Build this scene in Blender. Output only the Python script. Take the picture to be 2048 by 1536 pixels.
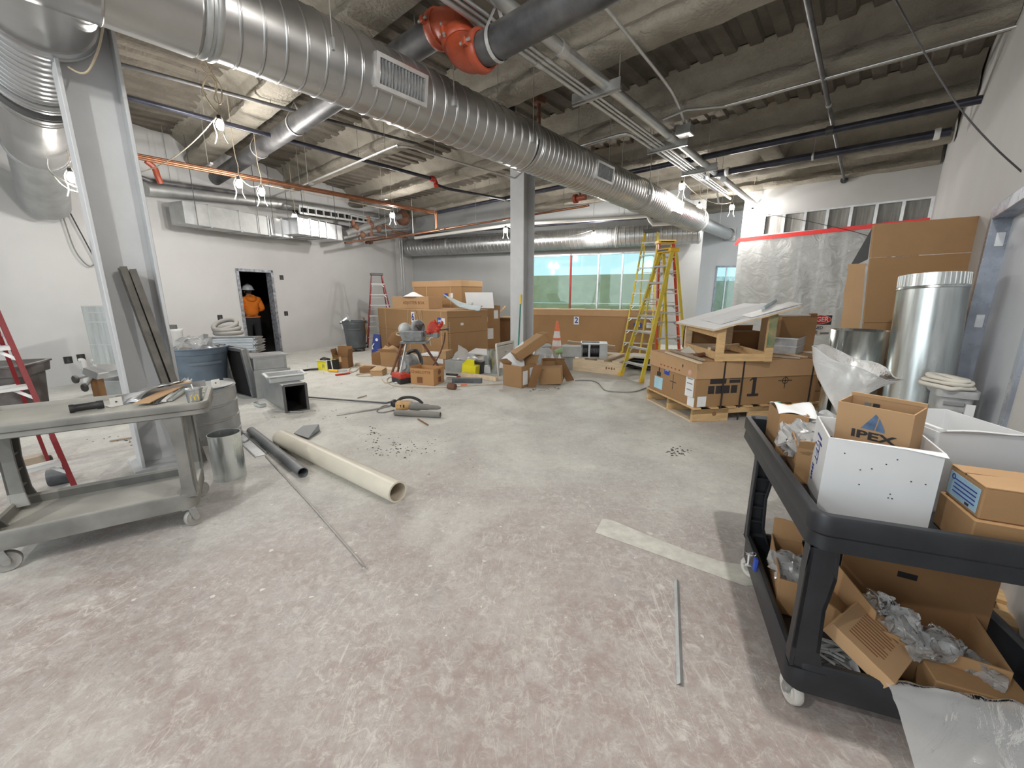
import bpy, bmesh, math, random
from mathutils import Vector, Matrix, Euler, noise
rnd = random.Random(7)
S = bpy.context.scene
for o in list(bpy.data.objects): bpy.data.objects.remove(o)
C = S.collection
# ---------------------------------------------------------------- camera, sky, exposure
FPX, EYE = 800.0, 1.55                       # focal length in pixels of the 2048 wide frame, eye height
PITCH = math.atan(178.0/800.0)
cd = bpy.data.cameras.new('camera'); cam = bpy.data.objects.new('camera', cd); C.objects.link(cam)
cd.sensor_width = 36; cd.lens = 36*FPX/2048; cd.clip_start = .02; cd.clip_end = 200
cam.location = (0, 0, EYE); cam.rotation_euler = (math.pi/2-PITCH, 0, 0)
S.camera = cam
W = bpy.data.worlds.new('sky'); S.world = W; W.use_nodes = True
bg = W.node_tree.nodes['Background']; bg.inputs[0].default_value = (.83, .93, 1.0, 1); bg.inputs[1].default_value = 2.3
S.view_settings.view_transform = 'Standard'; S.view_settings.look = 'None'
S.view_settings.gamma = 1; S.view_settings.use_curve_mapping = False; S.view_settings.exposure = 0.22
BULB_W = 118.0                                # base power of the site bulbs and the added fill bulbs
BULB_COL = (1.0, .972, .93)
try:
    S.cycles.use_denoising = True; S.cycles.max_bounces = 8; S.cycles.transparent_max_bounces = 16
    S.cycles.sample_clamp_indirect = 6
except Exception: pass
# ---------------------------------------------------------------- camera geometry: where a ray of the photograph meets the place
_c, _s = math.cos(PITCH), math.sin(PITCH)
def ray(px, py):
    u = (px-1024)/FPX; v = (768-py)/FPX
    return Vector((u, _c+v*_s, v*_c-_s))
O = Vector((0, 0, EYE))
def fl(px, py, z=0.0):                       # point at height z
    r = ray(px, py); return O + r*((z-EYE)/r.z)
def dep(px, py, y):                          # point at forward distance y
    r = ray(px, py); return O + r*(y/r.y)
def onp(px, py, p0, az, off=0.0):            # point on a vertical plane
    a = math.radians(az); n = Vector((math.cos(a), -math.sin(a), 0)); r = ray(px, py)
    t = (n.dot(Vector((p0[0], p0[1], 0)))+off)/n.dot(r); return O + r*t
AZ = math.radians(41.0); _sa, _ca = math.sin(AZ), math.cos(AZ)
def G(a, b, z=0.0):                          # the building grid: a along the main duct, b across it
    return Vector((a*_sa+b*_ca, a*_ca-b*_sa, z))
def ab(p): return (p[0]*_sa+p[1]*_ca, p[0]*_ca-p[1]*_sa)
# ---------------------------------------------------------------- materials
MATS = {}
def pm(name, col, rough=.6, metal=0.0, var=.12, scale=6.0, bump=0.0, bscale=None, col2=None, mixw=.5, dust=0.0, dcol=(.56,.54,.5), spec=.5, alpha=1.0, trans=0.0, stretch=None, emis=None, detail=6.0):
    m = bpy.data.materials.new(name); m.use_nodes = True; nt = m.node_tree; N = nt.nodes; L = nt.links
    b = N['Principled BSDF']; MATS[name] = m
    tc = N.new('ShaderNodeTexCoord'); mp = N.new('ShaderNodeMapping'); L.new(tc.outputs['Object'], mp.inputs[0])
    if stretch: mp.inputs['Scale'].default_value = stretch
    n = N.new('ShaderNodeTexNoise'); n.inputs['Scale'].default_value = scale; n.inputs['Detail'].default_value = detail; n.inputs['Roughness'].default_value = .62
    L.new(mp.outputs[0], n.inputs['Vector'])
    r = N.new('ShaderNodeValToRGB'); L.new(n.outputs[0], r.inputs[0])
    c2 = col2 if col2 else tuple(min(1, x*(1+var)) for x in col)
    c1 = col if col2 else tuple(x*(1-var) for x in col)
    r.color_ramp.elements[0].position = .5-mixw*.4; r.color_ramp.elements[1].position = .5+mixw*.4
    r.color_ramp.elements[0].color = (*c1, 1); r.color_ramp.elements[1].color = (*c2, 1)
    out = r.outputs[0]
    if dust > 0:                              # settled dust: lies on whatever faces up, and in blotches
        ge = N.new('ShaderNodeNewGeometry'); sp = N.new('ShaderNodeSeparateXYZ'); L.new(ge.outputs['Normal'], sp.inputs[0])
        mr = N.new('ShaderNodeMapRange'); mr.inputs[1].default_value = .2; mr.inputs[2].default_value = .95; L.new(sp.outputs[2], mr.inputs[0])
        n3 = N.new('ShaderNodeTexNoise'); n3.inputs['Scale'].default_value = 3.5; n3.inputs['Detail'].default_value = 8; L.new(tc.outputs['Object'], n3.inputs['Vector'])
        ad = N.new('ShaderNodeMath'); ad.operation = 'MULTIPLY_ADD'; L.new(mr.outputs[0], ad.inputs[0]); ad.inputs[1].default_value = dust; 
        m2 = N.new('ShaderNodeMapRange'); m2.inputs[1].default_value = .42; m2.inputs[2].default_value = .75; m2.inputs[4].default_value = dust*.55; L.new(n3.outputs[0], m2.inputs[0]); L.new(m2.outputs[0], ad.inputs[2])
        mx = N.new('ShaderNodeMix'); mx.data_type = 'RGBA'; L.new(ad.outputs[0], mx.inputs[0]); L.new(out, mx.inputs[6]); mx.inputs[7].default_value = (*dcol, 1); out = mx.outputs[2]
    L.new(out, b.inputs['Base Color'])
    b.inputs['Metallic'].default_value = metal; b.inputs['Specular IOR Level'].default_value = spec
    rr = N.new('ShaderNodeMapRange'); rr.inputs[3].default_value = max(.03, rough-.1); rr.inputs[4].default_value = min(1, rough+.1); L.new(n.outputs[0], rr.inputs[0]); L.new(rr.outputs[0], b.inputs['Roughness'])
    if alpha < 1: b.inputs['Alpha'].default_value = alpha
    if trans: b.inputs['Transmission Weight'].default_value = trans
    if emis: b.inputs['Emission Color'].default_value = (*emis[0], 1); b.inputs['Emission Strength'].default_value = emis[1]
    if bump:
        nb = N.new('ShaderNodeTexNoise'); nb.inputs['Scale'].default_value = bscale or scale*6; nb.inputs['Detail'].default_value = 5; L.new(mp.outputs[0], nb.inputs['Vector'])
        bu = N.new('ShaderNodeBump'); bu.inputs['Strength'].default_value = bump; bu.inputs['Distance'].default_value = .02; L.new(nb.outputs[0], bu.inputs['Height']); L.new(bu.outputs[0], b.inputs['Normal'])
    return m
def film(name, col, clear=.55, rough=.25, bump=.5, bscale=9.0):   # thin polythene: partly clear, partly milky
    m = bpy.data.materials.new(name); m.use_nodes = True; nt = m.node_tree; N = nt.nodes; L = nt.links; MATS[name] = m
    N.remove(N['Principled BSDF']); out = N['Material Output']
    tr = N.new('ShaderNodeBsdfTransparent'); tl = N.new('ShaderNodeBsdfTranslucent'); df = N.new('ShaderNodeBsdfDiffuse'); gl = N.new('ShaderNodeBsdfGlossy')
    for x in (tl, df): x.inputs[0].default_value = (*col, 1)
    tr.inputs[0].default_value = (.97, .98, .98, 1); gl.inputs['Roughness'].default_value = rough; gl.inputs[0].default_value = (1, 1, 1, 1)
    tc = N.new('ShaderNodeTexCoord'); nb = N.new('ShaderNodeTexNoise'); nb.inputs['Scale'].default_value = bscale; nb.inputs['Detail'].default_value = 6; nb.inputs['Distortion'].default_value = 1.2
    L.new(tc.outputs['Object'], nb.inputs['Vector']); bu = N.new('ShaderNodeBump'); bu.inputs['Strength'].default_value = bump; bu.inputs['Distance'].default_value = .03; L.new(nb.outputs[0], bu.inputs['Height'])
    for x in (tl, df, gl): L.new(bu.outputs[0], x.inputs['Normal'])
    m1 = N.new('ShaderNodeMixShader'); m1.inputs[0].default_value = .5; L.new(df.outputs[0], m1.inputs[1]); L.new(tl.outputs[0], m1.inputs[2])
    m2 = N.new('ShaderNodeMixShader'); m2.inputs[0].default_value = clear; L.new(m1.outputs[0], m2.inputs[1]); L.new(tr.outputs[0], m2.inputs[2])
    fr = N.new('ShaderNodeFresnel'); fr.inputs[0].default_value = 1.5; L.new(bu.outputs[0], fr.inputs['Normal'])
    m3 = N.new('ShaderNodeMixShader'); L.new(fr.outputs[0], m3.inputs[0]); L.new(m2.outputs[0], m3.inputs[1]); L.new(gl.outputs[0], m3.inputs[2])
    L.new(m3.outputs[0], out.inputs[0]); return m
M = MATS
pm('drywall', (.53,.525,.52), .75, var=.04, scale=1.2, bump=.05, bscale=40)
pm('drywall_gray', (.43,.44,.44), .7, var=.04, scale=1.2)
pm('white_paint', (.74,.74,.73), .6, var=.04)
pm('steel_gray_paint', (.56,.57,.58), .5, var=.07, scale=2.5, dust=.15)
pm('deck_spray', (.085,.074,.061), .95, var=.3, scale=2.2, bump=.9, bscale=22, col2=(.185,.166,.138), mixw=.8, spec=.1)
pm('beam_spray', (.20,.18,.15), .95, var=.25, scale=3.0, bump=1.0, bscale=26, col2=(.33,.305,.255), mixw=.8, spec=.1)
pm('galv', (.50,.51,.52), .33, metal=.85, var=.16, scale=4, dust=.12)
pm('galv_bright', (.66,.70,.69), .24, metal=.92, var=.22, scale=2.6, stretch=(5,5,.4))
pm('galv_dull', (.42,.43,.43), .45, metal=.7, var=.15, scale=5, dust=.25)
pm('duct_metal', (.47,.465,.46), .3, metal=.88, var=.1, scale=1.6, dust=.1)
pm('seam_dark', (.20,.20,.20), .5, metal=.5)
pm('seal_dark', (.10,.10,.10), .6)
pm('black_steel', (.075,.075,.08), .45, metal=.4, var=.4, scale=5, dust=.35, dcol=(.48,.46,.42))
pm('navy_pipe', (.03,.032,.05), .4, metal=.3, var=.3, dust=.1)
pm('orange_paint', (.33,.055,.02), .42, var=.15, scale=9, dust=.08)
pm('red_paint', (.42,.035,.025), .45, var=.2)
pm('copper', (.33,.15,.085), .42, metal=.85, var=.25, scale=7)
pm('white_pipe', (.66,.65,.62), .5, var=.06)
pm('conduit', (.56,.57,.57), .32, metal=.8, var=.12)
pm('rod_steel', (.45,.44,.42), .4, metal=.7)
pm('cable_tan', (.50,.42,.30), .6); pm('cable_white', (.75,.74,.70), .55); pm('cable_black', (.03,.03,.03), .6); pm('cable_gray', (.22,.22,.2), .6)
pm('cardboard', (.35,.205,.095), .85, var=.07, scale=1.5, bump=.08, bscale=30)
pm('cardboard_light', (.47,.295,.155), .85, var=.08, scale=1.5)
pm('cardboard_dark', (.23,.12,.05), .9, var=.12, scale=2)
pm('cardboard_edge', (.55,.38,.22), .9, var=.1)
pm('tape_brown', (.44,.28,.15), .3)
pm('white_board', (.70,.71,.72), .6, var=.05, scale=2, dust=.1)
pm('paper', (.78,.79,.80), .7, var=.04); pm('ink', (.035,.03,.03), .6); pm('ink_blue', (.02,.03,.22), .6); pm('ink_brown', (.20,.08,.03), .7)
pm('label_blue', (.33,.50,.62), .6, var=.08, scale=20); pm('tag_blue', (.03,.07,.40), .5); pm('cyan_tag', (.42,.68,.78), .5)
pm('pine', (.62,.41,.20), .7, var=.2, scale=3, stretch=(1.2,9,9), bump=.06); pm('pine_pale', (.66,.52,.35), .75, var=.18, scale=3, stretch=(1.2,9,9), dust=.25)
pm('pine_green', (.07,.17,.10), .8, var=.4, scale=5, col2=(.42,.33,.17)); pm('knot', (.25,.12,.05), .8)
pm('wood_gray', (.36,.28,.20), .8, var=.25, scale=4, dust=.3)
pm('plastic_gray', (.13,.126,.115), .55, var=.14, scale=5, dust=.68, dcol=(.43,.42,.375))
pm('plastic_black', (.013,.015,.019), .42, var=.3, scale=9, dust=.05, dcol=(.22,.22,.22))
pm('rubber', (.03,.03,.03), .7, dust=.35); pm('wheel_gray', (.30,.29,.27), .6, dust=.3); pm('wheel_white', (.52,.50,.46), .6)
pm('bin_blue', (.10,.135,.175), .5, var=.2, scale=5, dust=.35, dcol=(.33,.35,.37)); pm('bin_gray', (.085,.095,.105), .5, var=.15, dust=.1); pm('bin_dark', (.045,.032,.03), .55, dust=.4)
pm('fiber_yellow', (.66,.52,.06), .5, var=.12, scale=6, dust=.1); pm('fiber_red', (.22,.014,.018), .45, var=.15, dust=.04); pm('fiber_orange', (.60,.085,.025), .45, var=.12); pm('cap_yellow', (.82,.50,.04), .5)
pm('alu', (.62,.62,.61), .4, metal=.65, var=.1); pm('alu_bright', (.82,.82,.80), .4, metal=.2)
pm('yellow_case', (.85,.76,.02), .5, var=.1); pm('black_plastic', (.025,.025,.025), .5, var=.3)
pm('machine_gray', (.20,.21,.215), .5, var=.3, scale=14, dust=.2); pm('machine_light', (.42,.43,.43), .45, var=.2, scale=12); pm('rust', (.16,.075,.045), .75, var=.4, scale=12)
pm('machine_red', (.48,.04,.02), .5, var=.3, scale=20); pm('drill_orange', (.62,.36,.13), .55, var=.2, scale=20, dust=.15); pm('concrete_dust', (.20,.19,.175), .8, var=.14, dust=.18)
pm('pvc_cream', (.66,.61,.50), .42, var=.07, scale=3, dust=.12); pm('pvc_inside', (.50,.43,.34), .6); pm('pipe_black', (.06,.065,.07), .5, var=.5, scale=9, dust=.35, dcol=(.36,.37,.38))
pm('cone_orange', (.78,.19,.08), .55, var=.15, dust=.15); pm('cone_pink', (.62,.36,.29), .6, var=.15, scale=8, dust=.2); pm('reflect_white', (.78,.76,.74), .5, var=.1)
pm('broom_green', (.03,.22,.16), .45); pm('broom_yellow', (.80,.60,.12), .5)
pm('white_plastic', (.70,.70,.69), .5, var=.05); pm('off_white', (.60,.58,.53), .6, var=.06); pm('clear_gray', (.50,.52,.52), .4, var=.1, alpha=.75)
pm('hoodie', (.90,.24,.02), .85, var=.12, scale=9, bump=.15, bscale=30); pm('trousers', (.035,.035,.04), .9); pm('hardhat', (.55,.60,.62), .35); pm('skin', (.35,.20,.13), .6); pm('hair', (.02,.015,.012), .8)
pm('sign_red', (.62,.03,.02), .5); pm('sign_white', (.80,.79,.77), .5); pm('sign_black', (.02,.02,.02), .5); pm('tape_red', (.78,.03,.025), .4, var=.1)
pm('black_void', (.012,.010,.010), .9); pm('corridor_shade', (.03,.027,.025), .9, var=.3)
pm('door_gray', (.58,.61,.66), .45, var=.04); pm('frame_gray', (.30,.33,.39), .28, metal=.25, var=.25, scale=4)
pm('stud_steel', (.58,.59,.60), .35, metal=.75, var=.15); pm('stud_primer', (.30,.31,.34), .45, metal=.5, var=.6, scale=14)
pm('cloth_white', (.70,.67,.60), .9, var=.06, bump=.2, bscale=20); pm('foam_blue', (.50,.58,.60), .7); pm('blue_bag', (.035,.06,.24), .5, var=.2)
pm('cap_green', (.03,.30,.16), .5); pm('logo_blue', (.10,.17,.30), .6, var=.4, scale=30); pm('yellow_ink', (.80,.55,.03), .5)
pm('dirt', (.10,.095,.085), .9, var=.4); pm('flake', (.68,.66,.62), .9); pm('floor_film', (.60,.59,.53), .5, var=.16, scale=14, detail=10)
pm('pale_blue_paint', (.45,.53,.57), .6)
pm('outside_wall', (.88,.74,.47), .9, var=.14, scale=3, bump=.1); pm('outside_ground', (.4,.42,.4), .9)
pm('mesh_grey', (.20,.195,.18), .7, var=.35, scale=2.5, stretch=(9,9,.8), col2=(.36,.36,.34))
pm('bulb_glow', (1,1,1), .3, emis=((1.0,.90,.74), 26.0))
film('poly', (.90,.91,.91), .40, .12, .5, 6.0)
film('poly_clear', (.88,.89,.89), .60, .12, .8, 16.0)
film('poly_sheet', (.76,.77,.76), .20, .22, 1.0, 3.2)
film('poly_milk', (.88,.89,.89), .32, .18, .7, 7.0)
film('cup_clear', (.75,.76,.76), .70, .15, .1, 5.0)
def glass(name, col):
    m = bpy.data.materials.new(name); m.use_nodes = True; nt = m.node_tree; N = nt.nodes; L = nt.links; MATS[name] = m
    N.remove(N['Principled BSDF']); tr = N.new('ShaderNodeBsdfTransparent'); tr.inputs[0].default_value = (*col, 1); gl = N.new('ShaderNodeBsdfGlossy'); gl.inputs['Roughness'].default_value = .04
    mx = N.new('ShaderNodeMixShader'); mx.inputs[0].default_value = .07; L.new(tr.outputs[0], mx.inputs[1]); L.new(gl.outputs[0], mx.inputs[2]); L.new(mx.outputs[0], N['Material Output'].inputs[0]); return m
glass('glass_cyan', (.53,.65,.64)); glass('bottle_clear', (.85,.92,.92))
def floor_mat():
    m = bpy.data.materials.new('concrete_floor'); m.use_nodes = True; nt = m.node_tree; N = nt.nodes; L = nt.links; b = N['Principled BSDF']; MATS['concrete_floor'] = m
    tc = N.new('ShaderNodeTexCoord')
    def nz(scale, detail=8, dist=0, rough=.6, st=None):
        n = N.new('ShaderNodeTexNoise'); n.inputs['Scale'].default_value = scale; n.inputs['Detail'].default_value = detail; n.inputs['Distortion'].default_value = dist; n.inputs['Roughness'].default_value = rough
        if st:
            mp = N.new('ShaderNodeMapping'); mp.inputs['Scale'].default_value = st[0]; mp.inputs['Rotation'].default_value = (0,0,st[1]); L.new(tc.outputs['Object'], mp.inputs[0]); L.new(mp.outputs[0], n.inputs['Vector'])
        else: L.new(tc.outputs['Object'], n.inputs['Vector'])
        return n
    def rg(src, a, b_, c=0., d=1.):
        r = N.new('ShaderNodeMapRange'); r.inputs[1].default_value = a; r.inputs[2].default_value = b_; r.inputs[3].default_value = c; r.inputs[4].default_value = d; L.new(src, r.inputs[0]); return r.outputs[0]
    def mix(f, c1, c2):
        x = N.new('ShaderNodeMix'); x.data_type = 'RGBA'
        L.new(f, x.inputs[0])
        for i, c in ((6, c1), (7, c2)):
            if isinstance(c, tuple): x.inputs[i].default_value = (*c, 1)
            else: L.new(c, x.inputs[i])
        return x.outputs[2]
    def mth(op, a_, b_):
        x = N.new('ShaderNodeMath'); x.operation = op; x.use_clamp = True
        for i, v in enumerate((a_, b_)):
            if isinstance(v, float): x.inputs[i].default_value = v
            else: L.new(v, x.inputs[i])
        return x.outputs[0]
    sp = N.new('ShaderNodeSeparateXYZ'); L.new(tc.outputs['Object'], sp.inputs[0])
    base = mix(rg(nz(2.2).outputs[0], .3, .72), (.40,.375,.355), (.53,.515,.49))
    base = mix(rg(nz(24, 8, rough=.75).outputs[0], .44, .70, 0, .75), base, (.60,.59,.56))
    base = mix(rg(nz(60, 5, rough=.8).outputs[0], .52, .72, 0, .5), base, (.22,.21,.205))
    # worn reddish sealer: left in the front half of the room
    big = nz(.55, 5, .6).outputs[0]; fade = rg(sp.outputs[1], 1.0, 5.2, .36, -.25)
    pinkf = mth('MULTIPLY', rg(mth('ADD', big, fade), .46, .80), rg(nz(9, 9, .4, .72).outputs[0], .28, .62, .15, .72))
    base = mix(pinkf, base, (.30,.215,.19))
    # pale drywall dust trodden in
    dustf = mth('MULTIPLY', rg(mth('ADD', nz(.8, 6, .5).outputs[0], rg(sp.outputs[1], 1.5, 6.5, -.14, .16)), .40, .64, 0, .9), rg(nz(5, 8, .3, .7).outputs[0], .25, .6, .35, 1.))
    base = mix(dustf, base, (.71,.71,.655))
    # grey scuffs
    base = mix(rg(nz(1.7, 9, 1.0, .7).outputs[0], .56, .8, 0, .55), base, (.27,.26,.25))
    # fine pale scratches and splashes
    for sc, rot, w in ((3., .4, .007), (4.3, 1.5, .006), (2.2, 2.4, .006), (5.0, .9, .007), (7.5, 2.0, .009), (9.0, .1, .010)):
        wv = nz(sc, 2, 2.5, .5, ((1., .22, 1.), rot)).outputs[0]
        ln = rg(mth('ABSOLUTE', mth2(N, L, wv, .5), 0.), 0., w, .7, 0.)
        ln = mth('MULTIPLY', ln, rg(nz(1.1+sc*.3, 3).outputs[0], .50, .64))
        base = mix(ln, base, (.66,.63,.59))
    vo = N.new('ShaderNodeTexVoronoi'); vo.inputs['Scale'].default_value = 3.3; L.new(tc.outputs['Object'], vo.inputs['Vector'])
    nd = nz(30, 4).outputs[0]; spot = rg(mth('ADD', vo.outputs['Distance'], rg(nd, 0., 1., -.09, .09)), .10, .06)
    base = mix(mth('MULTIPLY', spot, rg(nz(2.7, 2).outputs[0], .54, .60, 0, .8)), base, (.70,.68,.64))
    # gritty mottling of trodden dust and bare patches
    base = mix(mth('MULTIPLY', rg(nz(17, 12, .8, .82).outputs[0], .50, .60, 0, .62), rg(nz(2.0, 5).outputs[0], .35, .62, .25, 1.)), base, (.68,.66,.615))
    base = mix(mth('MULTIPLY', rg(nz(21, 12, .6, .85).outputs[0], .53, .62, 0, .55), rg(nz(1.3, 5).outputs[0], .35, .65, .2, 1.)), base, (.245,.215,.195))
    L.new(base, b.inputs['Base Color'])
    L.new(rg(nz(3).outputs[0], .3, .7, .42, .7), b.inputs['Roughness']); b.inputs['Specular IOR Level'].default_value = .35
    bu = N.new('ShaderNodeBump'); bu.inputs['Strength'].default_value = .25; bu.inputs['Distance'].default_value = .01; L.new(nz(40, 6).outputs[0], bu.inputs['Height']); L.new(bu.outputs[0], b.inputs['Normal'])
def mth2(N, L, a, v):
    x = N.new('ShaderNodeMath'); x.operation = 'SUBTRACT'; L.new(a, x.inputs[0]); x.inputs[1].default_value = v; return x.outputs[0]
floor_mat()
# ---------------------------------------------------------------- mesh building
XF = {}                                       # thing name -> world matrix, so parts may be drawn in world or local space
def thing(name, label, cat, loc=(0,0,0), rz=0.0, group=None, rot=None):
    o = bpy.data.objects.new(name, None); C.objects.link(o); o.empty_display_size = .1
    o.location = loc; o.rotation_euler = rot if rot else (0, 0, rz)
    o['label'] = label; o['category'] = cat
    if group: o['group'] = group
    XF[o.name] = Matrix.LocRotScale(Vector(loc), Euler(rot) if rot else Euler((0,0,rz)), None)
    return o
def tag(o, label, cat, group=None):
    o['label'] = label; o['category'] = cat
    if group: o['group'] = group
    return o
class MB:
    def __init__(s): s.v = []; s.f = []
    def add(s, vs, fs):
        k = len(s.v); s.v += [Vector(x) for x in vs]; s.f += [tuple(i+k for i in f) for f in fs]; return s
    def box(s, c, d, R=None):
        c = Vector(c); h = Vector(d)*.5
        vs = [Vector((x*h.x, y*h.y, z*h.z)) for z in (-1,1) for y in (-1,1) for x in (-1,1)]
        if R is not None: vs = [R @ v for v in vs]
        return s.hexa([v+c for v in vs])
    def b2(s, lo, hi):
        lo, hi = Vector(lo), Vector(hi); return s.box((lo+hi)*.5, hi-lo)
    def hexa(s, p):                            # 8 corners, bottom (00,10,01,11) then top
        return s.add(p, [(0,2,3,1), (4,5,7,6), (0,1,5,4), (2,6,7,3), (0,4,6,2), (1,3,7,5)])
    def bar(s, p0, p1, w, t, up=(0,0,1)):      # straight bar of rectangular section
        p0, p1 = Vector(p0), Vector(p1); d = (p1-p0).normalized(); up = Vector(up)
        x = d.cross(up)
        if x.length < 1e-4: x = d.cross(Vector((1,0,0)))
        x.normalize(); y = x.cross(d)
        q = [p + x*(sx*w/2) + y*(sy*t/2) for p in (p0, p1) for sy in (-1,1) for sx in (-1,1)]
        return s.hexa(q)
    def tube(s, pts, r, n=8, cap=True, closed=False):
        P = [Vector(p) for p in pts]; k = len(P); rs = r if isinstance(r, (list, tuple)) else [r]*k
        T = []
        for i in range(k):
            a = P[i-1] if (i > 0 or closed) else P[i]; b = P[(i+1) % k] if (i < k-1 or closed) else P[i]
            T.append((b-a).normalized())
        ref = Vector((0,0,1)) if abs(T[0].z) < .9 else Vector((1,0,0))
        x = T[0].cross(ref).normalized(); vs = []; fs = []
        for i in range(k):
            if i: 
                x = (x - T[i]*x.dot(T[i]))
                x = x.normalized() if x.length > 1e-6 else T[i].cross(Vector((0,1,0))).normalized()
            y = T[i].cross(x)
            vs += [P[i] + (x*math.cos(2*math.pi*j/n) + y*math.sin(2*math.pi*j/n))*rs[i] for j in range(n)]
        m = k if closed else k-1
        for i in range(m):
            a = i*n; b = ((i+1) % k)*n
            fs += [(a+j, a+(j+1) % n, b+(j+1) % n, b+j) for j in range(n)]
        if cap and not closed: fs += [tuple(range(n-1, -1, -1)), tuple(range((k-1)*n, k*n))]
        return s.add(vs, fs)
    def cyl(s, p0, p1, r0, r1=None, n=16, cap=True):
        return s.tube([p0, p1], [r0, r0 if r1 is None else r1], n, cap)
    def lathe(s, prof, o=(0,0,0), axis=(0,0,1), n=24, arc=None, cap=True):   # prof: (radius, distance along the axis)
        o = Vector(o); ax = Vector(axis).normalized(); x = ax.cross(Vector((0,1,0)) if abs(ax.y) < .9 else Vector((1,0,0))).normalized(); y = ax.cross(x)
        a0, a1 = arc if arc else (0, 2*math.pi); m = n if not arc else n+1; vs = []; fs = []
        for (r, z) in prof: vs += [o + ax*z + (x*math.cos(a0+(a1-a0)*j/n) + y*math.sin(a0+(a1-a0)*j/n))*r for j in range(m)]
        for i in range(len(prof)-1):
            for j in range(n):
                k = (j+1) % m if not arc else j+1
                fs.append((i*m+j, i*m+k, (i+1)*m+k, (i+1)*m+j))
        if cap and not arc:
            if prof[0][0] > 1e-5: fs.append(tuple(range(m-1, -1, -1)))
            if prof[-1][0] > 1e-5: fs.append(tuple(range((len(prof)-1)*m, len(prof)*m)))
        return s.add(vs, fs)
    def prism(s, poly, z0, z1, fn=None):        # 2-D outline extruded along z; fn maps (x,y,z) to a point
        fn = fn or (lambda x, y, z: Vector((x, y, z))); n = len(poly)
        vs = [fn(x, y, z0) for x, y in poly] + [fn(x, y, z1) for x, y in poly]
        return s.add(vs, [tuple(range(n-1, -1, -1)), tuple(range(n, 2*n))] + [(i, (i+1) % n, n+(i+1) % n, n+i) for i in range(n)])
    def grid(s, f, nu, nv):
        vs = [f(i/nu, j/nv) for j in range(nv+1) for i in range(nu+1)]; w = nu+1
        return s.add(vs, [(j*w+i, j*w+i+1, (j+1)*w+i+1, (j+1)*w+i) for j in range(nv) for i in range(nu)])
    def slab(s, pts, t, n=None):                # polygon plate of thickness t
        P = [Vector(p) for p in pts]; nn = (P[1]-P[0]).cross(P[-1]-P[0]).normalized() if n is None else Vector(n); k = len(P)
        vs = P + [p + nn*t for p in P]
        return s.add(vs, [tuple(range(k-1, -1, -1)), tuple(range(k, 2*k))] + [(i, (i+1) % k, k+(i+1) % k, k+i) for i in range(k)])
    def ball(s, c, r, n=10, m=7, sq=(1,1,1)):
        c = Vector(c); return s.lathe2([(math.sin(math.pi*i/m), -math.cos(math.pi*i/m)) for i in range(m+1)], c, r, n, sq)
    def lathe2(s, prof, c, r, n, sq):
        vs = []; fs = []
        for (q, z) in prof: vs += [c + Vector((q*math.cos(2*math.pi*j/n)*sq[0], q*math.sin(2*math.pi*j/n)*sq[1], z*sq[2]))*r for j in range(n)]
        for i in range(len(prof)-1): fs += [(i*n+j, i*n+(j+1) % n, (i+1)*n+(j+1) % n, (i+1)*n+j) for j in range(n)]
        return s.add(vs, fs)
    def build(s, name, mat, parent=None, world=False, bev=0.0, smooth=None, kind=None, label=None, solid=0.0, seg=1):
        me = bpy.data.meshes.new(name); vs = s.v
        if parent is not None and world:
            inv = XF[parent.name].inverted(); vs = [inv @ v for v in vs]
        me.from_pydata([tuple(v) for v in vs], [], s.f); me.validate()
        bm = bmesh.new(); bm.from_mesh(me); bmesh.ops.remove_doubles(bm, verts=bm.verts, dist=1e-5); bmesh.ops.recalc_face_normals(bm, faces=bm.faces)
        if smooth is not None:
            for f in bm.faces: f.smooth = True
            ang = math.radians(smooth)
            for e in bm.edges:
                if len(e.link_faces) == 2 and e.calc_face_angle(0) > ang: e.smooth = False
        bm.to_mesh(me); bm.free()
        me.materials.append(M[mat] if isinstance(mat, str) else mat)
        o = bpy.data.objects.new(name, me); C.objects.link(o)
        if parent is not None: o.parent = parent
        if solid:
            q = o.modifiers.new('solid', 'SOLIDIFY'); q.thickness = solid; q.offset = 0
        if bev:
            q = o.modifiers.new('bevel', 'BEVEL'); q.width = bev; q.segments = seg; q.limit_method = 'ANGLE'; q.angle_limit = .6
        if kind: o['kind'] = kind
        if label: o['label'] = label
        XF[o.name] = (XF[parent.name] if parent is not None else Matrix.Identity(4))
        return o
def struct(name, mb, mat, parent=None, **k):
    o = mb.build(name, mat, parent, **k)
    if parent is None: o['kind'] = 'structure'
    return o
def dup(root, loc=None, rz=None, label=None, rot=None):
    def cp(o, par):
        c = o.copy(); C.objects.link(c)
        if par is not None: c.parent = par
        for ch in list(o.children): cp(ch, c)
        return c
    r = cp(root, None)
    if loc is not None: r.location = loc
    if rz is not None: r.rotation_euler = (0, 0, rz)
    if rot is not None: r.rotation_euler = rot
    if label: r['label'] = label
    XF[r.name] = Matrix.LocRotScale(Vector(r.location), r.rotation_euler, None)
    return r
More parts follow.
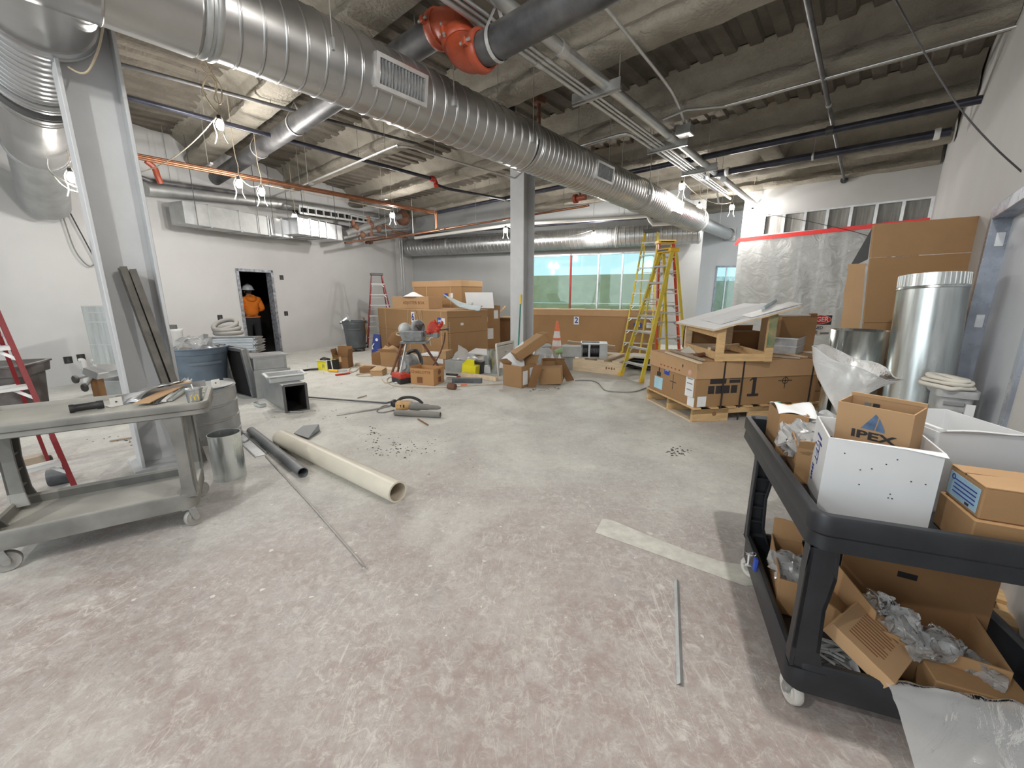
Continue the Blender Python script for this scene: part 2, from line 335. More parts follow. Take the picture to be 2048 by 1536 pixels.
def text(body, size, mat, parent, M4, name='lettering', bold=.0, ext=.0008, align='CENTER', sx=1.0, world=False):
    cu = bpy.data.curves.new('t', 'FONT'); cu.body = body; cu.size = size; cu.align_x = align; cu.align_y = 'CENTER'; cu.extrude = ext; cu.offset = bold*size; cu.resolution_u = 3
    to = bpy.data.objects.new('t', cu); C.objects.link(to)
    dg = bpy.context.evaluated_depsgraph_get(); me = bpy.data.meshes.new_from_object(to.evaluated_get(dg))
    bpy.data.objects.remove(to); bpy.data.curves.remove(cu)
    T = M4 @ Matrix.Diagonal((sx, 1, 1, 1))
    if parent is not None and world: T = XF[parent.name].inverted() @ T
    me.transform(T); me.materials.clear(); me.materials.append(M[mat])
    o = bpy.data.objects.new(name, me); me.name = name; C.objects.link(o)
    if parent is not None: o.parent = parent
    XF[o.name] = XF[parent.name] if parent is not None else Matrix.Identity(4)
    return o
def frame(o, x, y):                            # matrix with given origin, x axis and y axis
    x = Vector(x).normalized(); z = x.cross(Vector(y)).normalized(); y = z.cross(x)
    return Matrix(((x.x,y.x,z.x,o[0]), (x.y,y.y,z.y,o[1]), (x.z,y.z,z.z,o[2]), (0,0,0,1)))
def sag(p, q, d, n=10):
    p, q = Vector(p), Vector(q); return [p.lerp(q, i/n) - Vector((0,0,d*4*(i/n)*(1-i/n))) for i in range(n+1)]
def bez(p, n=8):                               # smooth path through points (Catmull-Rom)
    P = [Vector(x) for x in p]; out = []
    for i in range(len(P)-1):
        a = P[max(i-1, 0)]; b = P[i]; c = P[i+1]; d = P[min(i+2, len(P)-1)]
        for j in range(n):
            t = j/n; out.append(.5*((2*b) + (c-a)*t + (2*a-5*b+4*c-d)*t*t + (3*b-a-3*c+d)*t**3))
    return out + [P[-1]]
def solidcyl_pipe(name, label, cat, p0, p1, r, mat, n=12, group=None):   # one straight pipe, a thing of one mesh
    t = MB().cyl(p0, p1, r, n=n).build(name, mat, smooth=40); return tag(t, label, cat, group)
pm('pale_green', (.30,.48,.24), .5); pm('cardboard_orange', (.48,.26,.11), .85, var=.06, scale=1.5)
pm('grimy_steel', (.13,.12,.105), .65, metal=.3, var=.4, scale=6, dust=.3, dcol=(.34,.33,.31))
pm('cardboard_fold', (.36,.215,.105), .85, var=.06)
# ---------------------------------------------------------------- the room
DECK, H_WALL = 4.75, 4.78
LW0, LAZ = Vector((-8.0, 6.54, 0)), 22.5
ld = Vector((math.sin(math.radians(LAZ)), math.cos(math.radians(LAZ)), 0)); ln_ = Vector((-ld.y, ld.x, 0))     # along the left wall, and outward
bd = Vector((math.sin(math.radians(112.5)), math.cos(math.radians(112.5)), 0)); bn = Vector((-bd.y, bd.x, 0))
CORN = LW0 + ld*10.7
def wallrun(mb, p, d, n, t0, t1, z0, z1, th=.14):
    q = [p+d*t+n*k for k in (0, th) for t in (t0, t1)]
    mb.hexa([Vector((v.x, v.y, z)) for z in (z0, z1) for v in q])
floor = struct('floor', MB().add([(-13,-2.7,0), (12,-2.7,0), (12,17.5,0), (-13,17.5,0)], [(0,1,2,3)]), 'concrete_floor')
# left wall with its doorway
D0, D1, DH = 3.65, 4.60, 2.17
w = MB(); wallrun(w, LW0, ld, ln_, -9.8, D0, 0, H_WALL); wallrun(w, LW0, ld, ln_, D1, 10.84, 0, H_WALL); wallrun(w, LW0, ld, ln_, D0, D1, DH, H_WALL)
wl = struct('wall_left', w, 'drywall')
w = MB()
def lp(t, n=0.0, z=0.0): v = LW0+ld*t+ln_*n; return Vector((v.x, v.y, z))
d1 = MB(); fw = .06
for a, b in ((D0-.005, D0+fw), (D1-fw, D1+.005)):
    d1.hexa([lp(t, n, z) for z in (0, DH) for n in (-.025, .165) for t in (a, b)])
d1.hexa([lp(t, n, z) for z in (DH-fw, DH+.005) for n in (-.025, .165) for t in (D0, D1)])
door1 = struct('door_1', d1, 'stud_primer')
w = MB()
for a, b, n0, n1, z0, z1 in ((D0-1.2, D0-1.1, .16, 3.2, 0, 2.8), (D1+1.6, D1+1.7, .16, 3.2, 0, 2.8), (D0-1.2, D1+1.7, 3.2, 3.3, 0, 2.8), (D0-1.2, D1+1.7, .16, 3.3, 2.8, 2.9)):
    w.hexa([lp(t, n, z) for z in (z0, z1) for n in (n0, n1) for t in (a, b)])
struct('wall_corridor', w, 'corridor_shade')  # the unlit corridor's darkness is put into this near-black colour
w = MB(); w.hexa([lp(t, n, z) for z in (.001, .012) for n in (.14, 3.2) for t in (D0-1.1, D1+1.6)]); struct('floor_corridor', w, 'corridor_shade')
# back wall with the long window
def bp(t, n=0.0, z=0.0): v = CORN+bd*t+bn*n; return Vector((v.x, v.y, z))
def bt(px): q = onp(px, 560, CORN, 112.5); return (q-CORN).dot(bd)
WX0, WX1, WZ0, WZ1 = bt(1050), bt(1307), .85, 2.89
w = MB()
wallrun(w, CORN, bd, bn, 0, WX0, 0, H_WALL); wallrun(w, CORN, bd, bn, WX1, 10.33, 0, H_WALL); wallrun(w, CORN, bd, bn, WX0, WX1, WZ1, H_WALL); wallrun(w, CORN, bd, bn, WX0, WX1, 0, WZ0)
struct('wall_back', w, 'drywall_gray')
win = struct('window_1', MB().hexa([bp(t, n, z) for z in (WZ0, WZ0+.05) for n in (.01, .13) for t in (WX0, WX1)]), 'stud_steel')
for z0, z1 in ((WZ1-.05, WZ1),): MB().hexa([bp(t, n, z) for z in (z0, z1) for n in (.03, .12) for t in (WX0, WX1)]).build('head_rail', 'stud_steel', win)
mul = [WX0, bt(1140), bt(1195), bt(1243), WX1]
for i, t in enumerate(mul):
    MB().hexa([bp(x, n, z) for z in (WZ0, WZ1) for n in (.03, .12) for x in (t-.025, t+.025)]).build('mullion', 'red_paint' if i == 1 else 'stud_steel', win)
for i in range(4):
    MB().hexa([bp(x, n, z) for z in (WZ0+.05, WZ1-.05) for n in (.07, .078) for x in (mul[i]+.025, mul[i+1]-.025)]).build('pane', 'glass_cyan', win)
ow = MB(); ow.hexa([bp(x, n, z) for z in (-.2, 1.2) for n in (3.6, 3.75) for x in (-2, 10.1)]); ow.hexa([bp(x, n, z) for z in (1.215, 2.38) for n in (3.6, 3.75) for x in (-2, 10.1)])
struct('ground_outside', MB().add([(-30,-30,-.25), (40,-30,-.25), (40,50,-.25), (-30,50,-.25)], [(0,1,2,3)]), 'outside_ground')
# return and far white wall with a glazed doorway
R0 = bp(10.33); FW0 = Vector((6.62, 14.67, 0)); fd = Vector((math.sin(math.radians(95)), math.cos(math.radians(95)), 0)); fn_ = Vector((-fd.y, fd.x, 0))
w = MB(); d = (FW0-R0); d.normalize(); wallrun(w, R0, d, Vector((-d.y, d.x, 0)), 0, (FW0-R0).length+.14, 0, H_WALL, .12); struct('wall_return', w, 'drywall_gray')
def fp(t, n=0.0, z=0.0): v = FW0+fd*t+fn_*n; return Vector((v.x, v.y, z))
F0, F1, FH = .56, 1.62, 2.55
w = MB(); wallrun(w, FW0, fd, fn_, 0, F0, 0, H_WALL); wallrun(w, FW0, fd, fn_, F1, 3.3, 0, H_WALL); wallrun(w, FW0, fd, fn_, F0, F1, FH, H_WALL); struct('wall_far', w, 'drywall')
d2 = MB()
for a, b in ((F0, F0+.05), (F1-.05, F1)): d2.hexa([fp(t, n, z) for z in (0, FH) for n in (-.02, .1) for t in (a, b)])
d2.hexa([fp(t, n, z) for z in (FH-.05, FH) for n in (-.02, .1) for t in (F0, F1)])
door2 = struct('door_2', d2, 'frame_gray')
MB().hexa([fp(t, n, z) for z in (0.02, FH-.05) for n in (.05, .06) for t in (F0+.05, F1-.05)]).build('pane', 'glass_cyan', door2)
MB().hexa([fp(t, n, z) for z in (0.02, FH-.05) for n in (.03, .07) for t in (F0+.36, F0+.40)]).build('mullion', 'stud_steel', door2)
MB().grid(lambda u, v: fp(F0+.02+(F1-F0-.04)*u, .35+.05*noise.noise((u*9, v*14, 3)), v*2.2), 24, 40).build('film_cover', 'poly_clear', door2, smooth=60)
ow.hexa([fp(x, n, z) for z in (-.2, 2.1) for n in (1.9, 2.0) for x in (-.5, 4)])
struct('wall_outside', ow, 'outside_wall')
# cross wall: studs below, drywall above
CW1 = Vector((9.15, 9.31, 0)); cdv = Vector((-math.sin(math.radians(131.5)), -math.cos(math.radians(131.5)), 0)); cn = Vector((-cdv.y, cdv.x, 0))*-1
if cn.y < 0: cn = -cn
def cp(t, n=0.0, z=0.0): v = CW1+cdv*t+cn*n; return Vector((v.x, v.y, z))      # t from the right wall towards the left end
CL = 3.68
w = MB(); w.hexa([cp(t, n, z) for z in (3.64, H_WALL) for n in (0, .12) for t in (0, CL)])
cw = struct('wall_cross', w, 'drywall')
st = MB()
for k in range(9): t = .03+k*(CL-.06)/8; MB().hexa([cp(x, n, z) for z in (0, 3.62) for n in (.015, .105) for x in (t-.03, t+.03)]).build('stud', 'stud_steel', cw)
MB().hexa([cp(x, n, z) for z in (3.60, 3.66) for n in (.005, .115) for x in (0, CL)]).build('stud_track', 'stud_steel', cw)
MB().hexa([cp(x, n, z) for z in (3.08, 3.15) for n in (.005, .115) for x in (0, CL)]).build('stud_track', 'stud_steel', cw)
MB().hexa([cp(x, n, z) for z in (0, 3.64) for n in (.112, .125) for x in (0, CL)]).build('backing_board', 'mesh_grey', cw)
MB().hexa([cp(x, n, z) for z in (0, H_WALL) for n in (-.012, .13) for x in (CL, CL+.03)]).build('corner_bead', 'white_paint', cw)
w = MB(); q0 = cp(CL, .13); q1 = cp(CL, 1.4)
# right wall with the steel door
RW0 = Vector((5.64, 5.34, 0)); raz = math.radians(41.5); rd = Vector((math.sin(raz), math.cos(raz), 0)); rn = Vector((rd.y, -rd.x, 0))
def rp(t, n=0.0, z=0.0): v = RW0+rd*t+rn*n; return Vector((v.x, v.y, z))
jt = (Vector((4.2, 3.72, 0))-RW0).dot(rd)      # far jamb of the door
w = MB(); TD0, TD1, RDH = jt-1.95, jt, 2.24
for t0, t1, z0, z1 in ((-10.5, TD0, 0, H_WALL), (TD1, 5.45, 0, H_WALL), (TD0, TD1, RDH, H_WALL)):
    w.hexa([rp(t, n, z) for z in (z0, z1) for n in (0, .16) for t in (t0, t1)])
struct('wall_right', w, 'drywall')
d3 = MB()
for a, b in ((TD1-.05, TD1+.05), (TD0-.05, TD0+.05)): d3.hexa([rp(t, n, z) for z in (0, RDH+.05) for n in (-.02, .17) for t in (a, b)])
d3.hexa([rp(t, n, z) for z in (RDH-.05, RDH+.05) for n in (-.02, .17) for t in (TD0-.05, TD1+.05)])
door3 = struct('door_3', d3, 'frame_gray', bev=.006)
MB().hexa([rp(t, n, z) for z in (.01, RDH-.05) for n in (.10, .145) for t in (TD0+.05, TD1-.05)]).build('door_leaf', 'door_gray', door3)
for z in (2.02, 1.32, .3): MB().hexa([rp(t, n, zz) for zz in (z-.06, z+.06) for n in (.03, .085) for t in (TD1-.054, TD1-.046)]).build('hinge', 'stud_steel', door3, bev=.003)
MB().hexa([rp(t, n, z) for z in (0, .1) for n in (-.012, 0) for t in (TD1+.05, 5.4)]).build('baseboard_right', 'drywall_gray')['kind'] = 'structure'
# ceiling: sprayed ribbed deck on sprayed beams
def nz3(x, y, z): return noise.noise((x, y, z))
PER = .305
A0, A1, B0, B1 = -7.0, 17.5, -17.0, 2.0
prof = ((0,0), (.10,0), (.125,-.042), (.275,-.042))            # rib section
bs = []
k = B0
while k < B1:
    bs += [(k+x, z) for x, z in prof]; k += PER
na = 62
def deck(i, j):
    b, z = bs[i]; a = A0+(A1-A0)*j/na; 
    n = .035*nz3(a*.9, b*.9, 0)+.02*nz3(a*3, b*3, 4)
    return G(a, b, DECK+z+n)
dk = MB(); nb = len(bs)
dk.add([deck(i, j) for j in range(na+1) for i in range(nb)], [(j*nb+i, j*nb+i+1, (j+1)*nb+i+1, (j+1)*nb+i) for j in range(na) for i in range(nb-1)])
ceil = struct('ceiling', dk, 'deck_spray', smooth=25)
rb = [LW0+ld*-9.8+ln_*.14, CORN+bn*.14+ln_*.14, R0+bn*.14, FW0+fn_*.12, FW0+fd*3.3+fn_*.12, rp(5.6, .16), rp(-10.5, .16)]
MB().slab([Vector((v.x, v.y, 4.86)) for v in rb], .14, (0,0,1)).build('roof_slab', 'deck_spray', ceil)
def inside(p, m=.1): return (p-LW0).dot(ln_) < m and ((p-CORN).dot(bn) < m or (p-R0).dot(bd) > .05) and (p-FW0).dot(fn_) < m and (p-RW0).dot(rn) < m and p.y > -2.6
me_ = ceil.data; bm = bmesh.new(); bm.from_mesh(me_)
bmesh.ops.delete(bm, geom=[f for f in bm.faces if not inside(f.calc_center_median(), .13)], context='FACES'); bm.to_mesh(me_); bm.free()
sec = [(-.42,4.74), (-.30,4.66), (-.17,4.58), (-.13,4.47), (-.17,4.41), (-.21,4.37), (-.215,4.31), (-.17,4.27), (0,4.26), (.17,4.27), (.215,4.31), (.21,4.37), (.17,4.41), (.13,4.47), (.17,4.58), (.30,4.66), (.42,4.74)]
def beam(a0, b0, b1, sc=1.0, along_a=False, drop=0.0):
    if not along_a:
        b1 = min(b1, (a0*_ca+2.6)/_sa)
        while b0 < b1-.3 and not inside(G(a0, b0), .02): b0 += .05
    n = int(abs(b1-b0)/.09); m = len(sec); vs = []; fs = []
    for j in range(n+1):
        b = b0+(b1-b0)*j/n
        for i, (x, z) in enumerate(sec):
            k = .028*nz3(b*2.2+a0*7, i*.9, a0)+.018*nz3(b*7, i*1.7, a0+5)
            x2 = x*sc*(1+k*2.0); z2 = z+k*.8+drop
            vs.append(G(b, a0+x2, z2) if along_a else G(a0+x2, b, z2))
    for j in range(n):
        fs += [(j*m+i, j*m+i+1, (j+1)*m+i+1, (j+1)*m+i) for i in range(m-1)]
    MB().add(vs, fs).build('beam', 'beam_spray', ceil, smooth=50)
for a in (-3.8, -1.65, .5, 2.65, 4.85, 7.0, 9.15, 11.3, 13.0, 15.4): beam(a, B0+.5, .74 if a < 13.2 else -3)
beam(-5.87, 7.2, 13.2, 1.0, True, -.02); beam(-1.9, 9.3, 11.2, .8, True, .02)
# ---------------------------------------------------------------- columns
def column(name, label, a, b):
    c = G(a, b); t = thing(name, label, 'column', (c.x, c.y, 0), -AZ)      # local x = b, local y = a
    MB().b2((-.185,.16,0), (.185,.185,4.27)).build('flange', 'steel_gray_paint', t, bev=.003); MB().b2((-.185,-.185,0), (.185,-.16,4.27)).build('flange', 'steel_gray_paint', t, bev=.003)
    MB().b2((-.008,-.16,0), (.008,.16,4.27)).build('web', 'steel_gray_paint', t)
    MB().b2((-.24,-.24,-.002), (.24,.24,.025)).build('base_plate', 'steel_gray_paint', t); MB().b2((-.22,-.22,4.235), (.22,.22,4.262)).build('cap_plate', 'steel_gray_paint', t)
    return t
column('steel_column', 'wide grey painted steel column near the left utility cart, long channels leaning on it', .53, -4.89)
column('steel_column', 'grey painted steel column in the middle of the room with green broom against it', 7.0, -5.79)
# ---------------------------------------------------------------- round ducts
def spiral(p0, p1, r, pitch, mb=None, n=32, ridge=.007):
    mb = mb or MB(); p0, p1 = Vector(p0), Vector(p1); ax = (p1-p0); Ln = ax.length; ax.normalize()
    x = ax.cross(Vector((0,0,1)) if abs(ax.z) < .9 else Vector((1,0,0))).normalized(); y = ax.cross(x)
    fr = ((0,0), (.80,0), (.84,ridge), (.90,ridge), (.93,0), (.955,ridge*.6), (.98,0)); q = len(fr); turns = int(Ln/pitch)+2
    vs = []; fs = []
    rows = turns*q
    for k in range(rows):
        f, dr = fr[k % q]
        for j in range(n):
            s = (k//q-1+f+j/n)*pitch; s = min(max(s, 0), Ln); a = 2*math.pi*j/n
            vs.append(p0+ax*s+(x*math.cos(a)+y*math.sin(a))*(r+dr))
    for k in range(rows-q):
        for j in range(n):
            j2, k2 = (j+1, k) if j+1 < n else (0, k+q)
            if k2+1 < rows: fs.append((k*n+j, k2*n+j2, (k2+1)*n+j2, (k+1)*n+j))
    return mb.add(vs, fs)
def ring(p, ax, r, w, t=.018, n=32):
    ax = Vector(ax).normalized(); p = Vector(p)-ax*(w/2)
    return MB().lathe([(r-.01,0), (r+t*.5,0), (r+t,w*.15), (r+t,w*.35), (r+t*.45,w*.42), (r+t*.45,w*.58), (r+t,w*.65), (r+t,w*.85), (r+t*.5,w), (r-.01,w)], p, ax, n, cap=False)
ea, eb, ez = G(1,0), G(0,1), Vector((0,0,1))
DB, DZ, DR = -3.9, 3.57, .305
md = thing('spiral_duct', 'long silver spiral duct running diagonally across the ceiling with side grilles', 'duct', G(1.1, DB, DZ))
cuts = [1.1, 4.75, 8.45, 12.25]
for i in range(3):
    spiral(G(cuts[i], DB, DZ), G(cuts[i+1], DB, DZ), DR, .155 if i == 0 else .105).build('duct_section', 'duct_metal', md, True, smooth=35)
for a in cuts: ring(G(a, DB, DZ), ea, DR, .11, .022).build('coupling', 'galv_dull' if a != 4.75 else 'duct_metal', md, True, smooth=40)
MB().lathe([(DR,0), (DR+.02,.02), (DR+.02,.05), (.21,.22), (.175,.25), (.175,3.45), (.20,3.46), (.20,3.55), (.175,3.56), (.175,3.66)], G(12.25, DB, DZ), ea, 28).build('reducer', 'duct_metal', md, True, smooth=35)
MB().box(G(15.86, DB, DZ), (.42,.06,.42), Matrix.Rotation(-AZ+math.radians(0), 3, 'Z')).build('end_flange', 'galv', md, True)
def grille(a, ang, L, Hh):                       # side register on the duct
    c = G(a, DB, DZ); out = eb*math.cos(ang)-ez*math.sin(ang); up = ez*math.cos(ang)+eb*math.sin(ang)
    o = c+out*(DR+.012); f = .035
    def P(x, y, z): return o+ea*x+up*y+out*z
    fr = MB()
    for x0, x1, y0, y1 in ((-L/2,L/2,Hh/2-f,Hh/2), (-L/2,L/2,-Hh/2,-Hh/2+f), (-L/2,-L/2+f,-Hh/2+f,Hh/2-f), (L/2-f,L/2,-Hh/2+f,Hh/2-f)):
        fr.hexa([P(x, y, z) for z in (-.05, .012) for y in (y0, y1) for x in (x0, x1)])
    g = fr.build('register', 'alu', md, True)
    MB().hexa([P(x, y, z) for z in (-.055, -.04) for y in (-Hh/2+f, Hh/2-f) for x in (-L/2+f, L/2-f)]).build('backing', 'black_void', g, True)
    n = max(5, int((L-2*f)/.034))
    for k in range(n):
        x = -L/2+f+(L-2*f)*(k+.5)/n
        MB().hexa([P(x+dx+(z+.03)*.4, y, z) for z in (-.03, .006) for y in (-Hh/2+f, Hh/2-f) for dx in (-.0015, .0015)]).build('louvre', 'machine_gray', g, True)
    for y in (-.03, .03): MB().hexa([P(x, y+dy, z) for z in (-.022, -.016) for dy in (-.002, .002) for x in (-L/2+f, L/2-f)]).build('cross_bar', 'galv_dull', g, True)
def a_of(px, py, b): return ab(onp(px, py, G(0, b), 41))[0]
grille(a_of(803, 185, -3.62), .18, .56, .27); grille(a_of(1206, 361, -3.62), .12, .56, .27); grille(a_of(1353, 430, -3.62), .1, .56, .27)
MB().hexa([G(a_of(500, 22, -3.62)+x, -3.66+n, 3.74+z) for z in (-.05, .05) for n in (-.02, .05) for x in (-.06, .06)]).build('bracket', 'galv', md, True, bev=.004)
for a in (1.9, 3.2, 4.55, 6.6, 8.3, 10.2, 12.0, 14.6):
    r0 = MB().cyl(G(a, DB+.31 if a != 14.6 else DB, DZ-.02 if a != 14.6 else DZ+.15), G(a, DB+.31 if a != 14.6 else DB, 4.68), .006, n=6); r0.build('hanger_rod', 'rod_steel', md, True)
    if a < 12.3: MB().cyl(G(a, DB-.31, DZ-.02), G(a, DB-.31, 4.68), .006, n=6).build('hanger_rod', 'rod_steel', md, True); MB().box(G(a, DB+.312, DZ-.02), (.03,.02,.09), Matrix.Rotation(-AZ, 3, 'Z')).build('hanger_clip', 'galv_dull', md, True)
# the tee at upper left: main body out of the frame, branch to the left wall
TA, TZ, TR = .30, 3.57, .31
tee = thing('duct_tee', 'big smooth silver duct tee at the top left corner with branch to the left wall', 'duct', G(1.05, DB, DZ))
MB().lathe([(.31,0), (.335,.03), (.335,.5), (.342,.51), (.335,.52), (.345,1.7), (.352,1.71), (.345,1.72), (.345,3.6)], G(1.05, DB, DZ), -ea, 36).build('tee_body', 'duct_metal', tee, True, smooth=35)
def Bp(b, z=TZ): return G(TA, b, z)
n = 36; tap = MB(); vs = []
for k in range(7):
    u = k/6; b = DB-.04-(.78*u); q = math.sin(u*math.pi/2); rx = .37-.06*q; rz = .30+.01*q; z = DZ+(TZ-DZ)*q
    vs += [G(TA+rx*math.cos(2*math.pi*j/n), b, z+rz*math.sin(2*math.pi*j/n)) for j in range(n)]
tap.add(vs, [(k*n+j, k*n+(j+1) % n, (k+1)*n+(j+1) % n, (k+1)*n+j) for k in range(6) for j in range(n)]).build('saddle_tap', 'duct_metal', tee, True, smooth=60)
ring(Bp(-4.75), eb, TR, .14, .03, 36).build('coupling', 'galv', tee, True, smooth=40)
spiral(Bp(-4.8), Bp(-6.05), TR, .115).build('branch_section', 'galv', tee, True, smooth=35)
ring(Bp(-6.08), eb, TR, .18, .035, 36).build('coupling', 'galv', tee, True, smooth=40)
ring(Bp(-6.38), eb, TR, .16, .035, 36).build('coupling', 'seal_dark', tee, True, smooth=40)
MB().lathe([(TR,0), (TR,.25), (TR+.008,.26), (TR,.28), (TR,.34), (TR+.008,.35), (TR,.37), (TR,2.6)], Bp(-6.4), -eb, 36).build('branch_section', 'duct_metal', tee, True, smooth=35)
ring(Bp(-9.0), eb, TR, .1, .02, 36).build('coupling', 'galv', tee, True, smooth=40)
MB().lathe([(TR-.02,0), (TR-.02,1.45)], Bp(-9.0, TZ-.03), (-eb*.93-ez*.36), 36).build('end_section', 'galv_dull', tee, True, smooth=35)
# duct along the back wall
bz = onp(1100, 481, CORN, 112.5, .55).z
def bpn(px, off): q = onp(px, 480, CORN, 112.5, off); return Vector((q.x, q.y, bz))
p, q = bpn(818, .55), bpn(1398, .55)
wd = thing('spiral_duct', 'silver spiral duct running level along the back wall above the window', 'duct', p)
spiral(p, q, .30, .13).build('duct_section', 'galv', wd, True, smooth=35)
for px in (898, 1235): ring(bpn(px, .55), bd, .30, .10, .02).build('coupling', 'galv_dull', wd, True, smooth=40)
MB().lathe([(.0,0), (.29,0), (.325,-.01), (.325,.03), (.29,.03)], p, -bd, 28).build('end_cap', 'galv_dull', wd, True, smooth=40)
MB().lathe([(.0,0.05), (.25,.05), (.31,0), (.31,-.05)], q, bd, 28).build('end_cap', 'galv', wd, True, smooth=40)
for px in (870, 935, 1235, 1395):
    c = bpn(px, .24); MB().cyl(c, Vector((c.x, c.y, 4.68)), .006, n=6).build('hanger_rod', 'rod_steel', wd, True)
# rectangular ducts on the left wall
def lwp(px, py, off): return onp(px, py, LW0, LAZ, off)
def tl(px, off=0.0): q = lwp(px, 450, off); return (q-LW0).dot(ld)
def rectduct(name, label, px0, px1, pz0, pz1, o0, o1, mat, ribs, extra=None):
    z1 = lwp(*pz0, o1).z; z0 = lwp(*pz1, o1).z; t0, t1 = tl(px0, o1), tl(px1, o1)
    t = thing(name, label, 'duct', lp(t0, -o1, z0))
    MB().hexa([lp(x, -n, z) for z in (z0, z1) for n in (o0, o1) for x in (t0, t1)]).build('duct_body', mat, t, True, bev=.004)
    for k in ribs:
        x = t0+(t1-t0)*k; MB().hexa([lp(y, -n, z) for z in (z0-.015, z1+.015) for n in (o0, o1+.015) for y in (x-.015, x+.015)]).build('flange_rib', 'galv_dull', t, True)
    for k in (.12, .85):
        x = t0+(t1-t0)*k; MB().cyl(lp(x, -o1-.02, z0), lp(x, -o1-.02, 4.55), .007, n=6).build('hanger_rod', 'black_steel', t, True)
    return t, z0, z1, t0, t1
rectduct('rectangular_duct', 'long grey rectangular duct high on the left wall, above the doorway', 372, 538, (470, 421), (470, 461), .35, .80, 'galv_dull', (.27, .62, .99))
rectduct('rectangular_duct', 'short bright rectangular duct stub at the right end of the long grey one', 541, 583, (560, 438), (560, 473), .30, .74, 'galv', (.5,))
t, z0, z1, t0, t1 = rectduct('rectangular_duct', 'ribbed silver rectangular duct box hanging beside a wall lamp near the pipe cluster', 596, 683, (640, 443), (640, 474), .25, 1.15, 'galv', (.26, .45, .62))
# ---------------------------------------------------------------- pipes under the deck
def pipe(name, label, pts, r, mat, cat='pipe', n=10, fit=None, rods=None, group=None):
    t = thing(name, label, cat, pts[0], group=group)
    MB().tube(pts, r, n).build('pipe_run', mat, t, True, smooth=40)
    for c, ax, rr, w, m in (fit or []): MB().lathe([(r*.9,0), (rr*.93,0), (rr,w*.2), (rr,w*.8), (rr*.93,w), (r*.9,w)], Vector(c)-Vector(ax).normalized()*w/2, ax, 14, cap=False).build('coupling', m, t, True, smooth=40)
    for c in (rods or []): MB().cyl(c, (c[0], c[1], 4.69), .005, n=5).build('hanger_rod', 'rod_steel', t, True)
    return t
PA, ZH, ZL, PR = 3.0, 4.10, 3.72, .135
b1 = ab(onp(878, 62, G(PA, 0), 131))[1]; b0 = ab(onp(398, 368, G(PA, 0), 131))[1]; b2 = ab(onp(962, 108, G(PA, 0), 131))[1]
bp_ = thing('drain_pipe', 'thick black pipe crossing under the deck with two orange grooved elbows', 'pipe', G(PA, b1, ZH))
MB().cyl(G(PA, b0, ZH), G(PA, b1, ZH), PR, n=24).build('pipe_run', 'black_steel', bp_, True, smooth=40)
MB().cyl(G(PA, b2, ZL), G(PA, .2, ZL), PR, n=24).build('pipe_run', 'black_steel', bp_, True, smooth=40)
bm_ = (b1+b2)/2
e1 = bez([G(PA, b1-.02, ZH), G(PA, b1+.10, ZH-.01), G(PA, bm_-.05, (ZH+ZL)/2+.10), G(PA, bm_, (ZH+ZL)/2)], 6)
e2 = bez([G(PA, bm_, (ZH+ZL)/2), G(PA, bm_+.05, (ZH+ZL)/2-.10), G(PA, b2-.10, ZL+.01), G(PA, b2+.02, ZL)], 6)
MB().tube(e1, .148, 24).build('elbow', 'orange_paint', bp_, True, smooth=40); MB().tube(e2, .148, 24).build('elbow', 'orange_paint', bp_, True, smooth=40)
for c, ax in ((G(PA, b1, ZH), eb), (G(PA, bm_, (ZH+ZL)/2), (eb*.35-ez)), (G(PA, b2, ZL), eb)):
    ax = Vector(ax).normalized(); MB().lathe([(.14,0), (.160,0), (.172,.02), (.172,.08), (.160,.10), (.14,.10)], c-ax*.05, ax, 24, cap=False).build('grooved_coupling', 'orange_paint', bp_, True, smooth=40)
    sd = ea*-1
    for k in (-1, 1): MB().box(c+sd*.18*k, (.05,.09,.06), Matrix.Rotation(-AZ, 3, 'Z')).build('coupling_lug', 'orange_paint', bp_, True, bev=.01); MB().cyl(c+sd*.2*k-ax*.06, c+sd*.2*k+ax*.06, .013, n=8).build('coupling_bolt', 'rod_steel', bp_, True)
bh = ab(onp(995, 95, G(PA, 0), 131))[1]
for bb, zc in ((bh, ZL), (-7.0, ZH), (-5.0, ZH), (-8.6, ZH)):
    lo = [G(PA+(PR+.012)*math.sin(u), bb, zc-(PR+.012)*math.cos(u)) for u in [(-2.2+4.4*i/16) for i in range(17)]]
    st = MB()
    for i in range(16): st.bar(lo[i], lo[i+1], .035, .005, up=lo[i]-G(PA, bb, zc))
    st.bar(lo[0], G(PA, bb, zc+.30), .035, .005, up=ea); st.bar(lo[-1], G(PA, bb, zc+.30), .035, .005, up=ea)
    st.build('clevis_hanger', 'alu', bp_, True); MB().cyl(G(PA, bb, zc+.27), G(PA, bb, 4.7), .008, n=6).build('hanger_rod', 'rod_steel', bp_, True)
MB().cyl(G(PA, b0-.03, ZH), G(PA, b0+.1, ZH), .17, n=20).build('end_coupling', 'orange_paint', bp_, True, smooth=40)
pipe('sprinkler_pipe', 'thin black pipe running directly above the long spiral duct', [G(.3, -4.47, 4.2), G(11.5, -4.47, 4.2)], .036, 'navy_pipe', fit=[(G(a_of(760,92,-4.47), -4.47, 4.2), ea, .06, .09, 'red_paint'), (G(5.9, -4.47, 4.2), ea, .05, .12, 'black_steel')], rods=[G(5.2,-4.44,4.2), G(7.4,-4.44,4.2)])
pipe('sprinkler_pipe', 'thin black pipe ending at a red fitting below the deck, left of the long duct', [G(.9, -7.7, 4.08), G(6.2, -7.7, 4.08)], .034, 'navy_pipe', fit=[(G(6.15,-7.7,4.08), ea, .06, .1, 'red_paint'), (G(2.95,-7.7,4.08), ea, .05, .08, 'red_paint')], rods=[G(2.0,-7.7,4.08), G(4.4,-7.7,4.08)])
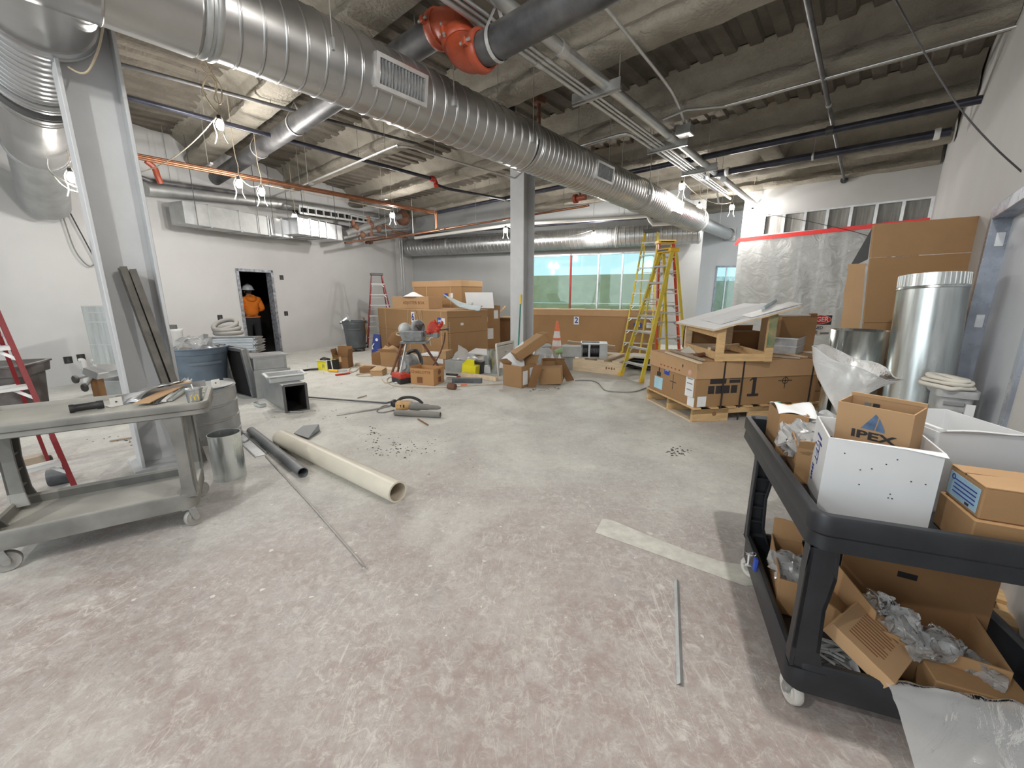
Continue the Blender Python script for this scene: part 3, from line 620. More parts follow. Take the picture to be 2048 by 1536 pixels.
t = pipe('sprinkler_pipe', 'short black pipe from the red fitting to the cross main left of the middle column', [G(6.2, -7.7, 3.98), G(6.5, -7.6, 3.92), G(8.5, -7.6, 4.02)], .03, 'navy_pipe')
MB().tube([G(6.2,-7.7,4.09), G(6.25,-7.7,4.0), G(6.22,-7.66,3.93)], .05, 10).build('elbow', 'red_paint', t, True, smooth=40)
pipe('sprinkler_main', 'dark navy pipe crossing the whole room level below the beams', [G(8.5, -10.6, 4.05), G(8.5, .78, 4.05)], .052, 'navy_pipe', fit=[(G(8.5,-6.9,4.05), eb, .08, .12, 'black_steel'), (G(8.5,-.82,4.05), eb, .07, .1, 'black_steel')], rods=[G(8.5,-2.6,4.05), G(8.5,-8.2,4.05), G(8.5,-5.2,4.05)])
t = pipe('sprinkler_main', 'shorter dark pipe with chrome couplings at both ends near the right wall', [G(9.5, -2.95, 3.98), G(9.5, .60, 3.98)], .062, 'navy_pipe', fit=[(G(9.5,b,3.98), eb, .085, .07, 'alu_bright') for b in (-2.85, -2.5, .45)]+[(G(9.5,-1.1,3.98), eb, .07, .03, 'alu')], rods=[G(9.5,-1.1,3.98), G(9.5,-2.6,3.98)])
pipe('steel_pipe', 'silver pipe from the chrome couplings into the cross wall corner', [G(9.7, -2.62, 3.90), G(12.98, -2.62, 3.90)], .065, 'galv')
t = pipe('steel_pipe', 'thin grey pipe running straight ahead to a round flange on the white cross wall', [G(2.8, -.82, 4.225), G(13.02, -.82, 4.225)], .028, 'black_steel', fit=[(G(7.9,-.82,4.225), ea, .038, .07, 'rod_steel')])
MB().cyl(G(12.98,-.82,4.225), G(13.03,-.82,4.225), .075, n=16).build('wall_flange', 'black_steel', t, True)
pipe('conduit', 'thin conduit clipped along the underside of a beam to the right wall', [G(6.3,-2.6,4.02), G(6.5,-2.35,4.14), G(6.93,-1.95,4.215), G(6.95, .76, 4.215)], .017, 'conduit', cat='conduit')
pipe('conduit', 'thin grey pipe left of the long duct, crossing the lit patch of deck', [G(.9, -7.05, 4.2), G(4.9, -6.5, 4.2)], .024, 'black_steel', cat='conduit', rods=[G(2.6,-6.82,4.2), G(3.9,-6.64,4.2)])
# galvanised conduit rack
rk = thing('conduit_rack', 'rack of galvanised conduits on strut trapezes beside the long spiral duct', 'conduit', G(3, -2.75, 4.0))
for b, r, z, a1 in ((-2.72, .062, 4.0, 11.6), (-2.88, .018, 3.955, 11.2), (-2.94, .018, 3.955, 11.2), (-3.02, .030, 3.965, 12.0)):
    MB().cyl(G(1.2, b, z), G(a1, b, z), r, n=14).build('conduit_run', 'conduit', rk, True, smooth=40)
    for a in (3.9, 6.9, 9.6): MB().cyl(G(a-.05, b, z), G(a+.05, b, z), r*1.22, n=12).build('coupling', 'alu', rk, True, smooth=40)
for px, py in ((1192, 190), (1335, 285), (1398, 348)):
    a = a_of(px, py, -2.85)
    MB().hexa([G(a+x, b, z) for z in (3.885, 3.935) for b in (-3.18, -2.52) for x in (-.021, .021)]).build('strut_trapeze', 'galv', rk, True)
    MB().hexa([G(a-.024+x, b, z) for z in (3.91, 4.02) for b in (-3.18, -2.52) for x in (-.004, .004)]).build('strut_plate', 'alu', rk, True)
    for b in (-3.15, -2.55): MB().cyl(G(a, b, 3.88), G(a, b, 4.3), .006, n=6).build('hanger_rod', 'rod_steel', rk, True)
jb = G(a_of(1370, 265, -2.45), -2.45, 3.98)
t = thing('junction_box', 'square grey junction box at the end of a bent thin conduit', 'box', jb)
MB().box(jb, (.22,.22,.12), Matrix.Rotation(-AZ, 3, 'Z')).build('box_body', 'galv', t, True, bev=.004); MB().box(jb-ez*.063, (.20,.20,.006), Matrix.Rotation(-AZ, 3, 'Z')).build('cover_plate', 'alu', t, True)
pipe('conduit', 'thin conduit that bends down into the square junction box', bez([G(3.3,-2.25,4.22), G(5.6,-2.35,4.22), G(6.3,-2.40,4.17), G(ab(jb)[0], -2.45, 4.04)], 5), .02, 'conduit', cat='conduit')
a1 = ab(fl(1140, 298, 3.95)); a2 = ab(fl(1254, 265, 3.95)); a3 = ab(fl(1434, 383, 3.95))
pipe('conduit', 'pale conduit making a right angle beside the spiral duct and running towards the corner', [G(*a1, 3.95), G(a2[0], a2[1]-.12, 3.95), G(a2[0]+.03, a2[1]-.03, 3.95), G(a2[0]+.12, a2[1], 3.95), G(*a3, 3.95), G(a3[0]+.25, a3[1], 3.72)], .022, 'conduit', cat='conduit', n=8)
c1 = ab(fl(440, 428, 3.85)); 
q = [fl(415, 440, 3.9), fl(600, 372, 3.9), fl(770, 300, 3.9), fl(797, 293, 3.9), fl(830, 297, 3.9), fl(870, 311, 3.9), fl(1035, 358, 3.9)]
pipe('conduit', 'bright thin conduit with a long bend hanging left of the middle column', bez(q, 5), .018, 'alu', cat='conduit', n=8, rods=[q[1], q[2], q[5]])
# copper lines
cz = 3.70
cu = thing('copper_line', 'pair of copper pipes along the left side that drop beside the bulb cluster', 'pipe', G(1.2, -9, cz))
for b, z, a1 in ((-9.05, 3.72, 7.28), (-8.90, 3.66, 7.20), (-9.2, 3.70, 7.34)):
    MB().cyl(G(.6, b, z), G(a1, b, z), .020, n=10).build('pipe_run', 'copper', cu, True, smooth=40)
for a1, b in ((7.28, -9.05), (7.20, -8.9)): MB().tube([G(a1-.05, b, 3.70), G(a1, b, 3.69), G(a1+.01, b, 3.64), G(a1+.01, b, 3.28)], .020, 10).build('drop_pipe', 'copper', cu, True, smooth=40)
for a in (2.3, 4.0, 5.7): MB().cyl(G(a, -9.05, 3.72), G(a, -9.05, 4.66), .005, n=5).build('hanger_rod', 'rod_steel', cu, True); MB().hexa([G(a+x, b, z) for z in (3.745, 3.775) for b in (-9.28, -8.84) for x in (-.02, .02)]).build('strut_bar', 'galv_dull', cu, True)
c2 = thing('copper_line', 'pair of copper pipes crossing behind the middle column from the left wall valves', 'pipe', G(7.34, -9, 3.27))
for da, z, bb in ((.03, 3.27, -4.4), (-.06, 3.24, -8.9)): MB().cyl(G(7.34+da, -12.6, z), G(7.34+da, bb, z), .022, n=10).build('pipe_run', 'copper', c2, True, smooth=40)
for k in range(2): MB().cyl(G(7.26+.1*k, -12.62, 3.22), G(7.26+.1*k, -12.45, 3.22), .05, n=10).build('valve_body', 'rust', c2, True); MB().box(G(7.26+.1*k, -12.53, 3.29), (.03,.12,.015)).build('valve_handle', 'alu', c2, True)
for b in (-11.6, -10.2, -7.6, -5.0): MB().cyl(G(7.37, b, 3.27), G(7.37, b, 4.2), .005, n=5).build('hanger_rod', 'rod_steel', c2, True)
pz = [onp(x, y, CORN, 112.5, 1.6) for x, y in ((830, 476), (1025, 449), (1074, 446), (1294, 432), (1300, 441), (1306, 449), (1345, 447))]
zz = [3.60]*4+[3.50, 3.42, 3.42]
pipe('drain_line', 'white plastic pipe running parallel to the back wall with a short drop', [Vector((p.x, p.y, p.z)) for p in pz], .05, 'white_pipe', n=12, rods=[pz[1], pz[3]])
pipe('steel_pipe', 'dark steel pipe between the white pipe and the back wall duct', [onp(830, 470, CORN, 112.5, 1.0), onp(1390, 428, CORN, 112.5, 1.0)], .04, 'navy_pipe')
# heavy pipes along the left wall
def wl_(px, py, off): return lwp(px, py, off)
pipe('insulated_pipe', 'thick dark grey pipe high along the left wall above the rectangular ducts', [wl_(292, 378, .5), wl_(600, 412, .5), wl_(760, 436, .5)], .115, 'galv_dull', n=16, rods=[wl_(345,384,.5), wl_(610,413,.5)])
pipe('steel_pipe', 'thin black pipe above the thick dark pipe on the left wall', [wl_(95, 292, .35), wl_(160, 307, .35), wl_(300, 362, .6), wl_(470, 385, .6)], .045, 'black_steel')
t = thing('pipe_bracket', 'red painted steel bracket hanging where copper pipes pass the left column', 'bracket', wl_(310, 345, .8))
MB().tube(bez([wl_(292, 322, .8), wl_(308, 335, .8), wl_(315, 352, .8), wl_(322, 368, .8)], 5), .05, 8).build('bracket_arm', 'orange_paint', t, True, smooth=40)
ct = thing('cable_ladder', 'dark ladder rack of rungs along the left wall top', 'rack', wl_(600, 415, .9))
for dz in (0, .16): MB().bar(wl_(598, 412, .9)-ez*dz, wl_(760, 438, .9)-ez*dz, .02, .05).build('side_rail', 'galv_dull', ct, True)
for k in range(13): p = wl_(598, 412, .9).lerp(wl_(760, 438, .9), k/12); MB().bar(p, p-ez*.16, .04, .03, up=ld).build('rung', 'galv_dull', ct, True)
MB().bar(wl_(598, 414, .45)-ez*.08, wl_(760, 440, .45)-ez*.08, .5, .12).build('cable_bed', 'black_void', ct, True)
pipe('steel_pipe', 'thin black rod pipe from the wall lamp to the pipe cluster', [wl_(598, 436, .5), wl_(700, 455, .7)], .03, 'navy_pipe')
cl = thing('pipe_cluster', 'tangle of grey and rust brown valves and pipes at the far left corner', 'pipe', wl_(720, 460, 1.0))
for pts, r, m in (([(690,468),(770,440),(800,432)], .10, 'galv_dull'), ([(685,476),(740,462),(815,458)], .05, 'galv_dull'), ([(705,440),(712,470)], .06, 'rust'), ([(735,432),(742,472)], .07, 'rust'), ([(720,480),(722,462)], .05, 'black_steel'), ([(690,486),(790,470),(815,476)], .03, 'rust'), ([(765,448),(785,462),(820,470)], .05, 'rust'), ([(700,430),(765,444)], .035, 'galv_dull')):
    MB().tube([wl_(x, y, .9) for x, y in pts], r, 10).build('pipe_piece', m, cl, True, smooth=40)
for x, y in ((712,455),(742,450),(725,470),(757,458)): MB().ball(wl_(x, y, .95), .10, 8, 6).build('valve', 'rust', cl, True, smooth=60)
for x in (700, 730, 760, 790): MB().cyl(wl_(x, 462, .9), wl_(x, 462, .9)+ez*1.0, .006, n=5).build('hanger_rod', 'rod_steel', cl, True)
p = wl_(806, 442, .8); tag(MB().lathe([(0,-.02), (.2,-.02), (.24,.08), (.24,.2), (.18,.3), (0,.32)], p, (.2,-.6,.5), 18).build('pump_housing', 'rust', smooth=40), 'round rust brown housing beside the ceiling bulb near the far corner', 'pump')
# pipe drop at the far left corner
q = [onp(801, y, CORN, 112.5, 1.2) for y in (478, 590)]
t = thing('pipe_drop', 'pair of thin vertical conduits in the far left corner ending on a white plate', 'conduit', (q[0].x, q[0].y, 1.45))
for dx in (-.04, .04): MB().cyl((q[0].x+dx, q[0].y, 1.45), (q[0].x+dx, q[0].y, 4.6), .022, n=8).build('conduit_run', 'conduit', t, True, smooth=40)
# hanging rods and loose cables
def cable(name, label, pts, r, mat, smooth=6, cat='cable', group=None):
    return tag(MB().tube(bez(pts, smooth), r, 6).build(name, mat, smooth=60), label, cat, group)
cable('hanging_cable', 'black cable drooping from the ceiling to the right wall in front of the cardboard', [dep(1700,-160,3.9), *[dep(x, y, d) for x, y, d in ((1789,-5,3.7),(1846,100,3.7),(1915,210,3.6),(1985,290,3.4),(2062,360,3.2))], dep(2130,420,3.05)], .006, 'cable_black')
cable('hanging_cable', 'thin black cable running from the cross wall bulb down to the leaning cardboard', [cp(3.45,-.12,3.72), cp(2.4,-.12,3.42), cp(1.35,-.12,3.05), cp(.95,-.12,2.88)], .007, 'cable_black')
cable('hanging_cable', 'tan cable looping down behind the top of the left steel column', [dep(x, y, 3.3) for x, y in ((207,50),(196,100),(178,140),(160,146),(137,134))], .007, 'cable_tan')
cable('hanging_cable', 'dark cable hanging down the left wall from the ceiling lamp, nearer the column', [lwp(x, y, .06) for x, y in ((108,360),(140,425),(180,500),(214,565))], .010, 'cable_black')
cable('hanging_cable', 'grey cable looping on the left wall, its end curling up beside the column', [lwp(x, y, .06) for x, y in ((100,362),(125,430),(150,500),(178,532),(196,520),(206,500))], .010, 'cable_gray')
# ---------------------------------------------------------------- bulbs of the site lighting, then added fill bulbs
def bulb(px, py, where, label, power=1.0, wires=True):
    p = where; t = thing('work_bulb', label, 'bulb', p)
    MB().lathe([(.0,-.075), (.025,-.07), (.045,-.045), (.05,-.02), (.045,.01), (.028,.04), (.02,.055)], p, (0,0,1), 14).build('bulb_glass', 'bulb_glow', t, True, smooth=60)
    MB().lathe([(.0,.10), (.026,.10), (.03,.06), (.024,.05), (.0,.05)], p, (0,0,1), 12).build('socket', 'black_plastic', t, True)
    if wires:
        for k in (-1, 1):
            MB().tube(bez([p+Vector((k*.02,0,.10)), p+Vector((k*.07,-.02,.0)), p+Vector((k*.05,-.02,-.14)), p+Vector((k*.09,-.02,-.24))], 4), .006, 5).build('pigtail', 'cable_white', t, True)
    MB().tube(bez([p+Vector((0,0,.10)), p+Vector((.02,0,.25)), p+Vector((-.02,.02,.5)), Vector((p.x,p.y,max(p.z+.55, 4.66)))], 4), .005, 5).build('drop_cord', 'cable_tan', t, True)
    l = bpy.data.lights.new('bulb_light', 'POINT'); l.energy = BULB_W*power; l.color = BULB_COL; l.shadow_soft_size = .05
    lo = bpy.data.objects.new('bulb_light', l); C.objects.link(lo); lo.parent = t; lo.location = (0,0,-.16)
    return t
def bz_(px, py, z): return fl(px, py, z)
B1 = bulb(143, 353, bz_(143,353,3.05), 'glowing work bulb hanging left of the wide steel column', .3)
B2 = bulb(440, 248, bz_(440,248,3.75), 'glowing work bulb lighting the sprayed beam beside the long duct', .55)
B3 = bulb(478, 366, bz_(478,366,3.3), 'glowing bulb under the black pipe end, left of a close pair', .75)
B4 = bulb(523, 383, bz_(523,383,3.3), 'glowing bulb under the copper lines, right of a close pair', .75)
B5 = bulb(590, 433, lwp(590, 433, 1.0), 'bulb near the left wall between two rectangular ducts', .6)
B6 = bulb(785, 430, bz_(785,430,3.6), 'glowing bulb beside the rust brown housing and copper drop', .8)
B7 = bulb(1011, 460, bz_(1011,460,3.35), 'glowing bulb left of the middle column in front of the back duct', .8)
B8 = bulb(1187, 468, bz_(1187,468,3.3), 'glowing bulb above the long window, right of the middle column', .8)
B9 = bulb(1363, 372, bz_(1363,372,3.85), 'glowing bulb above the ladders beside the conduit rack', .8)
B10 = bulb(1398, 412, bz_(1398,412,3.85), 'glowing bulb hanging just above the small end of the long duct', .5)
B11 = bulb(1463, 414, bz_(1463,414,3.8), 'glowing bulb in front of the far corner, under the silver pipe', .6)
B12 = bulb(1511, 424, cp(3.45, -.25, 3.72), 'glowing bulb close to the cross wall above the stud band', .5)
for i, p in enumerate(((1.2,1.2,3.7), (-2.6,-.6,3.7), (2.2,-2.4,3.7), (-5.6,1.6,3.7))):       # unseen bulbs added over and behind the camera as fill light
    bulb(0, 0, Vector(p), ['added unseen fill bulb straight above the right utility cart', 'added fill bulb behind the camera on the left side of the room', 'added fill bulb behind the camera on the right side of the room', 'added unseen fill bulb by the left wall level with the camera'][i], (1.3, 1.6, 1.6, .8)[i])
for a, b, d, lab in ((B3,B4,.1,'pale cable sagging between the close pair of bulbs'), (B4,B6,.0,'pale cable from the close pair of bulbs to the copper drop'), (B1,B2,.35,'pale cable from the left column bulb to the beam bulb'), (B7,B8,.25,'pale cable between the two bulbs by the back duct'), (B9,B11,.2,'pale cable between the ladder bulb and far corner bulb')):
    cable('light_cable', lab, sag(Vector(a.location)+ez*.12, Vector(b.location)+ez*.12, d), .006, 'cable_tan', 2)
c0 = Vector(B2.location)
for k, (dx, dz) in enumerate(((.06,.3), (-.08,.34))):
    pass
cable('cable_coil', 'tangled loop of cable hanging above the bulb by the sprayed beam', [c0+Vector(v) for v in ((0,0,.12),(-.10,0,.25),(-.16,0,.42),(-.05,0,.55),(.03,0,.44),(-.04,.02,.30),(.05,0,.24),(.08,0,.42),(-.02,0,.60),(-.10,0,.74),(-.14,0,.66),(-.05,0,.58),(0,0,.7),(0,0,.9))], .009, 'cable_tan')
c0 = Vector(B1.location)
cable('cable_coil', 'bundle of grey cable drooping beneath the bulb left of the column', [c0+Vector(v) for v in ((-.25,0,.05),(-.15,0,-.10),(.0,0,-.18),(.15,0,-.17),(.20,0,-.10),(.10,0,-.14),(-.1,0,-.06),(-.28,0,.1),(-.3,.1,.4))], .010, 'cable_gray')
# wall boxes
for px, py, lab in ((136,720,'black outlet box on the left wall, left of a side-by-side pair'), (162,715,'black outlet box on the left wall, right of a side-by-side pair'), (440,635,'black outlet box on the left wall left of the doorway'), (563,555,'black switch box on the left wall right of the doorway, upper one'), (572,627,'black outlet box on the left wall right of the doorway, lower one')):
    q = lwp(px, py, .0); t = (q-LW0).dot(ld)
    o = thing('outlet_box', lab, 'outlet', lp(t, -.004, q.z)); 
    MB().hexa([lp(t+x, n, q.z+z) for z in (-.06, .06) for n in (-.012, .03) for x in (-.055, .055)]).build('box_rim', 'black_plastic', o, True, bev=.004)
    MB().hexa([lp(t+x, n, q.z+z) for z in (-.04, .04) for n in (-.018, -.01) for x in (-.02, .02)]).build('receptacle', 'rubber', o, True)

q = fl(1078, 205, 4.45); t = thing('sprinkler_drop', 'short dark vertical pipe stub with square cap below the deck behind the long duct', 'pipe', q)
MB().cyl(Vector((q.x,q.y,3.95)), Vector((q.x,q.y,4.5)), .035, n=10).build('pipe_run', 'rust', t, True, smooth=40); MB().box(Vector((q.x,q.y,4.47)), (.16,.16,.09), Matrix.Rotation(.6,3,'Z')).build('cap', 'rust', t, True, bev=.01)
q = fl(1021, 215, 4.35); t = thing('beam_clamp', 'small black bracket hanging at the beam left of the dark pipe stub', 'bracket', q); MB().box(q, (.10,.10,.22), Matrix.Rotation(.6,3,'Z')).build('clamp_body', 'black_plastic', t, True, bev=.006); MB().tube(bez([q+Vector((-.06,0,-.02)), q+Vector((-.10,0,-.10)), q+Vector((-.04,0,-.18))],4), .012, 6).build('strap', 'alu', t, True)
q = fl(1160, 396, 3.42); t = thing('pipe_valve', 'orange grooved valve on the copper line right of the middle column', 'valve', q); MB().cyl(q-eb*.13, q+eb*.13, .055, n=14).build('valve_body', 'orange_paint', t, True, smooth=40); MB().lathe([(.05,-.03),(.085,-.03),(.085,.03),(.05,.03)], q-eb*.10, eb, 14).build('coupling', 'orange_paint', t, True); MB().cyl(q, q+ez*.12, .02, n=8).build('stem', 'rust', t, True)
# ---------------------------------------------------------------- helpers for the things on the floor
def zat(p, py):                                # height over the floor point p that appears at image row py
    v = (768-py)/FPX; return EYE + p[1]*(v*_c-_s)/(_c+v*_s)
def thingM(name, label, cat, M4, group=None):
    l, r, s = M4.decompose(); return thing(name, label, cat, l, group=group, rot=r.to_euler())
def floorframe(A, B, z=0):                     # origin A, x towards B, y away from the camera
    A, B = Vector(A), Vector(B); x = (B-A); x.z = 0; w = x.length; x.normalize(); y = Vector((-x.y, x.x, 0))
    return Matrix(((x.x,y.x,0,A.x), (x.y,y.y,0,A.y), (0,0,1,A.z), (0,0,0,1))), w
XYZ = Vector
def Fx(x0, z0, y=-.002): return frame((x0, y, z0), (1,0,0), (0,0,1))        # text on a front face (local y=0, facing -y)
def Fr(x, y0, z0): return frame((x, y0, z0), (0,1,0), (0,0,1))             # on the right face (facing +x)
def Fl(x, y0, z0): return frame((x, y0, z0), (0,-1,0), (0,0,1))            # on the left face (facing -x)
def Ft(x, y, z): return frame((x, y, z), (1,0,0), (0,1,0))
def patch(t, M4, w, h, mat, name='label_sheet', th=.0012):                  # thin sheet stuck to a face
    mb = MB().box((0,0,th/2), (w,h,th)); mb.v = [M4 @ v for v in mb.v]; return mb.build(name, mat, t)
def marks(t, M4, w, h, mat, n=3):              # print too small to read: a row of little bars
    for k in range(n): patch(t, M4 @ Matrix.Translation(((k-(n-1)/2)*w/n, 0, 0)), w/n*.55, h*(1, .7, 1, .6, .9)[k % 5], mat, 'print_mark', .0006)
def carton(name, label, M4, w, d, h, mat='cardboard', cat='box', tape=True, lid=0, group=None, bev=.004):
    t = thingM(name, label, cat, M4, group)
    body = MB().b2((0,0,0), (w,d,h-(.004 if lid else 0))).build('carton_body', mat, t, bev=bev)
    if lid: MB().b2((-.008,-.008,h-lid), (w+.008,d+.008,h)).build('lid', 'cardboard_light' if lid > .05 else mat, t, bev=bev)
    elif tape:
        MB().b2((0,d/2-.025,h), (w,d/2+.025,h+.0012)).build('tape_strip', 'tape_brown', t)
        MB().b2((-.0012,d/2-.025,h-.08), (0,d/2+.025,h)).build('tape_strip', 'tape_brown', t)
    return t
def openbox(name, label, M4, w, d, h, mat='cardboard', flaps=(), th=.006, cat='box', inner=None, group=None):
    t = thingM(name, label, cat, M4, group)
    mb = MB().b2((0,0,0), (w,d,th)); mb.b2((0,0,0), (w,th,h)); mb.b2((0,d-th,0), (w,d,h)); mb.b2((0,th,0), (th,d-th,h)); mb.b2((w-th,th,0), (w,d-th,h))
    mb.build('carton_body', mat, t)
    for side, ln, ang in flaps:                # ang: degrees away from closed; 90 upright, 180 flat outwards, 240 hanging
        a = math.radians(ang); ca, sa = -math.cos(a), math.sin(a)
        if side == 'f': P = lambda u, k: XYZ((u*w, -ca*k, h+sa*k))
        if side == 'b': P = lambda u, k: XYZ((u*w, d+ca*k, h+sa*k))
        if side == 'l': P = lambda u, k: XYZ((-ca*k, u*d, h+sa*k))
        if side == 'r': P = lambda u, k: XYZ((w+ca*k, u*d, h+sa*k))
        MB().grid(lambda u, v: P(.01+.98*u, ln*v) + Vector((0,0,.004*math.sin(6*u)*v)), 6, 3).build('flap', mat, t, solid=.005)
    return t
def crumple(mbf, name, mat, parent=None, amp=.02, sc=8, seed=0, smooth=70, label=None, world=False):
    mb = mbf
    if mat.startswith('poly'):                  # crinkled film: sharp folds on top of the soft lumps
        smooth = 34
        mb.v = [v + Vector((abs(noise.noise(v*sc*2.1+Vector((seed,3,0))))-.2, abs(noise.noise(v*sc*2.3+Vector((5,seed,1))))-.2, abs(noise.noise(v*sc*2.0+Vector((1,0,seed))))-.2))*amp*1.1 for v in mb.v]
    mb.v = [v + Vector((noise.noise(v*sc+Vector((seed,0,0))), noise.noise(v*sc+Vector((0,seed+9,0))), noise.noise(v*sc+Vector((0,0,seed+17)))))*amp for v in mb.v]
    return mb.build(name, mat, parent, world, smooth=smooth, label=label)
def rloop(x0, x1, y0, y1, r, ins, n=5):        # rounded rectangle, inset
    x0 += ins; x1 -= ins; y0 += ins; y1 -= ins; r = max(r-ins, .004); out = []
    for cx, cy, a in ((x1-r,y0+r,-90), (x1-r,y1-r,0), (x0+r,y1-r,90), (x0+r,y0+r,180)):
        for i in range(n+1): q = math.radians(a+90*i/n); out.append((cx+r*math.cos(q), cy+r*math.sin(q)))
    return out
def loops(mb, Ls, capb=True, capt=True):       # stack of equal loops of 3-D points
    m = len(Ls[0]); vs = [p for L in Ls for p in L]; fs = []
    for i in range(len(Ls)-1): fs += [(i*m+j, i*m+(j+1) % m, (i+1)*m+(j+1) % m, (i+1)*m+j) for j in range(m)]
    if capb: fs.append(tuple(range(m-1, -1, -1)))
    if capt: fs.append(tuple(range((len(Ls)-1)*m, len(Ls)*m)))
    return mb.add(vs, fs)
def tray(x0, x1, y0, y1, r, zb, zt, zf, wall=.028, lip=.0, ridge=False):
    def lp3(ins, z): return [Vector((x, y, z)) for x, y in rloop(x0, x1, y0, y1, r, ins)]
    L = [lp3(.02, zb), lp3(.004+lip, zb+.008)]
    if ridge: L += [lp3(.010+lip, zb+(zt-zb)*.42), lp3(0, zb+(zt-zb)*.5), lp3(0, zt-.01)]
    else: L += [lp3(0, zt-.01)]
    L += [lp3(.006, zt), lp3(wall, zt), lp3(wall+.012, zt-.012), lp3(wall+.018, zf)]
    return loops(MB(), L)
def caster(t, x, y, r, wmat, rot=0.0):
    c = Vector((x, y, 0)); dx = Vector((math.cos(rot), math.sin(rot), 0)); ay = Vector((-dx.y, dx.x, 0))
    w = c+dx*.02+Vector((0,0,r))
    f = MB().b2((x-.035,y-.035,2*r+.012), (x+.035,y+.035,2*r+.035))
    for k in (-1, 1): f.bar(w+ay*.024*k, c+Vector((0,0,2*r+.02))+ay*.024*k, .004, .04, up=dx)
    o = f.build('caster', 'galv_dull', t)
    MB().lathe([(r*.35,-.016), (r*.5,-.018), (r*.62,-.014), (r*.92,-.017), (r,-.010), (r,.010), (r*.92,.017), (r*.62,.014), (r*.5,.018), (r*.35,.016)], w, ay, 22).build('wheel', wmat, o, smooth=40)
    MB().cyl(w-ay*.03, w+ay*.03, r*.28, n=12).build('wheel_hub', 'rod_steel', o, smooth=40)
def cart(name, label, M4, L, Wd, mat, ztop, ztb, ztf, zst, zsb, zsf, wheel, wr, handle, ribs=True, rr=.07, lw=1.0, top=.17):
    t = thingM(name, label, 'cart', M4)
    x0, x1, y0, y1 = 0, L, 0, Wd
    hx0, hx1 = (0, handle) if handle > 0 else (handle, 0)
    tray(x0+hx0, x1+hx1, y0, y1, rr, ztb, ztop, ztf, ridge=True).build('top_tray', mat, t, smooth=35)
    tray(x0+.01, x1-.01, y0+.01, y1-.01, rr, zsb, zst, zsf, .022).build('lower_shelf', mat, t, smooth=35)
    for sx in (0, 1):
        for sy in (0, 1):
            xo = .012 if sx == 0 else L-.012; yo = .012 if sy == 0 else Wd-.012; ix = 1 if sx == 0 else -1; iy = 1 if sy == 0 else -1
            mb = MB(); wt, wb = top, .105*lw
            def q(ax, ay, z, k): return Vector((xo+ix*ax, yo+iy*ay, z))
            zs = [(zst-.03, .15*lw), (zst+.05, .115*lw), ((zst+ztb)/2, wb), (ztb-.10, .125*lw), (ztb+.01, wt)]
            for (za, wa), (zb_, wb_) in zip(zs, zs[1:]):
                for (a0, a1, b0, b1, fa) in ((0, .014, 0, 1, 'x'), (0, 1, 0, .014, 'y')):
                    A = []
                    for z, w in ((za, wa), (zb_, wb_)):
                        wx = .07*lw+(w-.105*lw)*.6; wy = w
                        xs = (0, .014) if fa == 'x' else (0, wx); ys = (0, wy) if fa == 'x' else (0, .014)
                        A += [q(xx, yy, z, 0) for yy in ys for xx in xs]
                    mb.hexa(A)
                A = []
                for z, w in ((za, wa), (zb_, wb_)): A += [q(xx, yy, z, 0) for yy in (w-.014, w) for xx in (0, .07*lw+(w-.105*lw)*.6)]
                mb.hexa(A)
            o = mb.build('leg', mat, t, bev=.003)
            if ribs:
                for k in range(4): z = zst+.08+(ztb-zst-.2)*k/3; MB().hexa([q(xx, yy, zz, 0) for zz in (z, z+.008) for yy in (.01, .10*lw) for xx in (.01, .062*lw)]).build('rib', mat, o)
            caster(t, xo+ix*.06, yo+iy*.055, wr, wheel, .6 if sx else .25)
    return t
# ---------------------------------------------------------------- left utility cart and what lies on it
a_ = math.radians(56.5); e_ = Vector((math.sin(a_), math.cos(a_), 0)); p_ = Vector((-e_.y, e_.x, 0))
OL = Vector((-2.10, 2.46, 0)) - e_*1.0
ML = Matrix(((e_.x,p_.x,0,OL.x), (e_.y,p_.y,0,OL.y), (0,0,1,0), (0,0,0,1)))
lc = cart('utility_cart', 'dust covered grey two shelf utility cart with mostly bare top, on the left', ML, 1.0, .60, 'plastic_gray', .868, .785, .845, .265, .145, .205, 'wheel_gray', .062, .13)
for k in range(3):
    loops(MB(), [[Vector((x, y, z)) for x, y in rloop(1.03, 1.115, .14+.14*k, .25+.14*k, .02, i)] for i, z in ((0,.846), (0,.852), (.008,.852), (.012,.8465))]).build('tool_pocket', 'plastic_gray', lc, smooth=40)
def onL(px, py, z=.846): q = fl(px, py, z); return q
def rotz(a): return Matrix.Rotation(a, 4, 'Z')
q0, q1 = onL(138, 818, .872), onL(193, 810, .872)
o = thing('pipe_nipple', 'short black pipe fitting lying on the left grey cart', 'fitting', q0); d = (q1-q0).normalized()
MB().lathe([(.018,0), (.026,.0), (.026,.02), (.023,.024), (.023,.115), (.026,.12), (.026,.15), (.018,.15)], q0, d, 18).build('pipe_body', 'black_plastic', o, True, smooth=40)
def strap(name, label, pts, w, mat, t=.002):
    tt = thing(name, label, 'metal scrap', pts[0])
    mb = MB()
    for a, b in zip(pts, pts[1:]): mb.bar(a, b, w, t)
    mb.build('metal_strip', mat, tt, True, solid=0); return tt
s0, s1 = onL(222, 815), onL(440, 772)
t = thing('sheet_metal_bracket', 'long sheet metal bracket with drilled end tabs lying across the left cart', 'bracket', s0)
dd = (s1-s0); dd.z = 0; Lb = min(dd.length, .78); dd.normalize(); up = Vector((0,0,1)); sd = Vector((-dd.y, dd.x, 0))
s0 = s0+Vector((0,0,.001)); s1 = s0+dd*Lb
MB().hexa([s0+dd*x+sd*y+up*z for z in (.0, .0016) for y in (0, .07) for x in (.0, Lb)]).build('bracket_web', 'galv', t, True)
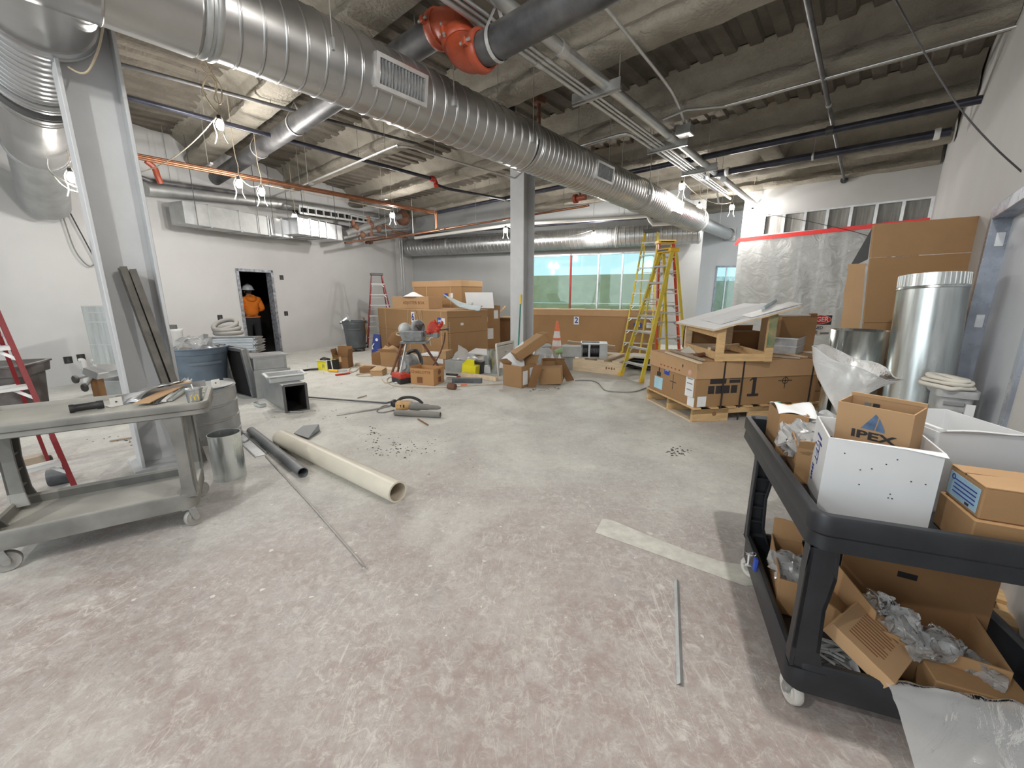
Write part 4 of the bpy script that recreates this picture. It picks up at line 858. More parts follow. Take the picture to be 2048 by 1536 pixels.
MB().hexa([s0+dd*x+sd*y+up*z for z in (.0, .055) for y in (.07, .0716) for x in (.06, Lb-.06)]).build('bracket_web', 'galv', t, True)
for x in (0, Lb-.06): 
    MB().hexa([s0+dd*(x+k)+sd*y+up*z for z in (0, .058) for y in (-.002, .0) for k in (0, .062)]).build('end_tab', 'alu_bright', t, True)
    MB().cyl(s0+dd*(x+.03)-sd*.0045+up*.03, s0+dd*(x+.03)-sd*.0015+up*.03, .006, n=12).build('bolt_hole', 'seal_dark', t, True)
s2, s3 = onL(262, 803), onL(345, 782)
for i, (a, b, h_, lab) in enumerate((((262,806),(352,780),.075,'crumpled galvanised sheet strip arched on the left cart'), ((300,790),(372,772),.06,'curled metal offcut behind the tan cardboard strip on the left cart'))):
    A, B = onL(*a), onL(*b); D = (B-A); Ln = D.length; D.normalize(); N_ = Vector((-D.y, D.x, 0)); t = thing('metal_offcut', lab, 'metal scrap', A)
    MB().grid(lambda u, v: A+D*(u*Ln)+N_*((v-.5)*.10)+up*(.002+h_*math.sin(math.pi*u)**.8*(1-.3*v)+.006*math.sin(9*u+4*v)), 18, 4).build('sheet', 'galv_bright' if i else 'galv', t, True, smooth=60, solid=.002)
A, B = onL(283, 808, .862), onL(372, 765, .885); D = B-A; Ln = D.length; D.normalize(); N_ = Vector((-D.y, D.x, 0))
tag(MB().hexa([A+D*x+N_*y+up*z for z in (.002, .007) for y in (-.045, .045) for x in (0, Ln)]).build('cardboard_strip', 'cardboard_light'), 'flat tan cardboard strip lying on metal scraps on the left cart', 'cardboard')
for i, (a, b, c) in enumerate((((318,806),(374,757),'galv'), ((328,804),(381,760),'alu_bright'), ((340,802),(388,768),'galv_bright'), ((311,808),(366,762),'seal_dark'))):
    A, B = onL(*a, .852), onL(*b, .87); t = thing('metal_strip', ['narrow channel strip beside the clear cup, second of the bundle', 'brightest narrow metal strip in the bundle beside the clear cup', 'metal strip nearest the clear cup on the left cart', 'dark narrow strip half under the tan cardboard'][i], 'metal scrap', A)
    D = (B-A).normalized(); N_ = Vector((-D.y, D.x, 0)).normalized()
    mb = MB().bar(A, B, .022, .0016); mb.bar(A+N_*.011+up*.006, B+N_*.011+up*.006, .0016, .013); mb.bar(A-N_*.011+up*.006, B-N_*.011+up*.006, .0016, .013); mb.build('channel', c, t, True)
cq = onL(391, 805); t = thing('drink_cup', 'clear plastic cup with yellow M, lid rim and white straw on the left cart', 'cup', cq)
MB().lathe([(.0,.001), (.040,.001), (.0475,.09), (.0485,.092), (.0475,.094), (.046,.09), (.0385,.004), (.0,.004)], cq, (0,0,1), 26).build('cup_wall', 'cup_clear', t, True, smooth=50)
MB().lathe([(.0,.095), (.040,.095), (.044,.099), (.051,.099), (.0525,.095), (.0515,.090), (.0485,.090), (.047,.094), (.0,.092)], cq, (0,0,1), 26).build('lid', 'cup_clear', t, True, smooth=50)
MB().tube([cq+Vector((.004,0,.01)), cq+Vector((0,0,.10)), cq+Vector((-.012,.006,.125))], .0035, 8).build('straw', 'white_plastic', t, True, smooth=60)
mth_ = MB(); cd_ = (Vector((0,0,0))-cq); cd_.z = 0; cd_.normalize(); cr = Vector((-cd_.y, cd_.x, 0))
for k in (-1, 1):
    mth_.tube([cq+cd_*.0435+cr*(k*.0105+.009*math.cos(math.pi*i/10))+up*(.025+.036*math.sin(math.pi*i/10)**.6) for i in range(11)], .0018, 6)
mth_.build('lettering', 'yellow_ink', t, True)
# ---------------------------------------------------------------- ladders
def ladder(name, label, M4, w0, w1, H, spread, rail, steps, cap, nstep=7, rear=None, rail_w=.075, shoe='cap_yellow', rear_rungs=5):
    t = thingM(name, label, 'ladder', M4); rear = rear or rail; tr = Vector((-1,0,0))
    def fr_(s, z): k = z/H; return Vector((s*(w0+(w1-w0)*k)/2, spread*.55*k, z))
    def rr_(s, z): k = z/H; return Vector((s*(w0*.86+(w1-w0*.86)*k)/2, spread-(spread*.45-.06)*k, z))
    for s in (-1, 1):
        a, b = fr_(s, 0), fr_(s, H-.03); mb = MB().bar(a, b, .006, rail_w, up=(0,1,0)); 
        for k in (-1, 1): off = Vector((-s*.012, k*rail_w*.46, 0)); mb.bar(a+off, b+off, .030, .005, up=(0,1,0))
        r = mb.build('rail', rail, t)
        MB().box(a+Vector((0,.0,.035)), (.05,.10,.07)).build('foot', shoe, r, bev=.008)
        a, b = rr_(s, 0), rr_(s, H-.08); mb = MB().bar(a, b, .006, rail_w*.7, up=(0,1,0))
        for k in (-1, 1): off = Vector((-s*.010, k*rail_w*.32, 0)); mb.bar(a+off, b+off, .024, .004, up=(0,1,0))
        r = mb.build('rear_rail', rear, t); MB().box(a+Vector((0,0,.03)), (.045,.07,.06)).build('foot', shoe, r, bev=.008)
        zz = H*.52; MB().bar(fr_(s, zz)-tr*0, rr_(s, zz), .004, .022).build('spreader', 'alu', t)
    for k in range(1, nstep+1):
        z = H*k/(nstep+1); a, b = fr_(-1, z), fr_(1, z)
        mb = MB().bar(a, b, .085, .006); mb.bar(a+Vector((0,-.04,-.014)), b+Vector((0,-.04,-.014)), .005, .028); mb.bar(a+Vector((0,.04,-.014)), b+Vector((0,.04,-.014)), .005, .028)
        o = mb.build('step', steps, t)
        for s in (-1, 1):
            a = fr_(s, z); MB().bar(a+Vector((-s*.11,0,-.01)), fr_(s, z-.11)+Vector((-s*.01,0,0)), .022, .004, up=(0,1,0)).build('step_brace', steps, o)
    for k in range(1, rear_rungs+1):
        z = H*k/(rear_rungs+1); MB().bar(rr_(-1, z), rr_(1, z), .022, .016).build('rear_rung', steps, t)
    y = spread*.55; MB().b2((-w1/2-.03, y-.09, H-.07), (w1/2+.03, y+.12, H)).build('top_cap', cap, t, bev=.012)
    MB().b2((-w1/2+.02, y-.0915, H-.05), (w1/2-.02, y-.0895, H-.02)).build('warning_label', 'seal_dark', t)
    return t
A = fl(162, 992); f2 = A+Vector((-.36,-.50,0)); Mt, w = floorframe(f2, A)
Mt = Mt @ Matrix.Translation((w/2, 0, 0))
ladder('stepladder', 'dark red stepladder at the left edge behind the grey cart', Mt @ Matrix.Rotation(math.radians(-2), 4, 'Y'), w, .34, 2.35, 1.15, 'fiber_red', 'alu_bright', 'fiber_red', 7, shoe='black_plastic', rail_w=.09)
A, B = fl(733, 701), fl(776, 700); A = Vector((-4.35, 12.0, 0)); B = Vector((-3.50, 12.40, 0)); Mt, w = floorframe(A, B)
ladder('stepladder', 'red stepladder against the far left wall between grey bin and stacked crates', Mt @ Matrix.Translation((w/2,0,0)), w, .30, zat(A.lerp(B,.5)+Vector((0,.4,0)), 546), .9, 'fiber_red', 'alu', 'seal_dark', 6, shoe='black_plastic')
A, B = fl(1241, 752), fl(1283, 765); A2 = A.lerp(B, .05); Mt, w = floorframe(A, B); m = A.lerp(B, .5)
ladder('stepladder', 'yellow stepladder in front of the crate numbered 2, nearest of three', Mt @ Matrix.Translation((w/2,0,0)), w, .33, zat(m+Vector((.5,.2,0)), 497), 1.1, 'fiber_yellow', 'alu', 'cap_yellow', 7)
A = fl(1327, 742)+Vector((-.16,.05,0)); B = A+Vector((.55,.02,0)); Mt, w = floorframe(A, B)
ladder('stepladder', 'orange stepladder with yellow top cap behind the nearest yellow one', Mt @ Matrix.Translation((w/2,0,0)), w, .32, zat(A+Vector((.2,.5,0)), 479), 1.15, 'fiber_orange', 'alu', 'cap_yellow', 7, rear='fiber_yellow')
A = fl(1243, 708); B = A+Vector((.66,-.40,0)); Mt, w = floorframe(A, B); m = A.lerp(B, .5)
ladder('stepladder', 'tallest yellow stepladder with a dark top, rearmost of three', Mt @ Matrix.Translation((w/2,-.0,0)), w, .34, zat(m+Vector((.35,.6,0)), 459), 1.3, 'fiber_yellow', 'alu', 'seal_dark', 9)
# ---------------------------------------------------------------- bins
def bin_(name, label, loc, r0, r1, h, mat, dolly=True, handle_az=0.0, n=32):
    t = thing(name, label, 'bin', loc, handle_az)
    z0 = .11 if dolly else 0
    MB().lathe([(0,z0), (r0,z0), (r0+.004,z0+.01), (r0+(r1-r0)*.55,z0+h*.55), (r1*.985,h+z0-.10), (r1*1.01,h+z0-.09), (r1*1.02,h+z0-.02), (r1*1.07,h+z0-.015), (r1*1.07,h+z0), (r1*.97,h+z0), (r1*.93,h+z0-.1), (r0*.95,z0+.03), (0,z0+.03)], (0,0,0), (0,0,1), n).build('bin_body', mat, t, smooth=35)
    for s in (-1, 1):
        MB().tube([(s*r1*.98,-.09,h+z0-.05), (s*(r1+.045),-.085,h+z0-.06), (s*(r1+.055),0,h+z0-.06), (s*(r1+.045),.085,h+z0-.06), (s*r1*.98,.09,h+z0-.05)], .018, 8).build('handle', mat, t, smooth=40)
        MB().lathe([(r1*1.004,-.02), (r1*1.012,.0), (r1*1.004,.02)], (0,0,h+z0-.22), (0,0,1), 20, arc=(math.pi/2-.55+(0 if s > 0 else math.pi), math.pi/2+.55+(0 if s > 0 else math.pi))).build('rib_band', mat, t, smooth=40)
    if dolly:
        MB().lathe([(0,.075), (r0*1.04,.075), (r0*1.04,.11), (0,.11)], (0,0,0), (0,0,1), n).build('dolly', 'black_plastic', t)
        for k in range(5): a = 2*math.pi*k/5+.5; caster(t, r0*.8*math.cos(a), r0*.8*math.sin(a), .028, 'rubber', a)
    return t
c = Vector((-4.41, 11.3, 0)); bin_('rubbish_bin', 'dark grey round bin with sticks, on wheels by the left wall', c, .25, .315, .74, 'bin_gray', True, .3)
for i, (pts, m, lab) in enumerate((([(-.30,-.05,.62),(-.36,-.06,.80),(-.20,0,.93)], 'alu', 'bent pale strip hooked over the left rim of the dark grey bin'), ([(-.12,0,.55),(-.42,-.05,1.02)], 'rod_steel', 'grey stick leaning out of the left side of the dark grey bin'), ([(.0,.05,.5),(-.20,.0,1.03)], 'machine_light', 'upright grey strip standing in the dark grey bin'), ([(.28,-.05,.95),(.335,-.03,.6),(.33,.0,.45)], 'cardboard_dark', 'brown strip hanging over the right rim of the dark grey bin'))):
    t = thing('scrap_strip', lab, 'scrap', c+Vector(pts[0])); mb = MB()
    for a, b in zip(pts, pts[1:]): mb.bar(c+Vector(a), c+Vector(b), .045, .012, up=(0,1,0))
    mb.build('strip', m, t, True)
cb = fl(398, 792); cb = Vector((-4.72, 5.95, 0))
bb = bin_('rubbish_bin', 'big blue grey round bin holding a clear plastic bag, behind the left column', cb, .29, .385, .80, 'bin_blue', False, .9)
b0 = MB().ball(cb+Vector((.03,-.05,.78)), .25, 18, 12, (1,1,.6)); crumple(b0, 'plastic_bag', 'poly_clear', None, .09, 9, 3); o = bpy.data.objects['plastic_bag']; tag(o, 'clear crumpled plastic bag heaped in the blue grey bin', 'bag')
t = thing('scrap_strip', 'dark pointed offcut sticking out of the blue grey bin', 'scrap', cb+Vector((.05,.1,.8))); MB().slab([cb+Vector(v) for v in ((.0,.12,.70),(.10,.12,.72),(.02,.12,.96))], .01).build('strip', 'machine_gray', t, True)
t = thing('debris', 'brown rubbish lying at the left rim of the blue grey bin', 'rubbish', cb+Vector((-.2,-.1,.75))); crumple(MB().ball(cb+Vector((-.18,-.10,.76)), .12, 10, 7, (1.3,.8,.5)), 'debris_heap', 'wood_gray', t, .06, 14, 2, world=True)
# white bucket stand behind the bin
q = fl(352, 700); q = dep(352, 690, 7.6); bz0 = zat(q, 700)
t = thing('plastic_bucket', 'small white bucket with dark lid behind the blue grey bin', 'bucket', (q.x, q.y, 0))
MB().lathe([(.0,0), (.11,0), (.135,zat(q,664)), (.15,zat(q,662)), (.15,zat(q,658)), (0,zat(q,658))], (q.x,q.y,0), (0,0,1), 22).build('bucket_body', 'white_plastic', t, True, smooth=40)
MB().cyl((q.x-.03,q.y,zat(q,658)), (q.x-.03,q.y,zat(q,650)), .09, n=18).build('lid', 'seal_dark', t, True)
# dark barrel at the left edge
q = fl(20, 830); q = Vector((-6.15, 4.70, 0)); ztp = zat(q, 728)
t = thing('storage_barrel', 'dark brown plastic barrel with square rim behind the red ladder', 'barrel', q, .5)
Ls = [[Vector((x, y, z)) for x, y in rloop(-r, r, -r, r, .10, 0)] for r, z in ((.27,0), (.31,ztp-.14), (.345,ztp-.13), (.355,ztp-.02), (.37,ztp-.02), (.37,ztp), (.33,ztp), (.30,ztp-.10), (.26,ztp-.14))]
loops(MB(), Ls).build('barrel_body', 'bin_dark', t, smooth=40); MB().b2((-.30,-.30,ztp-.05), (.30,.30,ztp-.04)).build('lid', 'seal_dark', t, bev=.004)
# ---------------------------------------------------------------- leaning channels on the left column
A0 = fl(372, 905, .0); A0 = Vector((-3.0, 3.55, 0)); T0 = onp(250, 534, G(0, -4.76), 41)
for k, (dx, dz, m, lab) in enumerate(((-.0, 0, 'grimy_steel', 'grimy steel channel leaning on the left column, left of two'), (.075, -.02, 'grimy_steel', 'grimy ribbed steel channel leaning on the left column, right of two'))):
    b0_, t0_ = A0+Vector((dx,.02*k,.01)), T0+Vector((dx*.75,.02*k,dz)); t = thing('steel_channel', lab, 'steel', b0_)
    D = (t0_-b0_).normalized(); X = D.cross(Vector((-.6,-.8,0))).normalized(); Y = X.cross(D)
    for (x, y, w, th) in ((0,0,.085,.008), (-.038,.022,.008,.04), (.038,.022,.008,.04)): MB().bar(b0_+X*x+Y*y, t0_+X*x+Y*y, w, th, up=Y).build('channel_web' if w > .05 else 'channel_flange', m, t, True)
    for s in (-.018, .0, .018): MB().bar(b0_+X*s-Y*.006, t0_+X*s-Y*.006, .006, .006, up=Y).build('rib', m, t, True)
# grey box by the column foot
q = fl(345, 930); q = Vector((-3.10, 3.42, 0)); 
# ---------------------------------------------------------------- ductwork lying behind the left cart
q = Vector((-7.35, 6.90, 0)); 
def steel_front(px0, px1, Y): a, b = dep(px0, 700, Y), dep(px1, 700, Y); return Vector((a.x, a.y, 0)), Vector((b.x, b.y, 0))
A, B = steel_front(182, 254, 6.6); Mt, w = floorframe(A, B); hz = zat(A, 612)
t = thingM('sheet_duct', 'tall shiny sheet metal duct section standing against the left wall', 'duct', Mt)
MB().add([(0,0,.42),(w,0,.42),(w,.38,.42),(0,.38,.42),(0,0,hz),(w,0,hz),(w,.38,hz),(0,.38,hz)], [(0,1,5,4),(1,2,6,5),(2,3,7,6),(3,0,4,7)]).build('duct_body', 'galv_bright', t, solid=.003)
for z in (.75, 1.12, hz-.10, hz): MB().b2((-.006,-.008,z-.008), (w+.006,.39,z+.004)).build('cross_seam', 'alu', t)
A, B = steel_front(178, 258, 6.1); Mt, w = floorframe(A, B); hz = zat(A, 762)
t = thingM('sheet_duct', 'low open galvanised duct box stacked below the tall shiny section', 'duct', Mt)
MB().add([(0,0,0),(w,0,0),(w,.5,0),(0,.5,0),(0,0,hz),(w,0,hz),(w,.5,hz),(0,.5,hz)], [(0,1,5,4),(1,2,6,5),(2,3,7,6),(3,0,4,7)]).build('duct_body', 'galv_dull', t, solid=.003)
for z in (hz, hz+.10): MB().b2((-.01,-.012,z-.012), (w+.01,.51,z+.006)).build('flange', 'galv', t)
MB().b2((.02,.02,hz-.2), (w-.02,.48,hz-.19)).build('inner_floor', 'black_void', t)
q = dep(200, 790, 5.5); q.z = 0; t = thing('hand_truck', 'small metal dolly tipped up with casters showing behind the left cart', 'dolly', q)
b = Vector((q.x, q.y, 0))
for dx in (-.10, .0): MB().cyl(b+Vector((dx,.05,0)), b+Vector((dx,.05,.42)), .035, n=12).build('post', 'cardboard_dark', t, True, smooth=40)
MB().box(b+Vector((-.02,.03,.48)), (.22,.16,.10), Matrix.Rotation(.4, 3, 'Y')).build('motor_box', 'galv', t, True, bev=.01)
for dx, dz in ((-.26,.40), (-.16,.28)):
    MB().tube([b+Vector((-.02,0,.47)), b+Vector((dx,-.02,dz))], .018, 8).build('arm', 'galv', t, True, smooth=40); MB().lathe([(.02,-.02), (.05,-.02), (.058,-.01), (.058,.01), (.05,.02), (.02,.02)], b+Vector((dx,-.03,dz)), (.3,1,0), 16).build('wheel', 'rubber', t, True, smooth=40)
t2 = thing('pvc_fitting', 'pale plastic pipe elbow standing against the left wall under the outlets', 'fitting', lwp(170, 770, .15)); MB().tube(bez([lwp(171, 765, .15), lwp(170, 735, .15), lwp(166, 721, .15), lwp(158, 721, .12)], 5), .035, 12).build('pipe_body', 'white_pipe', t2, True, smooth=40)
t2 = thing('pvc_fitting', 'pale plastic tee behind the tipped dolly near the tall shiny duct', 'fitting', lwp(190, 765, .2)); MB().tube([lwp(192, 760, .2), lwp(190, 722, .2)], .03, 12).build('pipe_body', 'white_pipe', t2, True, smooth=40); MB().tube([lwp(182, 722, .2), lwp(197, 720, .2)], .034, 12).build('pipe_body', 'white_pipe', t2, True, smooth=40)
# drum of spiral duct, small can and offcuts right of the cart
c = fl(428, 880); c = Vector((-3.28, 4.20, 0)); hd = zat(c, 765)
t = thing('duct_offcut', 'upright grey spiral duct drum standing behind the right end of the left cart', 'duct', c); spiral(c, c+up*hd, .245, .16, ridge=.006).build('drum_wall', 'galv_dull', t, True, smooth=35); MB().cyl(c+up*(hd-.03), c+up*(hd-.025), .24, n=28).build('inner_dark', 'galv', t, True)
c = Vector((-2.46, 3.24, 0)); hd = zat(c, 866)
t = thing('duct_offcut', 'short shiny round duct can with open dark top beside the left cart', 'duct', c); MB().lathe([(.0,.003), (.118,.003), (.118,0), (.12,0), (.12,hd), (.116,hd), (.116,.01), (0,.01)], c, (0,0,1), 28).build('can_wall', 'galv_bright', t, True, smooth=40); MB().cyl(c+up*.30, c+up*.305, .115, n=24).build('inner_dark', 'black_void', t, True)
# duct frames stacked on edge
def rframe(name, label, A, ax, Wf, Hf, D, th=.03, mat='galv_dull', lean=0.0):   # rectangular duct collar, opening along its own y
    M4 = Matrix.Translation(A) @ Matrix.Rotation(ax, 4, 'Z') @ Matrix.Rotation(lean, 4, 'X'); t = thingM(name, label, 'duct', M4)
    MB().add([(0,0,0),(Wf,0,0),(Wf,0,Hf),(0,0,Hf),(0,D,0),(Wf,D,0),(Wf,D,Hf),(0,D,Hf)], [(0,1,5,4),(1,2,6,5),(2,3,7,6),(3,0,4,7)]).build('collar', mat, t, solid=.004)
    for y in (0, D):
        for a, b in (((0,0),(Wf,0)), ((Wf,0),(Wf,Hf)), ((Wf,Hf),(0,Hf)), ((0,Hf),(0,0))): MB().bar((a[0],y,a[1]), (b[0],y,b[1]), .05, .02, up=(0,1,0)).build('flange', 'galv', t)
    MB().b2((.01,D*.5,.01), (Wf-.01,D*.5+.005,Hf-.01)).build('black_inside', 'black_void', t)  # flat black sheet across the middle of the opening
    return t
def yaw(d): return math.atan2(d.y, d.x)
A = fl(447, 778); 
f1 = fl(482, 803); az_ = math.radians(118)
rframe('duct_collar', 'rectangular duct collar with black opening on edge, left of two upright ones', fl(462, 790)+Vector((.0,.15,0)), math.radians(148), .60, .78, .07, lean=-.10)
rframe('duct_collar', 'rectangular duct collar with black opening on edge, right of two upright ones', fl(500, 798)+Vector((.05,.12,0)), math.radians(148), .60, .76, .07, lean=-.10)
for k in range(5):
    q = dep(470, 700, 7.6); zz = .50+.055*k
    t = rframe('duct_flange_frame', ['lowest flat duct frame in the stack by the doorway', 'second flat duct frame from the bottom of the stack by the doorway', 'middle flat duct frame of the stack by the doorway', 'second flat duct frame from the top of the stack by the doorway', 'top flat duct frame of the stack below the coiled hose'][k], Vector((-5.98+.02*(k % 2), 7.35-.03*(k % 3), zz)), math.radians(12), .95, .42, .05, lean=-math.pi/2)
    t.rotation_euler = Euler((math.pi/2*-1, 0, math.radians(12))); t.location.y += .3
    XF[t.name] = Matrix.LocRotScale(t.location, t.rotation_euler, None)
Mt = Matrix.Translation((-5.92, 7.2, 0)) @ rotz(math.radians(12)); t = carton('duct_box', 'closed grey duct box carrying the stack of flat frames', Mt, .9, .5, .48, 'galv_dull', 'duct', tape=False)
for z in (.2,.4): MB().b2((-.004,-.006,z), (.904,.0,z+.012)).build('cross_seam', 'galv', t)
c = Vector((-5.38, 7.62, .80)); t = thing('flexible_hose', 'coiled grey flexible hose lying on top of the stacked frames', 'hose', c)
for k, (r, z, tilt) in enumerate(((.21,.0,0), (.20,.075,.12), (.19,.15,.45))):
    pts = [c+Vector((r*math.cos(2*math.pi*i/24)-.02*k, r*.9*math.sin(2*math.pi*i/24), z+r*math.sin(2*math.pi*i/24)*tilt+.05)) for i in range(24)]; MB().tube(pts, .042, 10, closed=True).build('coil', 'concrete_dust', t, True, smooth=60)
A, B = fl(573, 826), fl(617, 819); Mt, w = floorframe(A, B); hz = zat(A, 772); bk = fl(528, 796); y_ = Vector((Mt[0][1], Mt[1][1], 0)); 
Mt2 = Matrix(((B-A).normalized().x, 0,0,0), ) if False else Mt
dx = (bk-A); x_ = (B-A).normalized(); dxn = dx.normalized()
t = thing('duct_elbow', 'galvanised square duct lying on the floor with its black open end facing right', 'duct', A)
P = lambda u, v, z: A+x_*(u*w)+dxn*(v*dx.length)+up*z
MB().add([P(0,0,.0),P(1,0,.0),P(1,0,hz),P(0,0,hz),P(0,1,.0),P(1,1,.0),P(1,1,hz),P(0,1,hz)], [(0,1,5,4),(1,2,6,5),(2,3,7,6),(3,0,4,7)]).build('duct_body', 'galv_dull', t, True, solid=.004)
for a, b in ((P(0,0,0),P(1,0,0)), (P(1,0,0),P(1,0,hz)), (P(1,0,hz),P(0,0,hz)), (P(0,0,hz),P(0,0,0))): MB().bar(a, b, .03, .02, up=dxn).build('end_flange', 'seal_dark', t, True)
MB().add([P(.02,.03,.01),P(.98,.03,.01),P(.98,.03,hz-.01),P(.02,.03,hz-.01),P(.02,.9,.01),P(.98,.9,.01),P(.98,.9,hz-.01),P(.02,.9,hz-.01)], [(0,4,5,1),(1,5,6,2),(2,6,7,3),(3,7,4,0),(4,7,6,5)]).build('black_inside', 'black_void', t, True)  # black faces just inside the open end
c0 = P(0,1,0); MB().hexa([c0+x_*u+dxn*v+up*z for z in (0, hz+.02) for v in (.0, .42) for u in (-.05, .36)]).build('elbow_body', 'galv_dull', t, True, bev=.004)
MB().hexa([c0+x_*u+dxn*v+up*z for z in (0, hz+.06) for v in (-.03, .02) for u in (-.09, .40)]).build('end_flange', 'galv', t, True)
up_ = zat(c0+dxn*.3, 712)
t = thing('duct_box', 'upright galvanised duct box with flat lid standing on the elbow behind the black opening', 'duct', c0+up*(hz+.03)); MB().hexa([c0+x_*u+dxn*v+up*z for z in (hz+.025, up_) for v in (.05, .46) for u in (-.06, .38)]).build('duct_body', 'galv_dull', t, True, bev=.004)
MB().hexa([c0+x_*u+dxn*v+up*z for z in (up_, up_+.025) for v in (.03, .48) for u in (-.09, .41)]).build('top_flange', 'galv', t, True); MB().hexa([c0+x_*u+dxn*v+up*z for z in (hz+.07, up_-.04) for v in (.044, .05) for u in (-.02, .34)]).build('front_panel', 'galv', t, True)
c = P(.5,.35,hz+.003); t = thing('plastic_tray', 'shallow white plastic tray on top of the floor duct with the black opening', 'tray', c)
x0 = x_*.5; Rt = frame(c, x_, Vector((-x_.y, x_.x, 0)))
mb = tray(-.22, .22, -.16, .18, .03, 0, .095, .006, .012); mb.v = [Rt @ v for v in mb.v]; mb.build('tray_body', 'clear_gray', t, True, smooth=40)
for yy in (-.178, .198):
    mb = MB().b2((-.24, yy-.016, .085), (.24, yy+.016, .10)); mb.v = [Rt @ v for v in mb.v]; mb.build('rim', 'white_plastic', t, True, bev=.003)
for xx in (-.235, .235):
    mb = MB().b2((xx-.016, -.19, .085), (xx+.016, .21, .10)); mb.v = [Rt @ v for v in mb.v]; mb.build('rim', 'white_plastic', t, True, bev=.003)
q = fl(507, 812); t = thing('metal_offcut', 'small bright folded steel piece on the floor left of the black duct opening', 'metal scrap', q); MB().hexa([q+Vector(v) for v in ((0,0,0),(.16,-.10,0),(.05,.07,0),(.21,-.03,0),(0,0,.06),(.16,-.10,.05),(.05,.07,.06),(.21,-.03,.05))]).build('offcut', 'galv_bright', t, True, bev=.008)
# ---------------------------------------------------------------- person in the doorway
def skin(name, mat, pts, edges, rad, parent, sub=2, smooth=True):
    me = bpy.data.meshes.new(name); me.from_pydata([tuple(p) for p in pts], edges, []); o = bpy.data.objects.new(name, me); C.objects.link(o)
    md_ = o.modifiers.new('skin', 'SKIN'); md_.use_smooth_shade = True
    for i, r in enumerate(rad):
        sv = me.skin_vertices[0].data[i]; sv.radius = r if isinstance(r, tuple) else (r, r); sv.use_root = (i == 0)
    o.modifiers.new('sub', 'SUBSURF').levels = sub; o.modifiers['sub'].render_levels = sub
    dg = bpy.context.evaluated_depsgraph_get(); m2 = bpy.data.meshes.new_from_object(o.evaluated_get(dg)); bpy.data.objects.remove(o); bpy.data.meshes.remove(me)
    m2.name = name; m2.materials.clear(); m2.materials.append(M[mat]); o = bpy.data.objects.new(name, m2); C.objects.link(o)
    for p in m2.polygons: p.use_smooth = True
    if parent is not None: o.parent = parent
    return o
pp = fl(515, 703); pt = thing('person', 'person seen from behind in orange hoodie, dark trousers and pale hard hat in the doorway', 'person', (pp.x+.06, pp.y-.12, 0), math.radians(52))
HT = 1.74; V3 = lambda x, y, z: (x, y, z)      # local: facing +y
# continuous body: trunk, neck, head, arms, legs
P_ = [(0,0,.95),(0,-.01,1.12),(0,-.02,1.30),(0,-.01,1.44),(0,.01,1.52),(0,.03,1.60),(0,.035,1.70),
      (-.19,-.01,1.42),(-.245,-.03,1.16),(-.17,.17,1.08),(-.13,.25,1.10),
      (.19,-.01,1.42),(.27,-.02,1.17),(.20,.20,1.12),(.15,.28,1.14),
      (-.10,0,.88),(-.11,.02,.49),(-.12,-.02,.08),(-.125,.11,.035),(.10,0,.88),(.11,.03,.49),(.12,-.01,.08),(.13,.12,.035)]
E_ = [(0,1),(1,2),(2,3),(3,4),(4,5),(5,6),(3,7),(7,8),(8,9),(9,10),(3,11),(11,12),(12,13),(13,14),(0,15),(15,16),(16,17),(17,18),(0,19),(19,20),(20,21),(21,22)]
R_ = [(.13,.09),(.13,.09),(.17,.11),(.12,.09),.055,(.075,.09),(.07,.085),.065,.05,.04,.035,.065,.05,.04,.035,.09,.06,.045,.04,.09,.06,.045,.04]
body = skin('body', 'skin', P_, E_, R_, pt)
for s in (-1, 1):                               # hands: palm and five fingers closing on something in front
    hx, hy, hz = (s*.13 if s < 0 else .15), .28, 1.12
    hp = [(hx,hy,hz),(hx-s*.01,hy+.06,hz+.01)]; he = [(0,1)]; hr = [(.035,.018),(.038,.016)]
    for k in range(4):
        b = len(hp); x = hx-s*.01+(k-1.5)*.019; ln = (.030,.036,.034,.026)[k]
        hp += [(x,hy+.08,hz+.012),(x,hy+.08+ln,hz+.006),(x-s*.004,hy+.085+ln*1.2,hz-.022)]; he += [(1,b),(b,b+1),(b+1,b+2)]; hr += [.010,.009,.008]
    b = len(hp); hp += [(hx-s*.04,hy+.03,hz+.01),(hx-s*.055,hy+.065,hz-.004)]; he += [(0,b),(b,b+1)]; hr += [.012,.010]
    skin('hand', 'skin', hp, he, hr, body, 1)
HP = [(0,0,.985),(0,-.015,1.14),(0,-.025,1.32),(0,-.015,1.45),(0,.005,1.50),(-.195,-.015,1.42),(-.26,-.04,1.16),(-.18,.16,1.09),(.195,-.015,1.42),(.285,-.03,1.17),(.215,.19,1.12)]
skin('hoodie', 'hoodie', HP, [(0,1),(1,2),(2,3),(3,4),(3,5),(5,6),(6,7),(3,8),(8,9),(9,10)], [(.195,.14),(.195,.15),(.205,.15),(.15,.12),(.085,.08),.095,.075,.05,.095,.075,.05], pt)
MB().tube([(.195*math.cos(a), .14*math.sin(a)-.005, .965) for a in [2*math.pi*i/20 for i in range(20)]], .020, 8, closed=True).build('hem_band', 'hoodie', pt, smooth=60)
hd = MB().lathe([(.0,-.02),(.09,-.02),(.135,.03),(.14,.07),(.11,.11),(.08,.10),(.07,.03),(.0,.0)], (0,-.055,1.42), (0,-.55,1), 18); hd.build('hood', 'hoodie', pt, smooth=60)
skin('trousers', 'trousers', [(0,0,1.04),(0,0,.92),(-.105,0,.84),(-.115,.02,.48),(-.125,-.015,.10),(.105,0,.84),(.115,.03,.48),(.125,-.005,.10)], [(0,1),(1,2),(2,3),(3,4),(1,5),(5,6),(6,7)], [(.20,.145),(.19,.14),.118,.088,.075,.115,.088,.075], pt)
